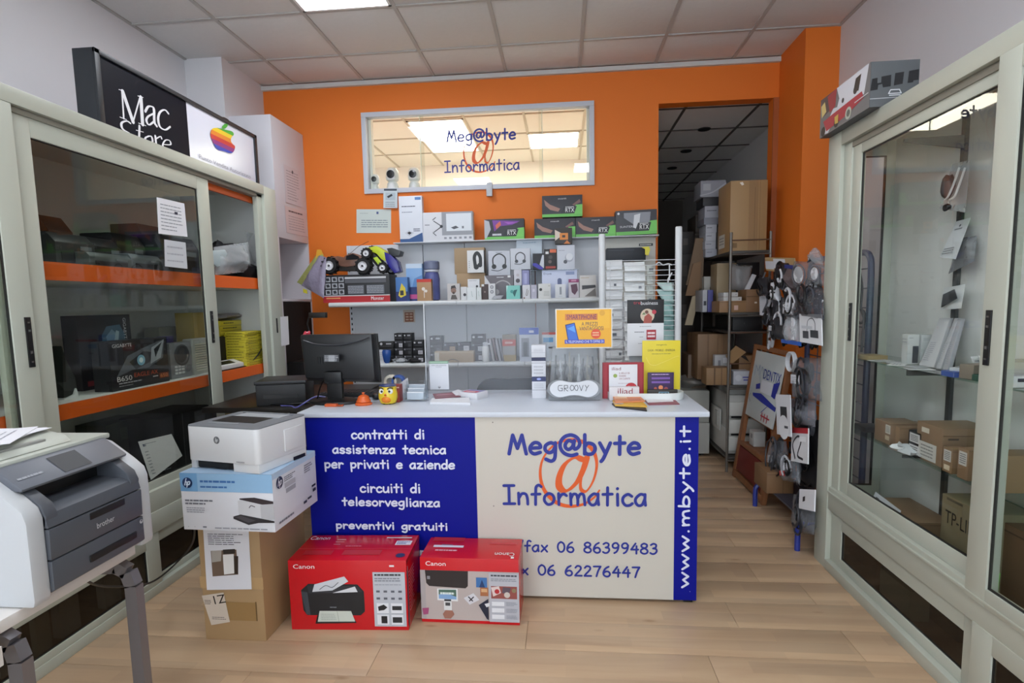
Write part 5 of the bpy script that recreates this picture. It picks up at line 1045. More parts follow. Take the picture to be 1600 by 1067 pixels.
# ================================================================== wire stand at the right end of the shelving
YS = 3.75; sz0 = .0
ws = empty('wire_stand', 'white wire display stand with thick posts behind the counter', 'stand', (AY(1000, 500, YS).x, YS, 0)); WM = mat('#d9dcde', .35)
px0, px1 = AY(941, 470, YS).x - ws.location.x, AY(1059.5, 470, YS).x - ws.location.x
for x, v in ((px0, 364), (px1, 356)):
    b = MB(); zt_ = AY(1000, v, YS).z; b.lathe([(.022, 0), (.022, zt_-.006), (.018, zt_), (.0, zt_+.001)], WM, (x, 0, 0), 14); b.build('post', ws)
for x in (px0, px1): bx('foot', (x-.025, -.2, 0), (x+.025, .2, .03), WM, ws, .004)
zt_ = AY(1000, 407, YS).z
for k in range(26):
    z_ = zt_ - .033*k; b = MB(); b.tube([(px0, -.012, z_), (px1, -.012, z_)], .0022, WM, 5); b.build('wire', ws)
    if k % 6 == 5: b = MB(); b.tube([(px0+.05, -.012, z_+.16), (px0+.05, -.012, z_-.02)], .002, WM, 5); b.build('wire', ws)
def strip_packs():
    rd = random.Random(5); n = 0
    wx = ws.location.x
    for c, (u0, u1, v0, tint) in enumerate(((946, 974, 403, '#e6e8ea'), (975, 1009, 407, '#e4e7e7'), (1010, 1022, 412, '#b9beb8'))):
        x0, x1 = AY((u0), 450, YS).x, AY(u1, 450, YS).x; cols = 1
        z_ = AY(980, v0, YS).z - .01; k = 0
        while z_ > .92:
            h = .042; o = bag('blister_pack', '%s pack from the top in the %s column of the wire stand' % (['first crinkled', 'second crinkled', 'third crinkled', 'fourth crinkled', 'fifth crinkled', 'sixth crinkled', 'seventh crinkled', 'eighth crinkled', 'ninth crinkled', 'tenth crinkled', 'eleventh crinkled', 'twelfth crinkled', 'thirteenth crinkled'][k], ['white left', 'white middle', 'narrow grey right'][c]), 'pack',
                [(x0+rd.uniform(0, .006), YS+.03, z_), (x1-rd.uniform(0, .006), YS+.03, z_), (x1-rd.uniform(0, .01), YS-.0, z_-h-.02), (x0+rd.uniform(0, .01), YS-.0, z_-h-.02)], mat(tint, .3, bump=.6, scale=35), .012, k*7+c, 'blister packs in column %d of the wire stand' % (c+1), 4)
            if rd.random() < .6:
                q = MB(); C = o.location; xa = rd.uniform(-.05, .03) if c < 2 else -.01; q.box((xa, -.022, -.012), (xa+rd.uniform(.015, .04), -.017, .006), mat(rd.choice(['#4a4d55', '#8d9096', '#6c7078']), .4)); q.build('plug', o)
            z_ -= .0655; k += 1
strip_packs()
YR = 3.80
for k, (v0, v1, c) in enumerate(((441, 452, '#c4dcd8'), (452, 470, '#a3c4c0'), (470, 492, '#8fb6b2'), (492, 512, '#7fa6a4'), (512, 540, '#9cbcb8'))):
    bag('blister_pack', ['whitish', 'pale teal', 'teal', 'dark teal', 'light teal'][k] + ' soft pack stacked by the right post of the wire stand', 'pack', [AY(1025, v0, YR), AY(1053, v0, YR), AY(1053, v1+3, YR-.02), AY(1037, v1+3, YR-.02)], mat(c, .3, bump=.5, scale=30), .03, k, 'teal soft packs on the wire stand', 5)
q = MB(); q.tube([AY(u, v, YS-.02) for u, v in ((1025, 413), (1030, 410), (1036, 414), (1044, 412), (1050, 414))], .004, WM, 6, smooth=4); 
q.tube([AY(u, v, YS-.02) for u, v in ((1046, 414), (1046, 438))], .004, WM, 6); q.tube([AY(u, v, YS-.02) for u, v in ((1050, 426), (1044, 436), (1044, 442))], .005, WM, 6); tag(q.build('wire_hook'), 'bent white wire hook at the right post of the wire stand', 'hook')
pbox('black_case', 'flat black box behind the wire stand under the tilted card box', 'box', (948, 387, 1009, 407), 4.40, .15, '#1b2029', {'F': [('rect', .04, .15, .7, .22, '#333a45')]})
pbox('storage_box', 'cream box with an inventory label behind the black flat box', 'box', (944, 371, 1024, 470), 4.56, .03, '#cfcdc4', {'F': [('rect', .68, .10, .95, .14, '#2e3236'), ('lines', .70, .11, .93, .13, 1, '#b9b9b0', .8)]})
q = MB(); q.prism([AY(u, v, 4.38) for u, v in ((1002, 386), (1014, 385), (1016, 390), (1013, 399), (1008, 398), (1008, 389))], (0, .006, 0), mat('#dcd032', .4)); tag(q.build('yellow_tag'), 'bright yellow tag hanging from the flat black box', 'tag')
# cards and posters standing on the right end of the counter
ZT = CT
def card(name, label, cat, u0, v0, u1, v1, Y, c, art, d=.006, z=None, group=None): return pbox(name, label, cat, (u0, v0, u1, v1), Y, d, c, {'F': art}, z=z, group=group)
card('poster_card', 'black business poster with a round photo of a person', 'poster', 980, 468, 1037.5, 507, 3.05, '#17161a', [('text', 'tre', .17, .08, .36, .18, '#b02a3a'), ('text', 'business', .37, .07, .83, .21, '#dcdce0'), ('disc', .55, .64, .19, '#cbb8a2', 20), ('poly', [(.44, .95), (.47, .68), (.58, .55), (.68, .7), (.66, .96)], '#a44a3c'), ('disc', .53, .50, .05, '#6a4436', 12), ('poly', [(.4, .6), (.46, .5), (.5, .6)], '#5c7a4c'), ('disc', .73, .50, .06, '#b3283a', 14)], d=.004)
card('info_card', 'white rounded card with a small red square under the black poster', 'card', 980, 505, 1037, 556, 3.04, '#dddee2', [('lines', .34, .08, .68, .11, 1, '#6a6a72'), ('lines', .2, .24, .48, .29, 1, '#4a4a52'), ('rect', .53, .2, .79, .50, '#a82432'), ('lines', .56, .25, .77, .45, 2, '#f0dfe2', .6), ('lines', .34, .40, .44, .43, 1, '#6a6a72'), ('lines', .3, .6, .6, .63, 1, '#8a8a92')], d=.004)
st_ = empty('poster_stand', 'grey upright panel carrying the black and the white cards', 'stand', (AY(1008, 540, 3.05).x, 3.0, ZT)); zl = AY(1008, 470, 3.05).z - ZT
bx('backing', (-.085, .056, 0), (.085, .060, zl), mat('#9a9ea4', .4), st_); bx('base', (-.085, -.02, 0), (.085, .055, .006), mat('#9a9ea4', .4), st_)
YI = 2.70
card('leaflet_holder', 'dark red framed leaflet stand on the counter', 'leaflet holder', 941.5, 552.5, 1006, 609, 2.76, '#9a2430', [('rect', .04, .02, .96, .98, '#a62a36')], d=.02, z=ZT)
card('leaflet', 'white leaflet with red lettering standing in the dark red holder', 'leaflet', 951.5, 558, 996, 612, 2.735, '#dbdbe0', [('text', 'iliad', .1, .07, .42, .16, '#7a3a42'), ('disc', .22, .32, .07, '#8aa04a', 14), ('text', 'IL BELLO DI', .36, .22, .72, .27, '#8a4a50'), ('text', 'ESSERE', .36, .30, .60, .35, '#8a4a50'), ('text', 'UN CLIENTE', .36, .38, .74, .43, '#8a4a50'), ('lines', .32, .52, .9, .56, 1, '#b9a9ae'), ('disc', .78, .70, .22, '#b3242e', 18), ('disc', .70, .76, .18, '#dbdbe0', 16)], d=.004, z=ZT+.002)
card('leaflet_holder', 'small white leaflet pocket reading iliad in red', 'leaflet holder', 952, 591, 999, 612, 2.70, '#d6d3d6', [('text', 'iliad', .28, .08, .78, .52, '#8e2c38')], d=.03, z=ZT+.001)
card('poster_card', 'bright yellow home mobile energy poster', 'poster', 1003.5, 532, 1063, 610, 2.83, '#ddc92e', [('text', 'sorgenia', .37, .06, .64, .095, '#6a6224'), ('text', 'CASA - MOBILE - ENERGIA', .14, .155, .86, .19, '#4a4420'), ('lines', .25, .23, .78, .245, 1, '#8a8038', .6), ('line', [(.1, .3), (.2, .42), (.35, .44), (.5, .40), (.65, .36), (.85, .30), (.95, .28)], .0018, '#f0e070', 4)], d=.006, z=ZT)
card('leaflet', 'purple leaflet with warm lights in the small dark holder', 'leaflet', 1012, 570, 1053, 608, 2.80, '#3a2350', [('lines', .15, .04, .85, .12, 1, '#c9a8d8'), ('rect', .15, .2, .85, .28, '#7a55a8'), ('rect', .15, .36, .85, .44, '#7a55a8'), ('disc', .5, .62, .09, '#e08a5a', 12), ('disc', .3, .66, .06, '#b35a4a', 10), ('disc', .7, .68, .08, '#a04a4a', 10)], d=.006, z=ZT+.002)
card('leaflet_holder', 'small black leaflet pocket with a blue sign', 'leaflet holder', 1012, 598.5, 1059, 611, 2.775, '#33302c', [('line', [(.38, .3), (.38, .8), (.7, .8), (.7, .3), (.38, .3)], .003, '#8fc4dc'), ('disc', .48, .6, .05, '#8fc4dc', 10), ('disc', .6, .6, .05, '#8fc4dc', 10)], d=.02, z=ZT+.001)
tr = empty('oval_tray', 'white oval tray holding the leaflets on the counter', 'tray', (AZ(1010, 617, ZT).x, 2.77, ZT)); xl, xr = AY(950, 612, 2.72).x - tr.location.x, AY(1069, 612, 2.75).x - tr.location.x
def stad(w, d, n=10):
    out = []
    for cx, a0 in ((w/2-d/2, -PI/2), (-w/2+d/2, PI/2)):
        for i in range(n+1): a = a0+PI*i/n; out.append((cx+d/2*math.cos(a), d/2*math.sin(a)))
    return out
trm = mat('#dde1e0', .3); S = stad(xr-xl, .16); S2_ = stad(xr-xl-.008, .152); n = len(S); b = MB(); cx_ = (xl+xr)/2
vs = [(x+cx_, y, .0008) for x, y in S] + [(x+cx_, y, .036) for x, y in S] + [(x+cx_, y, .036) for x, y in S2_] + [(x+cx_, y, .004) for x, y in S2_]
b.add(vs, [(k*n+i, k*n+(i+1) % n, (k+1)*n+(i+1) % n, (k+1)*n+i) for k in range(3) for i in range(n)], trm); b.build('rim', tr)
b = MB(); b.prism([(x+cx_, y, .0005) for x, y in S2_], (0, 0, .0012), trm); b.build('base', tr)
# magazines and flyers
for k, (pts, z_, h, c, art, lb_) in enumerate((
    ([(956, 630), (1005, 630), (1011, 641), (962, 635)], 0, .006, '#2e2c2e', [], 'black magazine under the orange brochures on the counter edge'),
    ([(957, 625), (1000, 623), (1011, 634), (961, 632)], .0065, .008, '#d9a93c', [('rect', .1, .1, .9, .4, '#e8c860'), ('rect', 0, .5, .3, 1, '#c9b9a8')], 'yellow brochure in the pile on the counter edge'),
    ([(957, 618), (998, 617), (1008, 626), (961, 628)], .015, .006, '#d88a5a', [('rect', .05, .1, .5, .5, '#e8b890'), ('rect', .5, .5, .95, .9, '#c86a3a')], 'orange brochure on top of the pile on the counter edge'),
    ([(1004, 622), (1050, 620), (1062, 631), (1014, 632)], 0, .004, '#8a4a56', [('lines', .1, .2, .9, .8, 4, '#d9c0c4', .4)], 'dark pink flyer beside the brochures'),
    ([(1004, 618), (1044, 617), (1052, 626), (1012, 628)], .0045, .004, '#dcd9dc', [('lines', .1, .2, .9, .6, 3, '#b97a80', .4)], 'white flyer lying across the dark pink flyer'),
    ([(675, 622), (733, 621), (735, 629), (672, 628)], 0, .012, '#d9dade', [], 'stack of white forms behind the plexiglass'),
    ([(676, 615), (716, 612), (720, 619), (680, 622)], .0125, .004, '#7a4a54', [('rect', .1, .3, .9, .5, '#a8707a')], 'narrow dark red leaflet on the white forms'),
    ([(706, 612), (716, 608), (730, 615), (712, 617)], .0, .02, '#e0e0e6', [], 'folded white paper beside the red and white box'))):
    P = [AZ(u, v, ZT+z_+h) for u, v in pts]; b = MB(); C = sum(P, Vector())/4; P = [p-C for p in P]
    b.prism(P, (0, 0, -h+.0004), mat(c, .5)); F = Face(b, P[0], P[1]-P[0], P[3]-P[0], off=.0003); F.n = Vector((0, 0, 1)); F.draw(art)
    tag(b.build('brochure', None, 0, 35, C), lb_, 'brochure')
carton('small_box', 'white box with red top print on the counter', 'box', (AZ(736, 624, ZT).x+.005, 2.80, ZT), (.115, .10, .035), '#dcdce0', {'T': [('rect', .08, .05, .92, .95, '#8a8ab4'), ('rect', .15, .45, .85, .9, '#c2363e'), ('lines', .25, .55, .75, .8, 1, '#e4d8dc', .6)], 'F': [('lines', .08, .6, .4, .75, 1, '#8a8a92')]}, rz=-.45)
# white tower of small boxes
zc = ZT
for k, (v0, v1, lb_) in enumerate(((592, 626, 'lowest white box with a blue stripe in the narrow tower'), (562, 592, 'middle white box with a blue stripe in the narrow tower'), (543, 562, 'topmost plain white box of the narrow tower'))):
    h = AY(841, v0, 2.78).z - AY(841, v1, 2.78).z; x0, x1 = AY(831, 590, 2.78).x, AY(853, 590, 2.78).x
    st0 = [('rect', 0, 0, 1, .22, '#2c3560'), ('disc', .5, .11, .16, '#9aa8e0', 10, 0, 2*PI, .05)] if k < 2 else []
    art = {'F': st0 + [('rect', 0, .60, 1, .62, '#8a8a94')] + [('lines', .15, .3, .85, .55, 3, '#b4b5bc', .4)]}
    if k == 1: art['F'] = [('rect', 0, .0, 1, .02, '#6a6a74'), ('rect', 0, .28, 1, .30, '#8a8a94')]+[('lines', .15, .4, .85, .9, 3, '#b4b5bc', .4)]+[('rect', 0, .0, 1, .18, '#20264a')]
    carton('small_box', lb_, 'box', ((x0+x1)/2, 2.815, zc), (x1-x0, .07, h-.0006), '#d3d4da', art, bevel=.001); zc += h
# transparent display box with silver plate
gp = empty('acrylic_display', 'clear acrylic display box full of earphones with a silver lettered plate', 'display box', (AY(898, 628, 2.70).x, 2.70, ZT)); g0 = gp.location
AC = film('#9aa0a6', .62, .1, 'clear_box'); AC.node_tree.nodes['Bump'].inputs['Strength'].default_value = .05
b = MB(); hw1, hw2 = .128, .108; hz = AY(898, 543, 2.70).z - ZT
b.add([(-hw1, 0, .002), (hw1, 0, .002), (hw2, 0, hz), (-hw2, 0, hz), (-hw1, .13, .002), (hw1, .13, .002), (hw2, .11, hz), (-hw2, .11, hz)], [(0, 1, 2, 3), (5, 4, 7, 6), (1, 5, 6, 2), (4, 0, 3, 7), (0, 4, 5, 1), (3, 2, 6, 7)], AC); b.build('box', gp, .006)
def eight(k, c=.0):
    out = []; A_ = AY(855, 607, 2.70).x - g0.x; B_ = AY(939, 607, 2.70).x - g0.x; L = (B_-A_)/2*k; ch = .058*k; cz = AY(897, 607, 2.70).z - ZT
    for i in range(48):
        a = 2*PI*i/48; x = math.cos(a); y = math.sin(a); out.append((L*(abs(x)**.8)*(1 if x > 0 else -1)+(A_+B_)/2, ch*y*(1-.42*math.exp(-(x/.42)**2)), cz))
    return out
b = MB(); b.prism([(x, -.004, z_+c) for x, z_, c in eight(1.0)], (0, -.003, 0), mat('#77797c', .3, .6)); b.build('plate_rim', gp)
b = MB(); b.prism([(x, -.0072, z_+c) for x, z_, c in eight(.90)], (0, -.002, 0), mat('#c4c5c9', .35, .3)); pl = b.build('plate', gp)
b = MB(); F = Face(b, (AY(872, 602, 2.69).x-g0.x, -.0094, AY(897, 601, 2.69).z-ZT), (AY(921, 602, 2.69).x-AY(872, 602, 2.69).x, 0, 0), (0, 0, -(AY(897, 601, 2.69).z-AY(897, 611, 2.69).z)))
for pts in ([(.13, .1), (.03, .1), (0, .3), (0, .75), (.04, .95), (.13, .95), (.14, .55), (.08, .55)], [(.20, 1), (.20, .1), (.30, .1), (.31, .5), (.20, .55), (.31, 1)], [(.38, .5), (.42, .08), (.48, .12), (.56, .85), (.61, .92), (.64, .5), (.61, .08), (.55, .15), (.48, .85), (.42, .92), (.38, .5)], [(.68, .1), (.74, .95), (.80, .1)], [(.86, .1), (.92, .5), (.98, .1)], [(.92, .5), (.88, 1)]): F.line(pts, .0028, '#3a3b40')
b.build('plate_lettering', gp)
rd = random.Random(9)
for k in range(9):
    x = -.09+.0225*k; z1 = hz*rd.uniform(.75, .95); m_ = [mat('#26272c', .4), mat('#c9ccd2', .4), mat('#3a3c44', .4), mat('#a9a69a', .4)][k % 4]
    b = MB(); b.tube([(x, .05, z1), (x+rd.uniform(-.006, .006), .04, z1*.75), (x+rd.uniform(-.006, .006), .05, z1*.5), (x+rd.uniform(-.004, .004), .045, z1*.35)], .004, m_, 6, smooth=4); b.ball((x, .045, z1*.75), .011, m_, 8); b.blob((x, .055, z1*.42), .010, .012, .03, m_, k, .3, 8)
    o = b.build('earphone', None, 0, 35, (g0.x, g0.y, g0.z)); tag(o, '%s earphones hanging inside the clear display box, %s from the left' % (['black', 'white', 'dark grey', 'beige'][k % 4], ['first', 'second', 'third', 'fourth', 'fifth', 'sixth', 'seventh', 'eighth', 'ninth'][k]), 'earphone', 'earphones in the clear display box')
# yellow poster on a holder
pbox('poster_card', 'yellow smartphone offer poster in a white frame', 'poster', (868, 482, 957, 544), 2.692, .006, '#dcdcd6', {'F': [('rect', .02, .025, .98, .975, '#e3a726'), ('rect', .3, .05, .95, .5, '#e8b230'), ('rect', .17, .13, .74, .29, '#c97a3c'), ('text', 'SMARTPHONE', .20, .15, .72, .27, '#5a2a5a'), ('text', 'A PREZZI', .46, .34, .74, .43, '#3a3050'), ('text', 'VANTAGGIOSI', .42, .45, .84, .55, '#3a3050'), ('poly', [(.17, .40), (.34, .35), (.41, .80), (.22, .84)], '#1c2a6c'), ('poly', [(.19, .42), (.33, .37), (.395, .78), (.23, .81)], '#3a6ac8'), ('poly', [(.21, .5), (.33, .42), (.35, .6)], '#5a9ae0'), ('disc', .71, .64, .085, '#d8502c', 20), ('lines', .65, .58, .77, .70, 2, '#e8b890', .5), ('rect', .16, .78, .86, .88, '#3c4ab0'), ('text', 'IL TELEFONINO CHE TI OFFRE DI', .18, .80, .84, .86, '#d8dcf0'), ('disc', .82, .12, .05, '#d8a030', 10)]})
ph = empty('poster_clip', 'clear clip holding the yellow smartphone poster on the acrylic display', 'clip', (AY(912, 545, 2.70).x, 2.70, ZT + hz)); b = MB(); b.box((-.03, .0, -.001), (.03, .004, .05), mat('#c0c4c8', .2)); b.build('back_jaw', ph)
# ---- plexiglass screen
PX = bpy.data.materials.new('plexiglass'); PX.use_nodes = True
nt = PX.node_tree; pb = nt.nodes['Principled BSDF']; pb.inputs['Base Color'].default_value = lin('#d4d8e0'); pb.inputs['Roughness'].default_value = .03
t_ = nt.nodes.new('ShaderNodeBsdfTransparent'); t_.inputs[0].default_value = (.93, .94, .95, 1); mx = nt.nodes.new('ShaderNodeMixShader'); mx.inputs[0].default_value = .11
nt.links.new(t_.outputs[0], mx.inputs[1]); nt.links.new(pb.outputs[0], mx.inputs[2]); nt.links.new(mx.outputs[0], nt.nodes['Material Output'].inputs[0])
YP = 2.95; pzt = AY(800, 470, YP).z
sc = empty('plexiglass_screen', 'clear plexiglass counter screen', 'screen', (AY(800, 600, YP).x, YP, ZT)); x0, x1 = AY(665, 560, YP).x - sc.location.x, AY(858, 560, YP).x - sc.location.x
b = MB(); b.box((x0, -.002, .0), (x1, .002, pzt-ZT), PX); b.build('pane', sc)
b = MB(); b.box((x0-.002, -.003, 0), (x0+.002, .003, pzt-ZT), mat('#dfe3e6', .2)); b.build('polished_edge', sc)
b = MB(); b.prism([(x0, .0, .0), (x0, -.10, .0), (x0, -.02, .12), (x0, 0, .22)], (.004, 0, 0), PX); b.build('foot', sc); b = MB(); b.prism([(x1-.02, .0, .0), (x1-.02, -.10, .0), (x1-.02, -.02, .12), (x1-.02, 0, .22)], (.004, 0, 0), PX); b.build('foot', sc)
card('info_card', 'white card with a green header taped on the plexiglass screen', 'card', 671, 564, 701, 608.5, 2.943, '#dcdee4', [('rect', 0, 0, 1, .09, '#6c9a78'), ('rect', .03, .02, .97, .07, '#a8c4ae'), ('text', 'LASCIA UNA RECENSIONE', .12, .13, .9, .17, '#7c808a'), ('text', 'SU GOOGLE', .35, .19, .65, .225, '#7c808a'), ('disc', .5, .915, .06, '#55585f', 12), ('disc', .5, .905, .035, '#dcdee4', 10)], d=.003)
# ---- monitor seen from behind
MK = mat('#0e0f11', .45); MK2 = mat('#141518', .35)
mo = empty('monitor', 'black computer monitor seen from behind on the counter', 'monitor', (AZ(523, 622, ZT).x, 2.70, ZT), 0); m0 = mo.location
def mp_(u, v, Y=2.66): p = AY(u, v, Y); return (p.x-m0.x, p.y-m0.y, p.z-m0.z)
cr_ = [mp_(463, 524, 2.66), mp_(583, 522, 2.66), mp_(589, 600, 2.66), mp_(472, 597, 2.66)]
b = MB(); b.prism([Vector(p) + Vector((0, .055, 0)) for p in cr_], (0, .02, 0), MK); b.build('screen_bezel', mo, .003)
b = MB(); c4 = [Vector(p) for p in cr_]; mid = sum(c4, Vector())/4; inn = [mid + (p-mid)*.93 + Vector((0, .0, .012)) for p in c4]
b.add([p + Vector((0, .055, 0)) for p in c4] + [Vector((p.x, .0-.03, p.z)) for p in inn], [(0, 1, 5, 4), (1, 2, 6, 5), (2, 3, 7, 6), (3, 0, 4, 7), (4, 5, 6, 7), (3, 2, 1, 0)], MK2); b.build('rear_shell', mo, .012)
b = MB(); b.tube([Vector(mp_(474, 532, 2.628)), Vector(mp_(495, 538, 2.626)), Vector(mp_(530, 539, 2.626)), Vector(mp_(560, 533, 2.626)), Vector(mp_(576, 527, 2.630))], .004, mat('#2a2c32', .3), 8, smooth=6); b.build('rear_ridge', mo)
b = MB(); F = Face(b, Vector(mp_(506, 553, 2.627)), Vector(mp_(530, 553, 2.627))-Vector(mp_(506, 553, 2.627)), Vector(mp_(506, 566, 2.627))-Vector(mp_(506, 553, 2.627))); F.rect(0, .05, 1, .95, '#3c3e42'); F.rect(.3, .15, .7, .9, '#8f9196'); F.lines(.05, .15, .95, .9, 4, '#b4b6ba', .4, 4); b.build('rating_label', mo)
b = MB(); p = Vector(mp_(521, 606, 2.66)); b.box((p.x-.04, -.03, .02), (p.x+.04, .0, .17), MK); b.box((p.x-.045, -.045, .10), (p.x+.045, .03, .16), MK2); b.build('neck', mo, .006)
b = MB(); b.lathe([(.13, 0), (.135, .004), (.13, .014), (.10, .02), (.04, .024)], MK, (p.x-.0, -.02, 0), 30, sy=.62); b.build('base', mo)
q = MB(); P = AY(506, 550, 2.63)
for k in range(4): q.box((mp_(475+k*.1, 560)[0] if 0 else -.02+.012*k, -.034, .20), (-.02+.012*k+.006, -.031, .235), BLACK)
q.build('vent', mo)
b = MB(); b.tube([Vector(mp_(505, 596, 2.66)), Vector(mp_(500, 606, 2.68)), Vector(mp_(496, 622, 2.72)), Vector(mp_(492, 628, 2.72))], .004, BLACK, 6, smooth=4); b.build('cable', mo)
q = MB(); p = AZ(541, 622, ZT); q.box((-.03, -.012, 0), (.03, .012, .014), mat('#cf5a2a', .4)); q.box((.03, -.01, .001), (.06, .01, .01), BLACK); o = q.build('usb_stick', None, .003, 35, (p.x+.02, 2.575+.0, ZT+.0)); tag(o, 'orange memory stick before the monitor foot', 'memory stick')
q = MB(); p = AY(478, 517, 2.70); q.blob((0, 0, 0), .022, .018, .012, mat('#c23a4a', .6), 3, .5, 9); q.blob((.008, -.004, .006), .008, .01, .006, mat('#dcdcdc', .6), 5, .4, 7); o = q.build('small_toy', None, 0, 60, (AY(479, 519, 2.72).x, 2.725, AY(479, 524, 2.72).z+.006)); tag(o, 'tiny red and white ornament on the top corner of the monitor', 'ornament')
# service bell, owl figure, card holder, tapes
bl = empty('service_bell', 'round orange push bell on the counter', 'bell', (AZ(565, 634, ZT).x, AZ(565, 634, ZT).y+.03, ZT)); OB = mat('#d8622e', .25)
b = MB(); b.lathe([(.040, 0), (.042, .006), (.036, .012), (.033, .013)], OB, n=26); b.build('base', bl)
b = MB(); b.lathe([(.033, .014), (.036, .018), (.032, .024), (.031, .027), (.025, .042), (.012, .050), (.0, .051)], OB, n=26); b.build('dome', bl)
b = MB(); b.lathe([(.004, .05), (.004, .056), (.008, .058), (.006, .062), (0, .063)], OB, n=14); b.build('button', bl)
ow = empty('owl_figure', 'yellow owl shaped figure with big eyes and orange belly', 'figure', (AZ(603, 633, ZT).x, AZ(603, 633, ZT).y+.04, ZT)); YM = mat('#e0c22e', .3)
b = MB(); b.lathe([(.02, 0), (.038, .006), (.047, .03), (.047, .05), (.043, .07), (.042, .085), (.036, .092), (0, .093)], YM, n=26, sy=.85); b.build('body', ow)
b = MB(); b.ball((0, -.022, .028), .028, mat('#e0801e', .35), 18, (1, .8, .8)); b.build('belly', ow)
for s_ in (-1, 1):
    b = MB(); b.ball((s_*.021, -.031, .067), .014, WHITE, 14, (1, .5, 1)); e = b.build('eye', ow); b = MB(); b.ball((s_*.019, -.038, .067), .006, BLACK, 10, (1, .4, 1)); b.build('pupil', e)
    b = MB(); b.tube([(s_*.010, -.040, .079), (s_*.022, -.038, .085), (s_*.036, -.030, .082)], .003, BLACK, 6, smooth=3); b.build('eyebrow', ow)
    b = MB(); b.ball((s_*.014, -.02, .004), .008, BLACK, 8, (1, 1, .5)); b.build('foot', ow)
b = MB(); b.lathe([(.006, 0), (0, .012)], OB, (0, -.044, .05), 8, Matrix.Rotation(PI/2, 3, 'X')); b.build('beak', ow)
b = MB(); b.lathe([(.041, .088), (.043, .092), (.03, .098), (0, .10)], mat('#2a3a6a', .4), n=24, sy=.85); b.build('cap', ow)
pbox('small_box', 'small dark red printed box behind the owl figure', 'box', (612, 602, 624, 630), 2.68, .06, '#8e3530', {'F': [('rect', 0, .1, 1, .16, '#d8c0b0'), ('rect', .1, .3, .9, .9, '#a84438')]}, z=ZT)
for k, (u, c, lb_) in enumerate(((608, '#cfc8b8', 'beige roll of tape behind the owl figure'), (620, '#2f4f94', 'blue roll of tape behind the owl figure'))):
    p = AY(u, 605, 2.78); b = MB(); ax = Matrix.Rotation(PI/2, 3, 'X') @ Matrix.Rotation(0, 3, 'Z'); r_ = .034; n = 24; vs = []
    for rr2, yy in ((r_, 0), (r_, .03), (r_*.6, .03), (r_*.6, 0)):
        for j in range(n): a = 2*PI*j/n; vs.append((rr2*math.cos(a), yy, rr2*math.sin(a)))
    b.add(vs, [(kk*n+j, kk*n+(j+1) % n, ((kk+1) % 4)*n+(j+1) % n, ((kk+1) % 4)*n+j) for kk in range(4) for j in range(n)], mat(c, .4)); o = b.build('tape_roll', None, 0, 35, (p.x, 2.80, ZT+.034+.055*1)); tag(o, lb_, 'tape')
pbox('tape_stand', 'low dark stand under the tape rolls', 'stand', (600, 612, 630, 620), 2.78, .07, '#3a3a40', None, z=ZT)
ch = empty('card_holder', 'clear acrylic card holder on the counter', 'card holder', (AZ(646, 629, ZT).x, AZ(646, 629, ZT).y+.02, ZT)); AH = glass((.88, .91, .93, 1), 2.4, 'card_holder_acrylic')
b = MB(); b.box((-.058, 0, .0), (.058, .07, .012), AH); b.build('base', ch)
for k in range(4): b = MB(); b.box((-.058, .004+.02*k, .012), (.058, .007+.02*k, .045+.018*k), AH); b.build('divider', ch)
for k in range(3): b = MB(); b.box((-.04, .010+.02*k, .012), (.045, .0125+.02*k, .05+.016*k), mat('#d9dbe0', .5)); o = b.build('business_card', None, 0, 35, tuple(ch.location)); tag(o, 'white business cards in the acrylic holder, %s slot' % ['front', 'middle', 'back'][k], 'card', 'business cards in the acrylic holder')
sheet('paper_sheet', 'white folded paper standing behind the dark red box', 'paper', [AY(623, 600, 2.73), AY(637, 590, 2.80), AY(641, 620, 2.80), AY(624, 628, 2.73)], None, '#d3d4da')
# keyboard, mouse and papers behind the monitor
q = MB(); q.box((-.2, -.07, 0), (.2, .07, .02), mat('#1b1c1f', .5)); kb = q.build('keyboard', None, .004, 35, (AZ(570, 608, ZT+.02).x-.0, 2.90, ZT)); tag(kb, 'black keyboard behind the monitor on the counter', 'keyboard'); 
q = MB()
for i in range(15):
    for j in range(5): q.box((-.19+.0255*i, -.06+.025*j, .02), (-.19+.0255*i+.021, -.06+.025*j+.02, .026), mat('#26272b', .5))
k_ = q.build('keys', kb); k_['kind'] = 'stuff'
q = MB(); q.ball((0, 0, .012), .03, BLACK, 14, (1, 1.5, .6)); o = q.build('computer_mouse', None, 0, 60, (AZ(578, 607, ZT).x + .05+.12, 2.78, ZT+.006)); tag(o, 'black computer mouse between the monitor and the owl figure', 'mouse')
# ---- dark low desk and equipment left of the counter
dk = empty('back_desk', 'dark desk behind the left end of the counter', 'desk', (-1.65, 3.25, 0)); 
bx('desk_top', (-.30, -.45, .80), (.42, .40, .83), mat('#1a1612', .4), dk, .003); 
for x, y in ((-.27, -.42), (.38, -.42), (-.27, .36), (.38, .36)): bx('leg', (x-.02, y-.02, 0), (x+.02, y+.02, .80), BLACK, dk)
pr = empty('label_printer', 'small black desktop printer behind the counter by the cabinet post', 'printer', (-1.56, 2.98, .83), .25)
b = MB(); b.box((-.13, -.12, 0), (.13, .12, .115), mat('#141416', .5)); b.build('body', pr, .006); b = MB(); b.box((-.135, -.125, .116), (.135, .125, .135), mat('#1e1f22', .45)); b.build('lid', pr, .005); bx('paper_slot', (-.09, -.1225, .04), (.09, -.119, .06), BLACK, pr)
q = MB(); q.tube([(-1.50, 2.80, .84), (-1.42, 2.76, .845), (-1.36, 2.70, .85), (-1.30, 2.78, .89), (-1.25, 2.80, .885)], .004, mat('#5a5a9a', .4), 6, smooth=5); tag(q.build('cable'), 'violet cable running from the dark desk to the counter', 'cable')
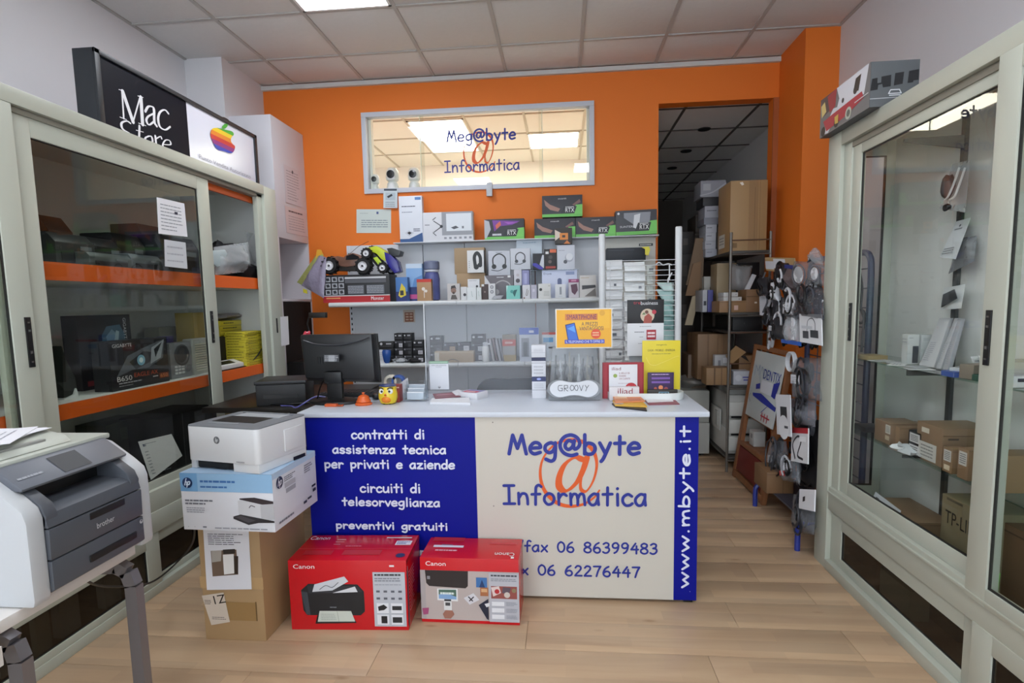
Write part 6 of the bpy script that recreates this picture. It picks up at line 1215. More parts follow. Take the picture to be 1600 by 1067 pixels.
q = MB(); q.tube([(-1.62, 2.86, .835), (-1.5, 2.84, .84), (-1.4, 2.88, .84), (-1.32, 2.95, .84)], .004, BLACK, 6, smooth=5); tag(q.build('cable'), 'black cable lying on the dark desk', 'cable')
lp2 = empty('desk_lamp', 'thin black swing arm reaching before the orange wall', 'lamp', (AY(483, 500, 3.75).x, 3.75, 0)); l0 = lp2.location
L3 = lambda u, v: AY(u, v, 3.75) - l0
b = MB(); b.tube([L3(484, 522), L3(480, 506), L3(484, 492)], .006, BLACK, 6); b.build('arm', lp2); b = MB(); p = L3(484, 491); p2 = L3(510, 493); b.box((p.x, -.02, p2.z-.015), (p2.x, .02, p.z+.012), mat('#17130f', .5)); b.build('head', lp2, .003)
b = MB(); b.cyl((0, 0, .0), L3(484, 522), .008, BLACK, 8); b.build('pole', lp2); b = MB(); b.lathe([(.1, 0), (.1, .015), (.02, .02)], BLACK, n=18); b.build('base', lp2)
tw = pbox('pc_tower', 'tall black cabinet standing in the back left corner', 'cabinet', (448, 452, 486, 640), 4.12, .30, '#141314', {'F': [('rect', .02, .05, .06, .98, '#222124'), ('rect', .5, .0, .52, 1, '#0a0a0b')]}, z=0)
# ================================================================== contents of the left cabinet
ZL1, ZL2, ZL0 = 1.558, .986, .42
def xbox(name, label, cat, px, X, d, c, art=None, z=None, side=1, group=None, rz=0., **k):
    """box whose front lies in the plane x = X; side 1 faces +x, -1 faces -x"""
    u0, v0, u1, v1 = px; vm = (v0+v1)/2; um = (u0+u1)/2
    y0, y1 = AX(u0, vm, X).y, AX(u1, vm, X).y; z0 = AX(um, v1, X).z if z is None else z; h = AX(um, v0, X).z - z0
    return carton(name, label, cat, (X - side*d/2, (y0+y1)/2, z0), (abs(y1-y0), d, max(h, .004)), c, art, side*PI/2 + rz, group, **k)
mb = {'F': [('text', 'GIGABYTE', .05, .06, .36, .13, '#dcdce0'), ('poly', [(.08, .72), (.28, .32), (.62, .16), (.95, .04), (.90, .45), (.62, .62), (.34, .62)], '#5a6069'), ('poly', [(.30, .45), (.55, .26), (.72, .30), (.66, .5), (.40, .62)], '#22262e'), ('disc', .50, .44, .07, '#7fb4cc', 16), ('disc', .50, .44, .035, '#e0f0f4', 12), ('poly', [(.70, .2), (.94, .05), (.86, .44), (.66, .55)], '#9fa5ad'), ('poly', [(.74, .24), (.90, .10), (.76, .42)], '#15171c'),
    ('text', 'B650', .08, .72, .32, .82, '#e4e4e6'), ('text', 'EAGLE AX', .36, .69, .78, .78, '#c4502c'), ('lines', .10, .84, .50, .88, 1, '#a9a9b0', .6), ('lines', .10, .90, .34, .93, 1, '#85858c', .6), ('rect', .80, .78, .98, .9, '#7a3a24'), ('text', '650', .82, .80, .96, .88, '#e08a4a'), ('lines', .68, .80, .78, .86, 1, '#c9c9cc')]}
xbox('motherboard_box', 'black motherboard box with a headlight picture on the lower orange edged shelf', 'box', (172, 530, 263, 603), -2.08, .09, '#15161c', mb, z=ZL2)
mb2 = {'F': [('rect', .0, .0, 1, 1, '#17161b'), ('poly', [(.42, .28), (.52, .16), (.78, .14), (.88, .3), (.86, .52), (.42, .52)], '#4a6d84'), ('poly', [(.5, .3), (.62, .2), (.74, .3), (.66, .46), (.52, .48)], '#7da0b4'), ('poly', [(.6, .5), (.7, .22), (.76, .24), (.7, .5)], '#a9c4d0'), ('poly', [(.36, .52), (.6, .52), (.6, .66), (.48, .84), (.38, .74)], '#b03a26')], 'R': []}
o = xbox('motherboard_box', 'tall black motherboard box with blue and red picture behind the headlight box', 'box', (124, 492, 207, 608), -2.26, .08, '#17161b', mb2, z=ZL2)
b = MB(); w2 = o.dimensions.x; h2 = o.dimensions.z
F = Face(b, (w2*.40, -.0405, h2*.95), (0, 0, -h2*.34), (-w2*.06, 0, 0), off=.003); F.text('GIGABYTE', 0, 0, 1, 1, '#dcdce0'); F = Face(b, (-w2*.42, -.0405, h2*.12), (w2*.24, 0, 0), (0, 0, -h2*.07), off=.003); F.rect(0, 0, 1, 1, '#a82c34'); b.build('print', o)
for k, (px, lb_, fan) in enumerate((((266, 535, 300, 590), 'silver grey metal device with round speaker grille and keypad', True), ((302, 532, 330, 585), 'pale metal device with ribbed grille beside the keypad one', False))):
    y0, y1 = AX(px[0], 560, -2.10).y, AX(px[2], 560, -2.10).y; zt_ = AX(280, px[1], -2.10).z
    r = empty('intercom_panel', lb_, 'intercom', (-2.10, (y0+y1)/2, ZL2), PI/2); w = y1-y0; h = zt_-ZL2; sm = mat('#8f9298', .35, .5) if fan else mat('#a9aaa4', .45)
    b = MB(); b.box((-w/2, 0, 0), (w/2, .06, h), sm); b.build('housing', r, .006)
    if fan:
        b = MB(); ax = Matrix.Rotation(PI/2, 3, 'X'); b.lathe([(w*.33, 0), (w*.34, .004), (w*.28, .006), (w*.24, .001)], mat('#3c3e44', .5), (w*.02, 0, h*.64), 22, ax); b.build('speaker_grille', r)
        for i in range(3):
            for j in range(3): bx('key', (-w*.34+i*w*.16, -.004, h*.12+j*h*.09), (-w*.34+i*w*.16+w*.11, 0, h*.12+j*h*.09+h*.06), mat('#c9cacc', .4), r, .001)
        b = MB(); b.lathe([(w*.13, 0), (w*.12, .004)], mat('#6c6e74', .4), (w*.28, 0, h*.25), 14, Matrix.Rotation(PI/2, 3, 'X')); b.build('dial', r)
    else:
        for i in range(12): bx('rib', (-w*.38, -.004, h*.1+i*h*.066), (w*.40, 0, h*.1+i*h*.066+h*.035), mat('#c9c6b4', .45), r, .001)
xbox('small_box', 'small box with violet top behind the headlight box', 'box', (262, 525, 272, 560), -2.18, .06, '#4a4478', None, z=ZL2)
xbox('metal_tin', 'greenish metal tin behind the intercom panels', 'tin', (250, 510, 286, 560), -2.45, .10, '#8c8d7c', {'F': [('rect', .7, 0, .76, 1, '#5a5b50')]}, z=ZL2)
b = MB(); b.prism([AX(u, v, -2.14) for u, v in ((97, 540), (103, 560), (118, 590), (121, 608), (112, 620), (100, 622))], (-.05, 0, 0), mat('#1c211d', .5)); tag(b.build('desk_phone', None, .004), 'dark curved handset standing behind the near stile of the left cabinet', 'phone')
b = MB(); b.prism([AX(u, v, -2.13) for u, v in ((101, 624), (117, 616), (120, 606), (124, 620), (120, 630), (102, 636))], (-.06, 0, 0), mat('#d3d6d6', .4)); tag(b.build('handset_cradle', None, .003), 'white base under the dark handset in the left cabinet', 'phone base')
# yellow cartridge boxes in two stacks, brown card behind
def ystack(u0, u1, v0, n, X, z, lb_, d=.14):
    h = (AX((u0+u1)/2, v0, X).z - z)/n
    for k in range(n):
        o_n = ['lowest', 'second', 'third', 'fourth', 'fifth', 'sixth', 'seventh', 'eighth', 'ninth', 'tenth', 'eleventh', 'twelfth', 'thirteenth'][k] if k < n-1 else 'topmost'
        y0, y1 = AX(u0, 530, X).y, AX(u1, 530, X).y
        carton('slim_box', lb_ % o_n, 'box', (X-d/2 + random.uniform(-.004, .004), (y0+y1)/2, z + h*k), (y1-y0, d, h-.0012), '#d3c437', {'F': [('rect', .0, .0, 1, .12, '#a89a2a'), ('lines', .12, .35, .8, .7, 1, '#6d6420', .7, k+1)], 'L': [('lines', .1, .3, .9, .7, 1, '#6d6420', .7, k+3)]}, PI/2 + random.uniform(-.02, .02), 'yellow slim boxes in the left cabinet', bevel=.001)
ystack(383, 414, 517, 13, -2.03, ZL2, 'yellow slim box, %s in the front stack by the cabinet end')
ystack(346, 379, 500, 9, -2.215, ZL2, 'yellow slim box, %s in the back stack under the grey paper')
xbox('cardboard_box', 'brownish yellow carton seen behind the far door stile', 'box', (304, 488, 340, 560), -2.26, .12, '#a58d3c', {'F': [('rect', .6, 0, .62, 1, '#7d6a2c')]}, z=ZL2)
xbox('black_case', 'black case behind the white desk devices in the left cabinet', 'box', (343, 525, 377, 570), -2.165, .04, '#111012', None, z=ZL2)
xbox('black_case', 'rounded black case behind the ribbed intercom panel', 'box', (298, 519, 338, 548), -2.34, .10, '#1a191b', None, z=ZL2, bevel=.02)
P = [AX(u, v, -2.38) for u, v in ((350, 498), (386, 487), (400, 492), (395, 502))]; b = MB(); zt_ = max(p.z for p in P)
zs = AX(362, 500, -2.215).z + .002
q = MB(); q.blob((0, 0, .012), .10, .16, .018, mat('#a9a5a6', .7), 8, .5, 12); tag(q.build('crumpled_paper', None, 0, 60, (-2.29, (AX(346, 500, -2.215).y+AX(379, 500, -2.215).y)/2, zs+.012)), 'crumpled grey paper on top of the back yellow stack', 'paper')
for k, (u0, v0, u1, v1, X, lb_) in enumerate(((342, 553, 372, 566, -2.13, 'white card terminal with black slot, rear one in the left cabinet'), (342, 562, 380, 578, -2.05, 'white card terminal with black slot, front one in the left cabinet'))):
    y0, y1 = AX(u0, 570, X).y, AX(u1, 570, X).y; r = empty('card_terminal', lb_, 'terminal', (X-.03, (y0+y1)/2, ZL2), PI/2); w = (y1-y0); wm = mat('#dcdcda', .35)
    b = MB(); b.prism([(-w/2, -.035, 0), (-w/2, -.035, .03), (-w/2, .035, .055), (-w/2, .035, 0)], (w, 0, 0), wm); b.build('body', r, .004); b = MB(); b.prism([(-w/2+.01, -.02, .0368), (-w/2+.01, .02, .0515), (-w/2+.01, .02, .049), (-w/2+.01, -.02, .034)], (w*.7, 0, 0), BLACK); b.build('slot', r)
    bx('foot', (-w/2, -.05, 0), (w/2, -.036, .008), BLACK, r)
q = MB(); q.tube([AX(416, 445, -2.02), AX(413, 480, -2.03), AX(415, 515, -2.03), AX(408, 545, -2.03), AX(398, 560, -2.03), AX(385, 568, -2.05)], .004, BLACK, 6, smooth=5); tag(q.build('cable'), 'black cable hanging down in front of the yellow boxes', 'cable')
# dark equipment on the upper shelf
for k, (u0, v0, u1, v1, X, d, c, lb_) in enumerate(((80, 338, 118, 404, -2.18, .25, '#1c2020', 'tall dark device at the near end of the upper cabinet shelf'), (88, 365, 150, 408, -2.10, .2, '#2b2f2f', 'black printer shaped device on the upper cabinet shelf, near one'),
    (150, 372, 190, 412, -2.12, .22, '#16181a', 'black boxy device in the middle of the upper cabinet shelf'), (185, 366, 228, 417, -2.20, .2, '#202224', 'dark rounded device on the upper cabinet shelf before the papers'), (140, 396, 205, 413, -2.03, .08, '#4b5453', 'flat grey green device at the front of the upper cabinet shelf'), (205, 398, 252, 420, -2.03, .09, '#50585a', 'low grey device at the front of the upper cabinet shelf'), (255, 370, 312, 424, -2.15, .2, '#2c3038', 'dark blue grey device behind the taped papers'), (228, 352, 262, 415, -2.30, .2, '#50535c', 'grey upright panel on the upper cabinet shelf'))):
    y0, y1 = AX(u0, 400, X).y, AX(u1, 400, X).y; h = AX((u0+u1)/2, v0, X).z - ZL1
    r = empty('electronic_device', lb_, 'device', (X-d/2, (y0+y1)/2, ZL1), PI/2); w = y1-y0; m_ = mat(c, .4)
    b = MB(); b.prism([(-w/2, -d/2, 0), (-w/2, -d/2, h*.7), (-w/2, -d/2+d*.2, h), (-w/2, d/2, h), (-w/2, d/2, 0)], (w, 0, 0), m_); b.build('body', r, .006)
    b = MB(); b.box((-w*.38, -d/2-.003, h*.12), (w*.38, -d/2, h*.4), mat('#0e0f10', .5)); b.build('tray_slot', r); b = MB(); b.box((w*.1, -d/2-.004, h*.5), (w*.38, -d/2, h*.62), mat('#6c7478', .3)); b.build('display', r)
q = MB(); q.blob((0, 0, .10), .11, .20, .12, mat('#17181c', .7, bump=.4, scale=20), 2, .35, 16); q.blob((.06, .12, .04), .10, .14, .06, mat('#101114', .7), 6, .4, 12); tag(q.build('fabric_bag', None, 0, 60, (-2.17, 3.45, ZL1)), 'black fabric bag at the far end of the upper cabinet shelf', 'bag')
bag('plastic_bag', 'clear crinkled plastic bag before the black fabric bag', 'bag', [AX(334, 386, -2.04), AX(388, 378, -2.04), AX(392, 424, -2.04), AX(336, 430, -2.04)], film('#cdd3d6', .55, .08, 'bag_film_clear_b'), .07, 8, n=12)
bag('plastic_bag', 'clear plastic bag standing upright against the cabinet end', 'bag', [AX(384, 362, -2.10), AX(404, 366, -2.10), AX(406, 410, -2.10), AX(392, 412, -2.10)], film('#c9ccd0', .7, .08, 'bag_film_clear_c'), .05, 9, n=8)
b = MB(); b.prism([AX(u, v, -2.02) for u, v in ((331, 392), (352, 390), (356, 396), (348, 414), (340, 417), (331, 410))], (-.03, 0, 0), mat('#b9c9cc', .3)); tag(b.build('power_adapter', None, .005), 'pale blue grey device wrapped in the clear bag', 'adapter')
# bottom of the cabinet
xbox('laser_printer', 'black printer on the bottom of the left cabinet', 'printer', (252, 642, 330, 700), -2.20, .25, '#17171a', {'F': [('rect', .1, .5, .9, .62, '#070708'), ('rect', .7, .15, .92, .25, '#33363c')]}, z=ZL0, bevel=.01)
xbox('storage_box', 'kraft carton on the bottom of the left cabinet at the far end', 'box', (345, 628, 415, 700), -2.35, .2, '#8a764e', None, z=ZL0)
xbox('storage_box', 'dark green box on the bottom of the left cabinet near the sheet', 'box', (170, 655, 235, 760), -2.40, .18, '#3c423c', {'F': [('rect', .3, .1, .7, .3, '#50584f')]}, z=ZL0)
sheet('paper_sheet', 'printed white sheet leaning inside the left cabinet behind the glass', 'paper', [AX(216, 690, -2.03), AX(268, 678, -2.03), AX(285, 712, -2.0), AX(236, 750, -2.0)], [('lines', .08, .08, .5, .16, 1, '#5a5f74', .8), ('lines', .08, .25, .9, .9, 8, '#8e929c', .25)])
q = MB(); q.blob((0, 0, .05), .10, .09, .06, mat('#151515', .6), 3, .3); tag(q.build('fabric_pouch', None, 0, 60, (-2.2, 2.15, ZL0)), 'black pouch behind the leaning printed sheet', 'pouch')
# ================================================================== contents of the right cabinet
ZR1, ZR2, ZR0 = 1.069, .719, .331
def rbox(name, label, u0, v0, u1, X, d, c, art=None, z=ZR2, xmax=1.585, cat='box', group=None, **k):
    """box in the shallow right cabinet: its near left edge stands at x = X, measured outline u0..u1, top v0"""
    Y = AX(u0, v0, X).y; x0 = X; x1 = min(AY(u1, v0, Y).x, xmax); h = AX(u0, v0, X).z - z
    return carton(name, label, cat, ((x0+x1)/2, Y+d/2, z), (max(x1-x0, .02), d, max(h, .01)), c, art, 0, group, **k)
LB = [('rect', .12, .1, .88, .55, '#d3d2cc'), ('lines', .2, .15, .8, .5, 5, '#55555a', .4)]
rbox('cardboard_box', 'brown cardboard box with white side labels at the far end of the lower glass shelf', 1392, 662, 1440, 1.40, .12, '#8a6f55', {'L': [('rect', .7, .1, 1, .5, '#d3d0c6'), ('lines', .74, .15, .96, .45, 5, '#6a6a66', .4), ('rect', .7, .6, .95, .8, '#c9b99c')], 'F': [('rect', .0, .04, 1, .06, '#6a523c')]})
rbox('cardboard_box', 'brown cardboard box just behind the black box on the lower glass shelf', 1406, 668, 1462, 1.42, .13, '#94775a', {'L': [('rect', .3, .75, .4, .9, '#d8d4cc'), ('rect', .6, .75, .7, .9, '#d8d4cc')], 'F': [('rect', .0, .05, 1, .07, '#70563f')]})
rbox('small_box', 'black box with white labels between the brown boxes', 1440, 678, 1466, 1.40, .08, '#0f0f11', {'L': [('rect', .1, .08, .9, .45, '#d5d5d5'), ('lines', .2, .14, .8, .4, 4, '#2a2a2e'), ('rect', .1, .55, .9, .9, '#d5d5d5'), ('lines', .2, .6, .8, .85, 3, '#2a2a2e')]})
rbox('cardboard_box', 'large brown cardboard box by the door stile on the lower glass shelf', 1474, 670, 1560, 1.40, .15, '#8d7256', {'L': [('rect', .1, .5, .8, .95, '#cfcec8'), ('rect', .2, .12, .5, .25, '#d8d0c0'), ('lines', .2, .55, .7, .9, 4, '#8a8a86', .4)], 'F': [('rect', 0, .18, 1, .2, '#6a5038'), ('rect', .1, .25, .3, .3, '#4a3826'), ('rect', .6, .25, .8, .3, '#4a3826')]})
rbox('cardboard_box', 'small brown box with label strips before the large brown box', 1489, 702, 1516, 1.385, .05, '#8f7354', {'L': LB + [('rect', .2, .7, .8, .9, '#d9cbb0')], 'F': [('rect', 0, .1, 1, .12, '#6a5038')]})
rbox('cardboard_box', 'small brown box with a white label right beside the door stile', 1514, 704, 1545, 1.385, .05, '#94775a', {'L': LB}, xmax=1.50)
q = MB(); q.blob((0, 0, .018), .07, .05, .018, mat('#c9cdcf', .35, bump=.6, scale=30), 3, .45, 12); q.blob((.02, -.05, .012), .05, .05, .012, FC, 5, .4, 10); q.blob((-.03, .03, .016), .04, .04, .016, mat('#dfe1e1', .4), 8, .4, 10); tag(q.build('plastic_pack', None, 0, 60, (1.42, 2.34, ZR2)), 'crumpled white cables in a clear bag on the lower glass shelf', 'pack')
rbox('storage_box', 'dark flat box at the far left end of the lower glass shelf', 1352, 668, 1382, 1.42, .1, '#2c2a2c', None)
rbox('phone_box', 'white phone box with a dark phone picture on the upper glass shelf', 1419, 523, 1437, 1.45, .04, '#c9ccca', {'F': [('rect', .45, .38, .95, .95, '#3c4048'), ('lines', .1, .08, .5, .14, 1, '#9a9ea0')], 'L': [('lines', .1, .1, .9, .3, 2, '#a9adb0')]}, z=ZR1)
rbox('phone_box', 'plain pale box right of the white phone box', 1440, 523, 1456, 1.50, .03, '#bfc3c3', {'F': [('lines', .2, .1, .8, .2, 2, '#9a9ea0')]}, z=ZR1)
for k, (a, c, lb_) in enumerate(((((1468, 497), (1484, 497), (1459, 573), (1436, 569)), '#c4c5c8', 'long white pack leaning on the black upright, leftmost of three'), (((1491, 497), (1497, 497), (1470, 574), (1462, 572)), '#b4b5ba', 'long grey white pack leaning on the black upright, middle of three'), (((1494, 498), (1502, 498), (1481, 575), (1473, 575)), '#a9aab0', 'long grey pack leaning on the black upright, rightmost of three'))):
    T_ = [AX(u, v, 1.57 if i < 2 else 1.47) for i, (u, v) in enumerate(a)]; dz = ZR1 + .001 - min(p.z for p in T_[2:]); 
    for p in T_[2:]: p.z = ZR1 + .003
    b = MB(); b.prism(T_, (.018, .004, .0), mat(c, .4)); F = Face(b, T_[0], T_[1]-T_[0], T_[3]-T_[0], off=.0008); n_ = (T_[3]-T_[0]).cross(T_[1]-T_[0]).normalized(); F.n = n_; F.lines(.2, .5, .8, .9, 10, '#9496a0', .3, k+1)
    tag(b.build('long_pack', None, .001), lb_, 'pack', 'long packs on the upper glass shelf')
for k, (u, v, Y, w, d, h, c, rz_, lb_, nm) in enumerate(((1480, 583, 2.03, .12, .07, .018, '#c9cdd2', -.05, 'flat pale box with blue end on the front of the upper glass shelf', 'flat_box'), (1516, 590, 1.90, .10, .06, .022, '#2c5a4c', 0, 'flat dark green box by the door stile on the upper glass shelf', 'flat_box'),
    (1500, 570, 2.05, .07, .05, .03, '#cfd2d2', .6, 'white rounded device lying on the upper glass shelf', 'device'), (1522, 562, 1.98, .09, .05, .05, '#8d8274', .3, 'brown paper wrapped pack by the door stile', 'pack'), (1356, 563, 2.70, .09, .10, .02, '#a8956c', .1, 'flat brown tray at the far end of the upper glass shelf', 'tray'))):
    P = AY(u, v, Y); art = {'L': [('rect', 0, 0, 1, 1, '#3c5aa8')], 'F': [('rect', 0, 0, .25, 1, '#3c5aa8')], 'T': [('rect', 0, 0, .3, 1, '#3c5aa8')]} if k == 0 else ({'T': [('rect', .2, .2, .8, .8, '#6c7478')]} if k == 2 else None)
    carton(nm, lb_, 'box' if 'box' in nm else nm, (min(max(P.x, 1.43), 1.50), Y+.06 if k != 4 else Y, ZR1 + (.0 if k != 2 else .0)), (w, d, h), c, art, rz_, bevel=.003)
for k, (dx, dy, rz_, c) in enumerate(((0, 0, .3, '#d3d6d4'), (.03, -.08, -.4, '#c9ccd0'), (-.02, -.16, .9, '#dcdedc'), (.02, -.24, .2, '#c3c6c8'), (-.03, -.32, -.2, '#d5d8d8'))):
    carton('leaflet', '%s small leaflet from the far end lying on the upper glass shelf' % ['first', 'second', 'third', 'fourth', 'fifth'][k], 'leaflet', (1.43+dx, 2.62+dy, ZR1+.0002), (.09, .06, .002), c, {'T': [('lines', .1, .2, .9, .8, 3, '#8d9198', .3, k+1)]}, rz_, 'small leaflets on the upper glass shelf', bevel=.0004)
for k, (dx, dy, rx_, rz_, c) in enumerate(((0, 0, .5, .3, '#d9dcdc'), (.02, -.05, .7, -.5, '#c3c8ca'), (-.02, -.02, .3, 1.0, '#e0e2e0'), (.04, -.09, .9, .1, '#d8b880'))):
    carton('leaflet', '%s card in the untidy pile by the door stile' % ['slanting white', 'steep grey', 'low white', 'upright orange edged'][k], 'leaflet', (1.52+dx, 2.12+dy, ZR1+.004), (.07, .003, .07), c, {'F': [('lines', .1, .2, .9, .8, 4, '#7c8088', .3, k+1)]}, rz_, 'cards piled by the door stile', bevel=.0004, rx=-rx_)
# packs hooked on the upright
def hang(name, label, cat, pts, X, m, th, seed, dx=0., group=None): return bag(name, label, cat, [AX(u, v, X + (dx if i > 1 else 0)) for i, (u, v) in enumerate(pts)], m, th, seed, group, 7)
o = hang('blister_pack', 'clear hanging pack with black device and white cables, topmost on the upright', 'pack', ((1488, 256), (1516, 250), (1508, 332), (1468, 326)), 1.57, film('#c4c8ca', .6, .1, 'hang_film_a'), .02, 3, -.04)
b = MB(); b.blob(AX(1482, 292, 1.53) - o.location, .025, .03, .045, mat('#5a5354', .4), 2, .2); b.build('device', o); b = MB(); C = o.location
for k in range(2): b.tube([AX(1508-9*k, 262, 1.545)-C, AX(1500-9*k, 285, 1.53)-C, AX(1492-10*k, 306, 1.52)-C, AX(1484-7*k, 312, 1.52)-C], .004, mat('#d8dada', .4), 6, smooth=4)
b.build('cable', o); b = MB(); b.blob(AX(1479, 324, 1.52)-C, .012, .018, .014, BLACK, 4, .2); b.build('plug', o)
sheet('blister_card', 'white printed blister card hanging below the topmost pack', 'card', [AX(1494, 346, 1.575), AX(1516, 340, 1.575), AX(1493, 405, 1.53), AX(1468, 402, 1.53)], [('lines', .2, .2, .8, .3, 1, '#6a6c72'), ('disc', .5, .16, .07, '#3c3e44', 8), ('lines', .1, .75, .9, .95, 3, '#6a6c72', .4)], '#c9cccf')
hang('plastic_pack', 'clear pack with dark device behind the printed blister card', 'pack', ((1500, 372), (1526, 368), (1522, 408), (1482, 428)), 1.58, film('#8d9094', .35, .1, 'hang_film_b'), .03, 6, -.02)
o = hang('blister_pack', 'small pack with black plug, lowest on the upright', 'pack', ((1475, 450), (1508, 444), (1502, 482), (1469, 484)), 1.57, mat('#c9cccd', .3, bump=.5), .02, 9, -.03)
b = MB(); b.prism([AX(u, v, 1.535)-o.location for u, v in ((1475, 460), (1492, 452), (1496, 466), (1472, 480))], (-.004, 0, 0), mat('#2c2f33', .4)); b.build('plug', o)
# bottom board
xbox('cardboard_box', 'olive brown box reading TP-LINK on the bottom of the right cabinet', 'box', (1470, 786, 1540, 850), 1.40, .17, '#7c7257', {'F': [('text', 'TP-LINK', .10, .18, .98, .34, '#17150f'), ('rect', .12, .02, .5, .05, '#4a4433')]}, z=ZR0, side=-1)
cb2 = carton('cardboard_box', 'open brown box with a slanting white label at the far end of the cabinet bottom', 'box', (1.50, 2.48, ZR0), (.18, .30, .10), '#8d7256', {'F': [('rect', 0, .1, 1, .12, '#6a5038')]})
sheet('paper_label', 'large white label slanting over the open brown box', 'label', [AX(1368, 768, 1.44), AX(1408, 798, 1.44), AX(1402, 812, 1.40), AX(1361, 783, 1.40)], [('lines', .1, .3, .9, .9, 3, '#4a4c52', .5)], '#c9ccd0')
# next bay, seen at the picture edge
rbox('storage_box', 'grey box on the upper glass shelf in the nearer bay', 1583, 566, 1640, 1.42, .10, '#b4b1a8', {'L': [('lines', .1, .2, .9, .5, 2, '#8d8a82', .4)]}, z=ZR1)
rbox('flat_box', 'white flat box at the shelf edge in the nearer bay', 1578, 588, 1640, 1.375, .08, '#d5d6d6', {'F': [('rect', .2, .2, .9, .5, '#2a2c30')]}, z=ZR1)
rbox('cardboard_box', 'brown box on the lower glass shelf in the nearer bay', 1566, 712, 1640, 1.40, .08, '#927655', None)
q = MB(); q.blob((0, 0, .06), .04, .06, .07, mat('#35418c', .6), 3, .4, 12); tag(q.build('fabric_pouch', None, 0, 60, (1.44, 1.50, ZR2)), 'blue fabric pouch on the lower glass shelf in the nearer bay', 'pouch')
xbox('cardboard_box', 'wide brown box on the cabinet bottom in the nearer bay', 'box', (1556, 845, 1700, 960), 1.46, .12, '#6d5238', {'F': [('rect', 0, .08, 1, .1, '#4a3826')]}, z=ZR0, side=-1)
b = MB(); b.prism([AX(u, v, 1.345) for u, v in ((1549, 893), (1557, 895), (1554, 922), (1546, 919))], (.012, 0, 0), mat('#6fc24a', .4)); tag(b.build('green_marker', None, .002), 'bright green marker standing behind the near door glass', 'marker')
# behind the smoked lower doors
for k, (u0, v0, u1, v1, X, c, lb_) in enumerate(((1310, 812, 1372, 880, 1.48, '#8a6e52', 'brown box behind the smoked glass at the far end'), (1374, 905, 1422, 932, 1.40, '#b4c4b4', 'pale green tray behind the smoked glass'), (1360, 868, 1420, 905, 1.50, '#9a7c5c', 'brown box behind the smoked glass, middle one'), (1430, 905, 1500, 985, 1.50, '#3c3434', 'dark device case behind the smoked glass near the stile'))):
    xbox('storage_box', lb_, 'box', (u0, v0, u1, v1), X, .08, c, None, z=.0312, side=-1)
# ---- big toy box on top of the cabinet
tbx = {'L': [('rect', 0, 0, 1, 1, '#6c6e72'), ('poly', [(.0, .0), (.34, .0), (.3, .4), (.05, .5)], '#4a3c40'), ('poly', [(.02, .18), (.10, .12), (.14, .4), (.04, .5)], '#d3c07a'), ('poly', [(.16, .04), (.36, .0), (.34, .42), (.22, .5)], '#9a2c38'), ('poly', [(.36, .0), (.97, .0), (.9, .62), (.7, .55), (.5, .85), (.36, .6), (.42, .3)], '#d5d8e0'), ('poly', [(.05, .95), (.3, .45), (.42, .5), (.2, .99)], '#cdd0d8'), ('poly', [(.08, .62), (.3, .58), (.86, .52), (.9, .7), (.55, .85), (.16, .92)], '#a8243a'), ('disc', .74, .38, .04, '#2a2a30', 12), ('poly', [(.74, .12), (.84, .1), (.8, .45), (.7, .4)], '#26282a'), ('disc', .50, .42, .025, '#2c2c34', 10), ('disc', .62, .82, .06, '#b4bcb0', 14), ('disc', .62, .82, .035, '#5a605a', 12), ('disc', .09, .88, .05, '#1c1c20', 14), ('disc', .38, .86, .05, '#1c1c20', 14), ('poly', [(.34, .7), (.42, .68), (.42, .9), (.35, .88)], '#c9a84a'), ('line', [(.74, .68), (.98, .66)], .004, '#c9ccd0')],
       'F': [('poly', [(.03, .38), (.14, .36), (.14, .48), (.22, .47), (.22, .34), (.42, .31), (.42, .56), (.26, .58), (.24, .5), (.16, .52), (.15, .62), (.0, .64)], '#15171a'), ('poly', [(.50, .28), (.68, .26), (.66, .52), (.48, .55)], '#15171a'), ('poly', [(.78, .25), (.98, .22), (.98, .45), (.88, .46), (.87, .5), (.76, .51)], '#15171a'), ('line', [(.42, .64), (.60, .64), (.64, .72), (.38, .72), (.42, .64)], .004, '#c9ccd0'), ('line', [(.40, .76), (.62, .76)], .004, '#c9ccd0'), ('line', [(0, .82), (1, .80)], .003, '#a9acb0')]}
carton('toy_car_box', 'large toy car box with torn white and red print on top of the right cabinet', 'box', (1.356, 2.70, 2.1275), (.187, .44, .178), '#575b5e', tbx, bevel=.002)
# ================================================================== rack of cables before the pillar
BT = mat('#24348a', .35); GRY = mat('#4a4f5c', .4)
rk = empty('cable_rack', 'blue tubular rack with wire grid before the orange pillar', 'rack', (1.56, 3.33, 0)); r0 = rk.location
def rt(name, pts, r_, m, n=8, smooth=5): b = MB(); b.tube([Vector(p)-r0 for p in pts], r_, m, n, smooth=smooth); return b.build(name, rk)
rt('frame', [(1.56, 2.98, .12), (1.56, 2.98, .6), (1.56, 2.98, 1.2), (1.56, 2.98, 1.48), (1.56, 3.0, 1.56), (1.56, 3.07, 1.585), (1.56, 3.3, 1.585), (1.56, 3.6, 1.585), (1.56, 3.66, 1.56), (1.56, 3.68, 1.48), (1.56, 3.68, 1.2), (1.56, 3.68, .6), (1.56, 3.68, .12)], .016, mat('#4b4f74', .4))
for y in (3.0, 3.66): rt('foot', [(1.255, y, .0), (1.255, y, .09), (1.262, y, .13), (1.30, y, .155), (1.40, y, .16), (1.56, y, .16)], .015, BT)
for y in (3.0, 3.66): rt('back_leg', [(1.56, y, .0), (1.56, y, .16)], .015, BT, smooth=0)
for k in range(13): rt('grid_wire', [(1.56, 2.99, .3+.1*k), (1.56, 3.67, .3+.1*k)], .0035, GRY, 5, 0)
for k in range(5): rt('grid_wire', [(1.562, 3.10+.11*k, .2), (1.562, 3.10+.11*k, 1.57)], .0035, GRY, 5, 0)
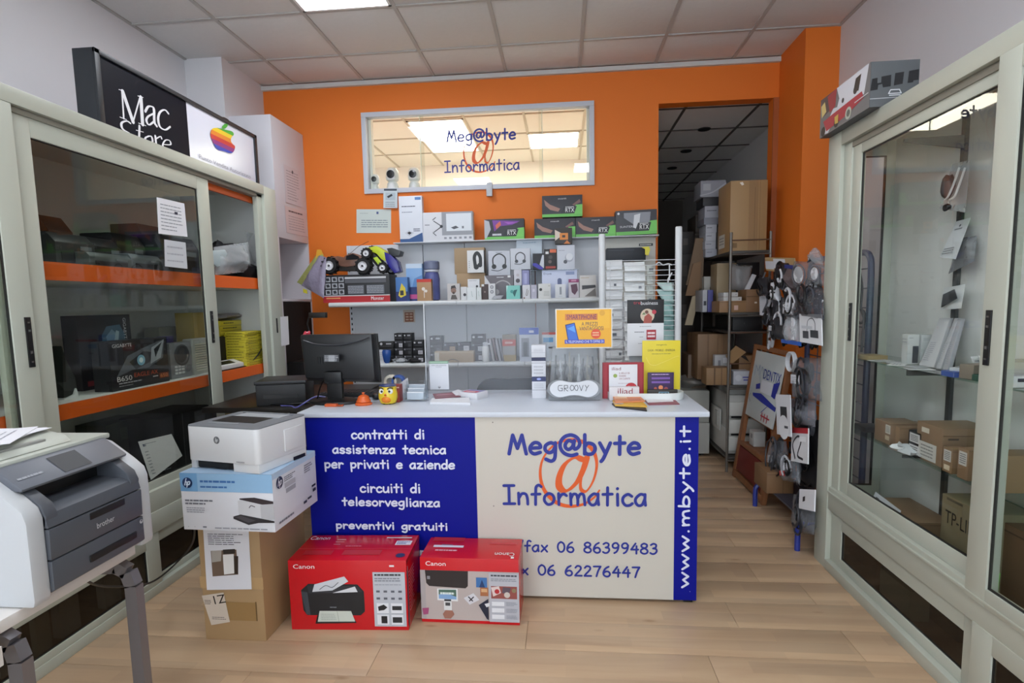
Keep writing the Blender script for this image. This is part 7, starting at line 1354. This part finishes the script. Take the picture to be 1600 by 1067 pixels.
b = MB(); b.box((1.28-r0.x, 2.98-r0.y, .165), (1.555-r0.x, 3.68-r0.y, .175), mat('#3a3a44', .5)); b.build('bottom_shelf', rk)
BK = '#1d1d22'; CLR = lambda n_: film('#a9adb4', .35, .12, n_)
fa, fb_, fc_ = film('#8b8f96', .62, .1, 'cable_film_a'), film('#4a4c54', .4, .12, 'cable_film_b'), film('#c6cacf', .6, .1, 'cable_film_c')
items = [  # (kind, quad corner pixels u0,v0,u1,v1, plane x, label)
 ('card', (1197, 402, 1243, 424), 1.46, '#b19468', 'kraft card with white label at the top of the cable rack'),
 ('bag', (1264, 388, 1287, 416), 1.44, fc_, 'pointed clear bag at the top right of the cable rack'),
 ('bag', (1240, 408, 1268, 452), 1.36, fa, 'grey bag with a white oval insert on the cable rack'),
 ('bag', (1268, 412, 1289, 446), 1.35, fa, 'grey bag with a white oval insert, cut by the cabinet post'),
 ('bag', (1232, 414, 1247, 454), 1.38, mat('#5b4f50', .5), 'brown pack with a blue header on the cable rack'),
 ('bag', (1216, 410, 1232, 452), 1.40, mat(BK, .4, bump=.5), 'black coiled cable pack below the kraft card'),
 ('bag', (1226, 452, 1258, 500), 1.33, fb_, 'large dark bag with a white square label in the middle of the rack'),
 ('bag', (1250, 448, 1288, 496), 1.31, fb_, 'large grey bag holding a round cable beside the cabinet post'),
 ('card', (1187, 462, 1207, 494), 1.43, '#c9ccd4', 'pale blank card sticking out at the left of the rack'),
 ('bag', (1204, 494, 1230, 530), 1.37, mat('#26272c', .4, bump=.5), 'black bag with a tiny white label, lower left of the upper cluster'),
 ('bag', (1226, 488, 1252, 538), 1.31, fc_, 'clear pack with blue bottom edge hanging on the rack'),
 ('card', (1250, 490, 1284, 536), 1.28, '#d3d5d8', 'white blister card with a black forked cable'),
 ('bag', (1238, 558, 1284, 622), 1.33, fa, 'large clear bag with white tag in the lower half of the rack'),
 ('bag', (1232, 622, 1274, 662), 1.33, film('#8f929c', .5, .12, 'cable_film_d'), 'bag of pale flat strips in the lower half of the rack'),
 ('card', (1214, 616, 1236, 680), 1.28, '#d5d6da', 'white topped blister card with black adapter before the whiteboard'),
 ('bag', (1246, 655, 1280, 760), 1.38, mat('#18181c', .6, bump=.5), 'long black bag hanging beside the red topped card'),
 ('card', (1236, 668, 1262, 722), 1.29, '#d8d8da', 'white and red topped blister card with black cable'),
 ('bag', (1202, 688, 1227, 742), 1.33, fa, 'clear bag with white adapter low on the left of the rack'),
 ('bag', (1222, 716, 1250, 752), 1.30, fa, 'clear bag with a red label low on the rack'),
 ('bag', (1240, 772, 1272, 832), 1.30, fa, 'clear bag lying over the rack bottom by the cabinet post'),
 ('card', (1248, 764, 1272, 796), 1.27, '#dcdcdf', 'white card with a black slot near the rack foot'),
 ('bag', (1186, 432, 1206, 462), 1.45, mat('#2e3036', .4, bump=.6), 'tangled black cord pack at the upper left of the rack'),
 ('bag', (1208, 440, 1217, 470), 1.39, mat('#c9ccd2', .4, bump=.3), 'narrow white pack among the black cords of the rack'),
 ('bag', (1196, 478, 1214, 512), 1.42, mat('#17181b', .4, bump=.6), 'black cord bundle beside the pale blank card'),
 ('bag', (1212, 465, 1230, 500), 1.41, mat('#33353b', .4, bump=.5), 'dark grey cord pack left of the large dark bag'),
]
for k, (kind, (u0, v0, u1, v1), X, m_, lb_) in enumerate(items):
    sk = ((k*37) % 7-3)*.6
    Q = [(u0+sk, v0), (u1+sk, v0+1), (u1, v1+(u1-u0)*.12), (u0, v1-2)]
    if 'pointed' in lb_: Q = [(1272, 387), (1276, 387), (1289, 420), (1262, 414)]
    P = [AX(u, v, X - (.03 if i > 1 else 0)) for i, (u, v) in enumerate(Q)]
    if kind == 'bag':
        o = bag('cable_pack', lb_, 'pack', P, m_, .055, k+1, 'packs hanging on the cable rack', 10)
        C = o.location; n_ = (P[3]-P[0]).cross(P[1]-P[0]).normalized(); w = (P[1]-P[0]).length; h = (P[3]-P[0]).length; ex = (P[1]-P[0]).normalized(); ey = (P[3]-P[0]).normalized()
        b = MB(); rd = random.Random(k); cc = BLACK if m_ in (fa, fb_, fc_) or k % 3 else mat('#3c3e46', .4)
        if k in (2, 3): b.prism([n_*.022 + ex*w*.26*math.cos(a*PI/8) + ey*h*.3*math.sin(a*PI/8) for a in range(16)], n_*.003, mat('#dcdde0', .5)); b.tube([n_*.022 + ex*w*.36*math.cos(a*PI/8) + ey*h*.38*math.sin(a*PI/8) for a in range(17)], .004, mat('#5c5e66', .4), 5); b.build('insert', o)
        elif k == 4: b.prism([n_*.0 + ex*w*(a-.5) + ey*h*(-.5+c_) for a, c_ in ((0, 0), (1, 0), (1, .15), (0, .15))], n_*.02, mat('#2c357c', .4)); b.build('header', o)
        elif k == 10: b.prism([ex*w*(a-.5) + ey*h*(.5-c_) for a, c_ in ((0, .12), (1, .12), (1, 0), (0, 0))], n_*.02, mat('#2c5ab0', .4)); b.prism([ex*w*a + ey*h*c_ for a, c_ in ((.05, -.4), (.2, -.4), (.2, .35), (.05, .35))], n_*.018, mat('#d8dade', .4)); b.build('header', o)
        else:
            for q_ in range(5+k % 3):
                r_ = min(w, h)*rd.uniform(.12, .38); cx_, cy_ = rd.uniform(-.16, .16)*w, rd.uniform(-.25, .25)*h
                cc = [BLACK, mat('#2c2d33', .4), mat('#c4c6cc', .4), mat('#4a4c54', .4)][rd.choice((0, 0, 0, 1, 1, 2, 3))]; sg_ = rd.uniform(1.0, 1.7); b.tube([n_*(.012+.004*q_) + ex*(cx_+r_*math.cos(a*PI/8+q_)) + ey*(cy_+r_*sg_*math.sin(a*PI/8+q_)) for a in range(rd.randint(9, 16))], rd.uniform(.004, .008), cc, 5)
            b.build('cable', o)
        if k in (6, 9, 12, 17, 18):
            b = MB(); F = Face(b, n_*.022 - ex*w*.4 - ey*h*(.05 if k != 18 else -.1), ex*w*(.55 if k == 6 else .32), ey*h*(.38 if k == 6 else .22), off=.001); F.n = n_; F.rect(0, 0, 1, 1, '#d9dade' if k != 18 else '#b83a34'); F.lines(.1, .2, .9, .8, 3, '#85888f', .3); b.build('label', o)
    else:
        art = {0: [('rect', .3, .1, .7, .8, '#d5d8de'), ('rect', 0, .3, .3, .9, '#cfd2d8')], 8: [], 11: [('line', [(.35, .6), (.4, .25), (.6, .15), (.72, .3), (.72, .6)], .005, '#2c2f34', 5), ('rect', .15, .6, .42, .85, '#3a3d44'), ('rect', .5, .55, .85, .8, '#33363c'), ('rect', .1, .42, .6, .52, '#b9bcc2')], 14: [('rect', .3, .3, .75, .6, '#2a2c30'), ('disc', .5, .8, .35, '#e0e1e4', 14), ('rect', .55, .76, .8, .82, '#50535a')], 16: [('rect', 0, 0, 1, .16, '#b3212c'), ('line', [(.25, .9), (.1, .5), (.4, .25), (.6, .4), (.4, .8), (.7, .9)], .012, '#202226', 5), ('rect', .5, .25, .9, .4, '#e8e8ea')], 20: [('poly', [(.25, .4), (.4, .35), (.4, .6), (.25, .65)], '#1c1c20')]}.get(k, [])
        sheet('blister_card', lb_, 'card', P, art, m_, .006, 'cards hanging on the cable rack')
q = MB(); C = AX(1239, 565, 1.32)
for k in range(4): q.tube([C + Vector((-.006*k, 0, 0)) + Vector((.01*math.sin(a), 1, 0))*.055*math.cos(a*PI/10)+Vector((0, 0, .055*math.sin(a*PI/10))) for a in range(21)], .004, mat('#d9dbdf', .35), 6)
tag(q.build('cable_coil'), 'white coiled cable hanging above the large clear bag of the rack', 'cable')
q = MB()
for k in range(5):
    u = 1196+7*k; q.tube([AX(u, 425, 1.44), AX(u-6+3*(k % 3), 445, 1.42), AX(u+3, 468, 1.41), AX(u-4, 488+4*k, 1.40)], .006, BLACK if k % 3 else mat('#55585f', .4), 6, smooth=4)
o = q.build('cable_bundle'); tag(o, 'loose black and grey cords hanging at the left of the cable rack', 'cable')
rd = random.Random(21)
for k in range(44):
    u, v = rd.uniform(1200, 1280), (rd.uniform(425, 530) if k < 24 else rd.uniform(580, 750))
    if k >= 24: u = max(u, 1212 + (v-585)*.05)
    X = rd.uniform(1.34, 1.46); C = AX(u, v, X); b = MB(); r_ = rd.uniform(.018, .04); cc = [BLACK, mat('#26272c', .4), mat('#5a5c64', .4), mat('#c9ccd2', .4)][rd.choice((0, 0, 0, 0, 1, 1, 2, 3))]; t0_ = rd.uniform(0, 6)
    for j in range(3): b.tube([Vector((.006*j, .8*r_*(1+.1*j)*math.cos(a*PI/7+t0_), r_*(1.3+.15*j)*math.sin(a*PI/7+t0_))) for a in range(14)], rd.uniform(.004, .0065), cc, 5)
    b.blob((0, r_*.5, -r_*1.4), .012, .012, .02, cc, k, .3, 7)
    o = b.build('cable_loop', None, 0, 35, C); tag(o, ('coiled cable among the packs in the upper half of the cable rack' if k < 24 else 'coiled cable among the packs in the lower half of the cable rack'), 'cable', 'coiled cables on the cable rack, %s half' % ('upper' if k < 24 else 'lower'))
q = MB(); q.tube([AX(u, v, 1.50) for u, v in ((1343, 420), (1347, 450), (1345, 480), (1350, 498), (1344, 505), (1338, 495), (1342, 484), (1351, 490), (1348, 520), (1346, 550))], .006, BLACK, 6, smooth=4); tag(q.build('cable_bundle'), 'looped black cable on the rack seen through the cabinet end glass', 'cable')
pbox('cardboard_box', 'brown box on the bottom of the cable rack', 'box', (1198, 738, 1240, 776), 3.40, .22, '#7c5c3e', {'F': [('rect', 0, .1, 1, .12, '#5a4028'), ('rect', .6, .1, .62, 1, '#5a4028')]}, z=.176)
# ================================================================== wooden easel with whiteboard
WD = wood('easel_wood', '#7d4e2e', '#96623d', 2, 12, rough=.5, axis='Z')
ea = empty('easel', 'wooden children easel with whiteboard and dark red lower panel', 'easel', (1.38, 3.95, 0)); e0 = ea.location
def slab(name, par, P, th, m, off=None):
    b = MB(); P = [Vector(p)-e0 for p in P]; n_ = (P[3]-P[0]).cross(P[1]-P[0]).normalized(); b.prism(P, -n_*th, m); return b.build(name, par, .001)
fb0, fb1 = Vector((1.30, 4.285, 0)), Vector((1.44, 4.27, 1.02)); nb0, nb1 = Vector((1.30, 3.70, 0)), Vector((1.44, 3.66, 1.02))
for a, c_ in ((fb0, fb1), (nb0, nb1)):
    slab('post', ea, [c_ + Vector((-.001, .03, 0)), c_ + Vector((-.001, -.03, 0)), a + Vector((0, -.03, 0)), a + Vector((0, .03, 0))], .03, WD)
def ep(s_, t_, off=0.): return fb0.lerp(fb1, t_).lerp(nb0.lerp(nb1, t_), s_) + Vector((off, 0, 0))
for t0, t1 in ((.97, 1.0), (.485, .53), (.26, .29), (.02, .06)): slab('rail', ea, [ep(0, t1, -.004), ep(1, t1, -.004), ep(1, t0, -.004), ep(0, t0, -.004)], .024, WD)
wb = slab('whiteboard', ea, [AX(1182, 547, 1.425)+Vector((0, 0, 0)), AX(1228, 558, 1.425), AX(1206, 671, 1.345), AX(1164.5, 646, 1.345)], .008, mat('#c3c8c6', .3))
A0 = [AX(1182, 547, 1.425)-e0, AX(1228, 558, 1.425)-e0, AX(1206, 671, 1.345)-e0, AX(1164.5, 646, 1.345)-e0]
b = MB(); F = Face(b, A0[0], A0[1]-A0[0], A0[3]-A0[0], off=.002); F.n = (A0[3]-A0[0]).cross(A0[1]-A0[0]).normalized(); F.k = .002
F.line([(.1, .38), (.1, .22), (.2, .3), (.25, .2), (.26, .36)], .004, '#6a86b0'); F.line([(.42, .35), (.34, .22), (.3, .34), (.36, .46)], .004, '#7a96b8', 3)
F.text('DENTIX', .42, .24, .98, .38, '#2a3c94'); F.poly([(.22, .50), (.36, .46), (.38, .54), (.24, .57)], '#22309a'); F.poly([(.80, .40), (.98, .35), (.9, .60), (.78, .58)], '#22309a'); F.poly([(.15, .64), (.45, .60), (.98, .70), (.98, .76), (.5, .72), (.18, .68)], '#22309a'); F.rect(.4, .40, .78, .58, '#d8dae0')
F.line([(.55, .86), (.72, .74)], .006, '#5a6ab0'); F.line([(.08, .66), (.04, .72), (.12, .78)], .004, '#50586a', 3)
for k in range(3): F.line([(.60+.09*k, .86), (.60+.09*k, .96)], .012, '#b3303c')
F.line([(.57, .9), (.85, .9)], .010, '#b3303c'); b.build('marker_drawing', ea)
b = MB(); e_ = mat('#8a5a36', .5)
slab('lower_panel', ea, [ep(.05, .25, .002), ep(.95, .25, .002), ep(.95, .07, .002), ep(.05, .07, .002)], .01, mat('#6e2018', .6))
slab('shelf_board', ea, [ep(0, .26, .0), ep(1, .26, .0), ep(1, .26, .22), ep(0, .26, .22)], .012, WD)
for a, c_ in (((1.66, 4.24, 0), (1.44, 4.27, 1.0)), ((1.66, 3.72, 0), (1.44, 3.68, 1.0))):
    slab('rear_leg', ea, [Vector(c_)+Vector((0, .02, 0)), Vector(c_)+Vector((0, -.02, 0)), Vector(a)+Vector((0, -.02, 0)), Vector(a)+Vector((0, .02, 0))], .025, WD)
zb = ep(0, .26).z + .014
q = MB(); q.lathe([(.05, 0), (.055, .004), (.055, .03), (.04, .032)], mat('#1a1718', .25), n=18); tag(q.build('tape_roll', None, 0, 35, (1.43, 3.78, zb)), 'roll of shiny black tape on the easel shelf', 'tape')
carton('small_box', 'small white box on the easel shelf behind the wooden post', 'box', (1.43, 4.16, zb), (.08, .10, .11), '#c9c9c6', {'L': [('rect', .3, .2, .7, .5, '#8a8a88')]})
# ================================================================== wire shelving in the passage
MS = mat('#6f6a64', .4, .5); SX0, SX1, SY0_, SY1_ = 1.285, 1.575, 4.40, 5.24
wsu = empty('metal_shelf_unit', 'grey metal shelf unit standing half in the passage opening', 'shelving', ((SX0+SX1)/2, (SY0_+SY1_)/2, 0)); w0 = wsu.location
LV = [.12, .69, 1.09, 1.255, 1.722]
for x in (SX0, SX1):
    for y in (SY0_, SY1_): b = MB(); b.cyl(Vector((x, y, 0))-w0, Vector((x, y, 1.86))-w0, .011, MS, 8); b.build('post', wsu)
for z in LV:
    if z == 1.09: continue
    b = MB(); b.box(Vector((SX0, SY0_, z-.02))-w0, Vector((SX1, SY1_, z))-w0, mat('#4a4641', .5, .3)); b.build('shelf', wsu, .002)
    for k in range(1): b = MB(); b.tube([Vector((SX0, SY0_-.006, z-.028))-w0, Vector((SX1, SY0_-.006, z-.028))-w0], .006, MS, 6); b.build('shelf_rail', wsu)
for z in (1.80, 1.10, .86): b = MB(); b.tube([Vector((SX0, SY0_-.006, z))-w0, Vector((SX1, SY0_-.006, z))-w0], .005, mat('#5a4030', .5), 6); b.build('shelf_rail', wsu)
FL = lambda c: [('rect', .62, 0, .635, 1, c), ('rect', .8, 0, .81, 1, c)]
carton('cardboard_box', 'big tall brown carton on top of the metal shelf unit', 'box', (1.43, 4.46+.17, 1.7225), (.272, .33, .53), '#a38258', {'F': FL('#7c5f3c') + [('rect', .5, 0, .75, 1, '#94734c'), ('rect', .66, .1, .67, .9, '#6a4e30'), ('poly', [(.24, .03), (.32, .02), (.36, .06), (.3, .07)], '#e0dcd2'), ('rect', .07, .88, .2, .95, '#80643f')], 'L': [('rect', .1, .72, .6, .92, '#cfc9bd'), ('lines', .15, .75, .55, .88, 3, '#85827a')]})
zA = 1.7225
# (name, label, u0,v0,u1,v1, Y, depth, colour, art, base z)
pl = [
 ('plastic_crate', 'milky plastic wrapped pack high behind the big carton', (1094, 288, 1132, 311), 4.92, .25, '#8e9198', [('rect', .1, .1, .4, .5, '#a4a7ad')], 2.16),
 ('electronic_box', 'black box below the milky pack behind the big carton', (1098, 308, 1132, 321), 4.92, .25, '#1c1d22', [('disc', .8, .2, .03, '#8a8a90')], None),
 ('electronic_box', 'white box below the black one behind the big carton', (1100, 318, 1132, 336), 4.90, .25, '#8b8d96', [('lines', .3, .4, .9, .5, 1, '#6a6c74')], None),
 ('electronic_box', 'flat grey box lowest under the white one', (1098, 336, 1132, 346), 4.92, .25, '#6e707a', [], None),
]
zt_ = zA; 
def stackbox(entries, Y, d, z, u, w_px=None):
    for name, lb_, u0, u1, hpx, c, art in entries:
        x0, x1 = AY(u0, 350, Y).x, AY(u1, 350, Y).x; h = hpx*Y/FPX*1.0
        carton(name, lb_, 'box', ((x0+x1)/2, Y+d/2, z), (x1-x0, d, h-.001), c, {'F': art}); z += h
    return z
x_ = lambda u, Y: AY(u, 350, Y).x
L4 = [('lines', .1, .3, .6, .5, 1, '#5c5e66')]
stackbox([('electronic_box', 'small white box, lowest in the little stack by the big carton', 1103, 1121, 12, '#a9abb4', L4), ('electronic_box', 'small white box, second in the little stack by the big carton', 1102, 1119, 12, '#b4b6be', L4), ('electronic_box', 'small white box, third in the little stack by the big carton', 1103, 1119, 12, '#b9bbc2', L4), ('electronic_box', 'small white box, topmost in the little stack by the big carton', 1103, 1120, 12, '#b4b6be', L4),
  ('electronic_box', 'flat grey box above the little white stack', 1100, 1131, 10, '#7c7e88', []), ('electronic_box', 'white carton above the flat grey box', 1101, 1133, 17, '#9b9da6', L4), ('electronic_box', 'black carton above the white carton', 1098, 1133, 13, '#1b1c21', []), ('plastic_crate', 'milky wrapped pack on the topmost black carton', 1094, 1133, 24, '#8b8e96', [('rect', .1, .2, .4, .6, '#a4a7ad'), ('line', [(.0, .9), (.5, .7), (1, .2)], .01, '#a9acb4', 4)])], 4.98, .24, zA, 0)
# tall pile on the floor deeper in the passage
zz_ = 0
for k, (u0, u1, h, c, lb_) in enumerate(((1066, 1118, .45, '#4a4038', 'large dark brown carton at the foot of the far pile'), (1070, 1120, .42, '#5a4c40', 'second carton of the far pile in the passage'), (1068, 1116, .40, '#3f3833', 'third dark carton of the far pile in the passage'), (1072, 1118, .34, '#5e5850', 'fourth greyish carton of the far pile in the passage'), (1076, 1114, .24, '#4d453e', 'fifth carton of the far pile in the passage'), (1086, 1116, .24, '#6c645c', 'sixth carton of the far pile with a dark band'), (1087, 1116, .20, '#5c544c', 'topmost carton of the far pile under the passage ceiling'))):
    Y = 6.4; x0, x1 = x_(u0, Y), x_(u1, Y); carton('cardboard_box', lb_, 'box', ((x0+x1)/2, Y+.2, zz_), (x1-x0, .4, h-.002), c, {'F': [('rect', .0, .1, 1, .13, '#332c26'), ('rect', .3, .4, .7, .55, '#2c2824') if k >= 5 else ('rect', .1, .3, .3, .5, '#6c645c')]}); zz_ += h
zz_ = 0
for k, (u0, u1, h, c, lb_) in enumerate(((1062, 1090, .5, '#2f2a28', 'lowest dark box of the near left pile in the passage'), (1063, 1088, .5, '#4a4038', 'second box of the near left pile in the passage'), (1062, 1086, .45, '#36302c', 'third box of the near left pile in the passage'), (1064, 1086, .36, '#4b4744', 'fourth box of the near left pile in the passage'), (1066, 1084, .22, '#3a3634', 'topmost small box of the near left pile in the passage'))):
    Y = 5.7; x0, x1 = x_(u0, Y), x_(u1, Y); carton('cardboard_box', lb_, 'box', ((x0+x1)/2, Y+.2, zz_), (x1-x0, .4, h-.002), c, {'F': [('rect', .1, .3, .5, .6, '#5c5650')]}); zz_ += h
# boards leaning beside the unit
for k, (pts, c, lb_) in enumerate((([(1087, 372), (1102, 372), (1097, 452), (1072, 445)], '#7c6650', 'tall brown board leaning left of the shelf unit, rear one'), ([(1083, 412), (1096, 408), (1092, 462), (1071, 462)], '#8a6c50', 'shorter brown board leaning left of the shelf unit, front one'), ([(1082, 463), (1093, 460), (1082, 508), (1070, 508)], '#b4a68c', 'pale board leaning low left of the shelf unit'))):
    P = [AY(u, v, 5.06-.03*k) for u, v in pts]; b = MB(); b.prism(P, (0, .02, 0), mat(c, .7)); tag(b.build('cardboard_sheet', None, .001), lb_, 'cardboard')
ped = carton('cardboard_box', 'plain brown carton standing left of the metal shelf unit', 'box', (1.185, 5.12, 0), (.16, .3, .88), '#6d5742', {'F': [('rect', .2, .06, .8, .2, '#7f6850')]})
# second level: routers, binders, kraft boxes
z2 = LV[3]+.0005
for nm, lb_, u0, v0, u1, Y, d, c, art in (
  ('binder', 'white ring binder at the left of the crowded shelf', 1098, 453, 1105, 4.72, .25, '#b4b6bc', [('rect', .2, .5, .8, .7, '#3c3e46')]), ('binder', 'violet blue binder beside the white binder', 1106, 453, 1114, 4.72, .25, '#4a4c8a', []),
  ('cardboard_box', 'low kraft box with pale sticker at the front of the crowded shelf', 1124, 470, 1166, 4.44, .22, '#8f6d4a', [('rect', .55, .4, .7, .8, '#c9a89a'), ('rect', .0, .1, 1, .14, '#6c4f34')]),
  ('cardboard_box', 'kraft box with open lid at the right of the crowded shelf', 1166, 452, 1192, 4.44, .22, '#7f5e3f', [('rect', .0, .3, 1, .33, '#5a4028'), ('rect', .5, .55, .65, .62, '#d0c8bc')]),
  ('cardboard_box', 'upright brown carton wrapped in film behind the routers', 1120, 411, 1150, 4.75, .2, '#9a8768', []),
  ('electronic_box', 'white device box behind the binders', 1100, 432, 1118, 4.98, .15, '#b0aea6', [('rect', .5, .3, .8, .9, '#1f1f20')]),
  ('electronic_box', 'dark box at the back right of the crowded shelf', 1152, 410, 1186, 4.85, .2, '#17171b', [])):
    pbox(nm, lb_, 'binder' if nm == 'binder' else 'box', (u0, v0, u1, 486), Y, d, c, {'F': art} if art else None, z=z2)
zk = z2 + (AY(1145, 470, 4.44).z - AY(1145, 487, 4.44).z)
for k, (u0, u1, lb_) in enumerate(((1120, 1160, 'white router box lying on the low kraft box, lower one'), (1118, 1154, 'white router box lying on the low kraft box, upper one'))):
    Y = 4.45; x0, x1 = max(AY(u0, 460, Y).x, SX0-.03), AY(u1, 460, Y).x; carton('router', lb_, 'router', ((x0+x1)/2, Y+.09, zk+.001+.036*k), (x1-x0, .16, .034), '#c4c4c2', {'F': [('disc', .85, .5, .03, '#3c3c40', 8)]}, bevel=.004)
bag('plastic_bag', 'clear film bag with a white cable on the crowded shelf', 'bag', [AY(1140, 412, 4.66), AY(1176, 415, 4.62), AY(1168, 456, 4.60), AY(1138, 452, 4.64)], film('#9c9c9c', .45, .12, 'shelf_film'), .08, 4, n=8)
b = MB(); b.prism([AY(u, v, 4.52) for u, v in ((1176, 428), (1182, 430), (1170, 456), (1163, 454))], (0, .02, 0), mat('#c3c5c8', .4)); tag(b.build('paper_folder', None, .002), 'white folder leaning in the crowded shelf by the pillar', 'folder')
# middle level: dark device, open cartons
z1 = LV[1]+.0005
pbox('electronic_device', 'dark boxy device filling the middle of the metal shelf unit', 'device', (1145, 494, 1190, 519), 4.46, .5, '#0f0f11', {'F': [('disc', .4, .5, .03, '#2c2c30', 8), ('rect', .05, .1, .95, .12, '#1f1f22')]}, z=1.112)
carton('cardboard_sheet', 'dark board shelf under the boxy device', 'board', (1.457, 4.82, 1.09), (.34, .82, .02), '#2f2a26', None)
oc1 = pbox('cardboard_box', 'large open kraft carton bulging out of the shelf unit on the left', 'box', (1090, 522, 1140, 592), 4.75, .40, '#86684a', {'F': FL('#6a4f36') + [('rect', .3, .0, .35, 1, '#75593e')], 'L': [('rect', .4, 0, .45, 1, '#6a4f36')]}, z=z1)
pbox('cardboard_box', 'kraft carton with opened flaps at the right of the middle shelf', 'box', (1155, 545, 1187, 585), 4.62, .25, '#8a6a48', {'F': [('poly', [(.0, .0), (.5, .25), (.3, .0)], '#2a2420'), ('rect', 0, .3, 1, .33, '#6a4f36')]}, z=z1)
pbox('cardboard_box', 'small kraft carton with torn tape at the front of the middle shelf', 'box', (1104, 575, 1142, 602), 4.42, .16, '#8f6f4c', {'F': [('rect', .3, 0, .36, 1, '#5f452c'), ('rect', .6, 0, .64, 1, '#6a4f36')], 'T': [('rect', 0, .45, 1, .55, '#5f452c')]}, z=z1)
pbox('white_carton', 'white printed carton leaning between the open kraft cartons', 'box', (1117, 530, 1143, 572), 4.60, .06, '#a8a7a8', {'F': [('rect', .2, .2, .35, .8, '#77777c'), ('rect', .5, .1, .9, .3, '#c9cacd')]}, z=z1+.0)
pbox('plastic_pack', 'white and blue plastic pack at the right front of the middle shelf', 'pack', (1146, 580, 1172, 604), 4.43, .12, '#b6b8bf', {'F': [('rect', .55, .4, .9, .5, '#4a4f9a'), ('rect', .6, .6, .95, .7, '#4a4f9a'), ('disc', .3, .5, .2, '#c9cbd0', 12)]}, z=z1)
b = MB(); P = [AY(u, v, 4.50) for u, v in ((1134, 556), (1150, 540), (1166, 550), (1142, 570))]; b.prism(P, (0, .006, 0), mat('#97764f', .7)); tag(b.build('box_flap', None), 'kraft flap raised in the middle of the shelf unit', 'cardboard')
# floor level: large white office printer and tray units
op = empty('office_printer', 'tall off white office printer with side paper trays behind the counter end', 'printer', (1.40, 4.80, 0)); o0 = op.location; OW = mat('#b4b4ae', .45)
def ob(name, a, c_, m, bev=.006): return bx(name, Vector(a)-o0, Vector(c_)-o0, m, op, bev)
ob('lower_body', (1.30, 4.46, .13), (1.60, 5.10, .33), OW); ob('upper_body', (1.31, 4.48, .331), (1.60, 5.08, .60), OW); ob('top_cover', (1.325, 4.50, .601), (1.59, 5.05, .655), mat('#9ea09c', .5)); 
for k in range(3): ob('paper_tray', (1.31, 4.44, .16+.14*k), (1.58, 4.458, .27+.14*k), mat('#c3c3bd', .45), .004)
for k in range(2): ob('tray_gap', (1.33, 4.452, .28+.14*k), (1.56, 4.459, .295+.14*k), BLACK, 0)
ob('side_door', (1.288, 4.62, .28), (1.299, 4.92, .46), mat('#c0c0ba', .45)); ob('side_handle', (1.278, 4.66, .31), (1.288, 4.74, .44), mat('#a4a49e', .5))
tu2 = empty('scanner_unit', 'off white floor standing copier seen between the counter and the shelf unit', 'copier', (1.20, 5.0, 0)); t0 = tu2.location
for nm, a, c_, m_ in (('base', (1.0, 4.82, .03), (1.26, 5.25, .30), OW), ('body', (1.02, 4.84, .302), (1.26, 5.25, .58), mat('#a9a9a2', .5)), ('side_panel', (.995, 4.90, .33), (1.018, 5.12, .5), mat('#c4c4be', .45))): bx(nm, Vector(a)-t0, Vector(c_)-t0, m_, tu2, .008)
for x in (1.03, 1.2): bx('caster', (x-t0.x, 4.88-t0.y, 0), (x+.03-t0.x, 4.93-t0.y, .03), BLACK, tu2)
q = MB(); q.blob((0, 0, .05), .12, .16, .055, mat('#8b8984', .4, bump=.6, scale=14), 4, .4, 14); tag(q.build('plastic_wrap', None, 0, 60, (1.14, 5.03, .585)), 'heap of milky plastic wrap lying on the copier', 'wrap')
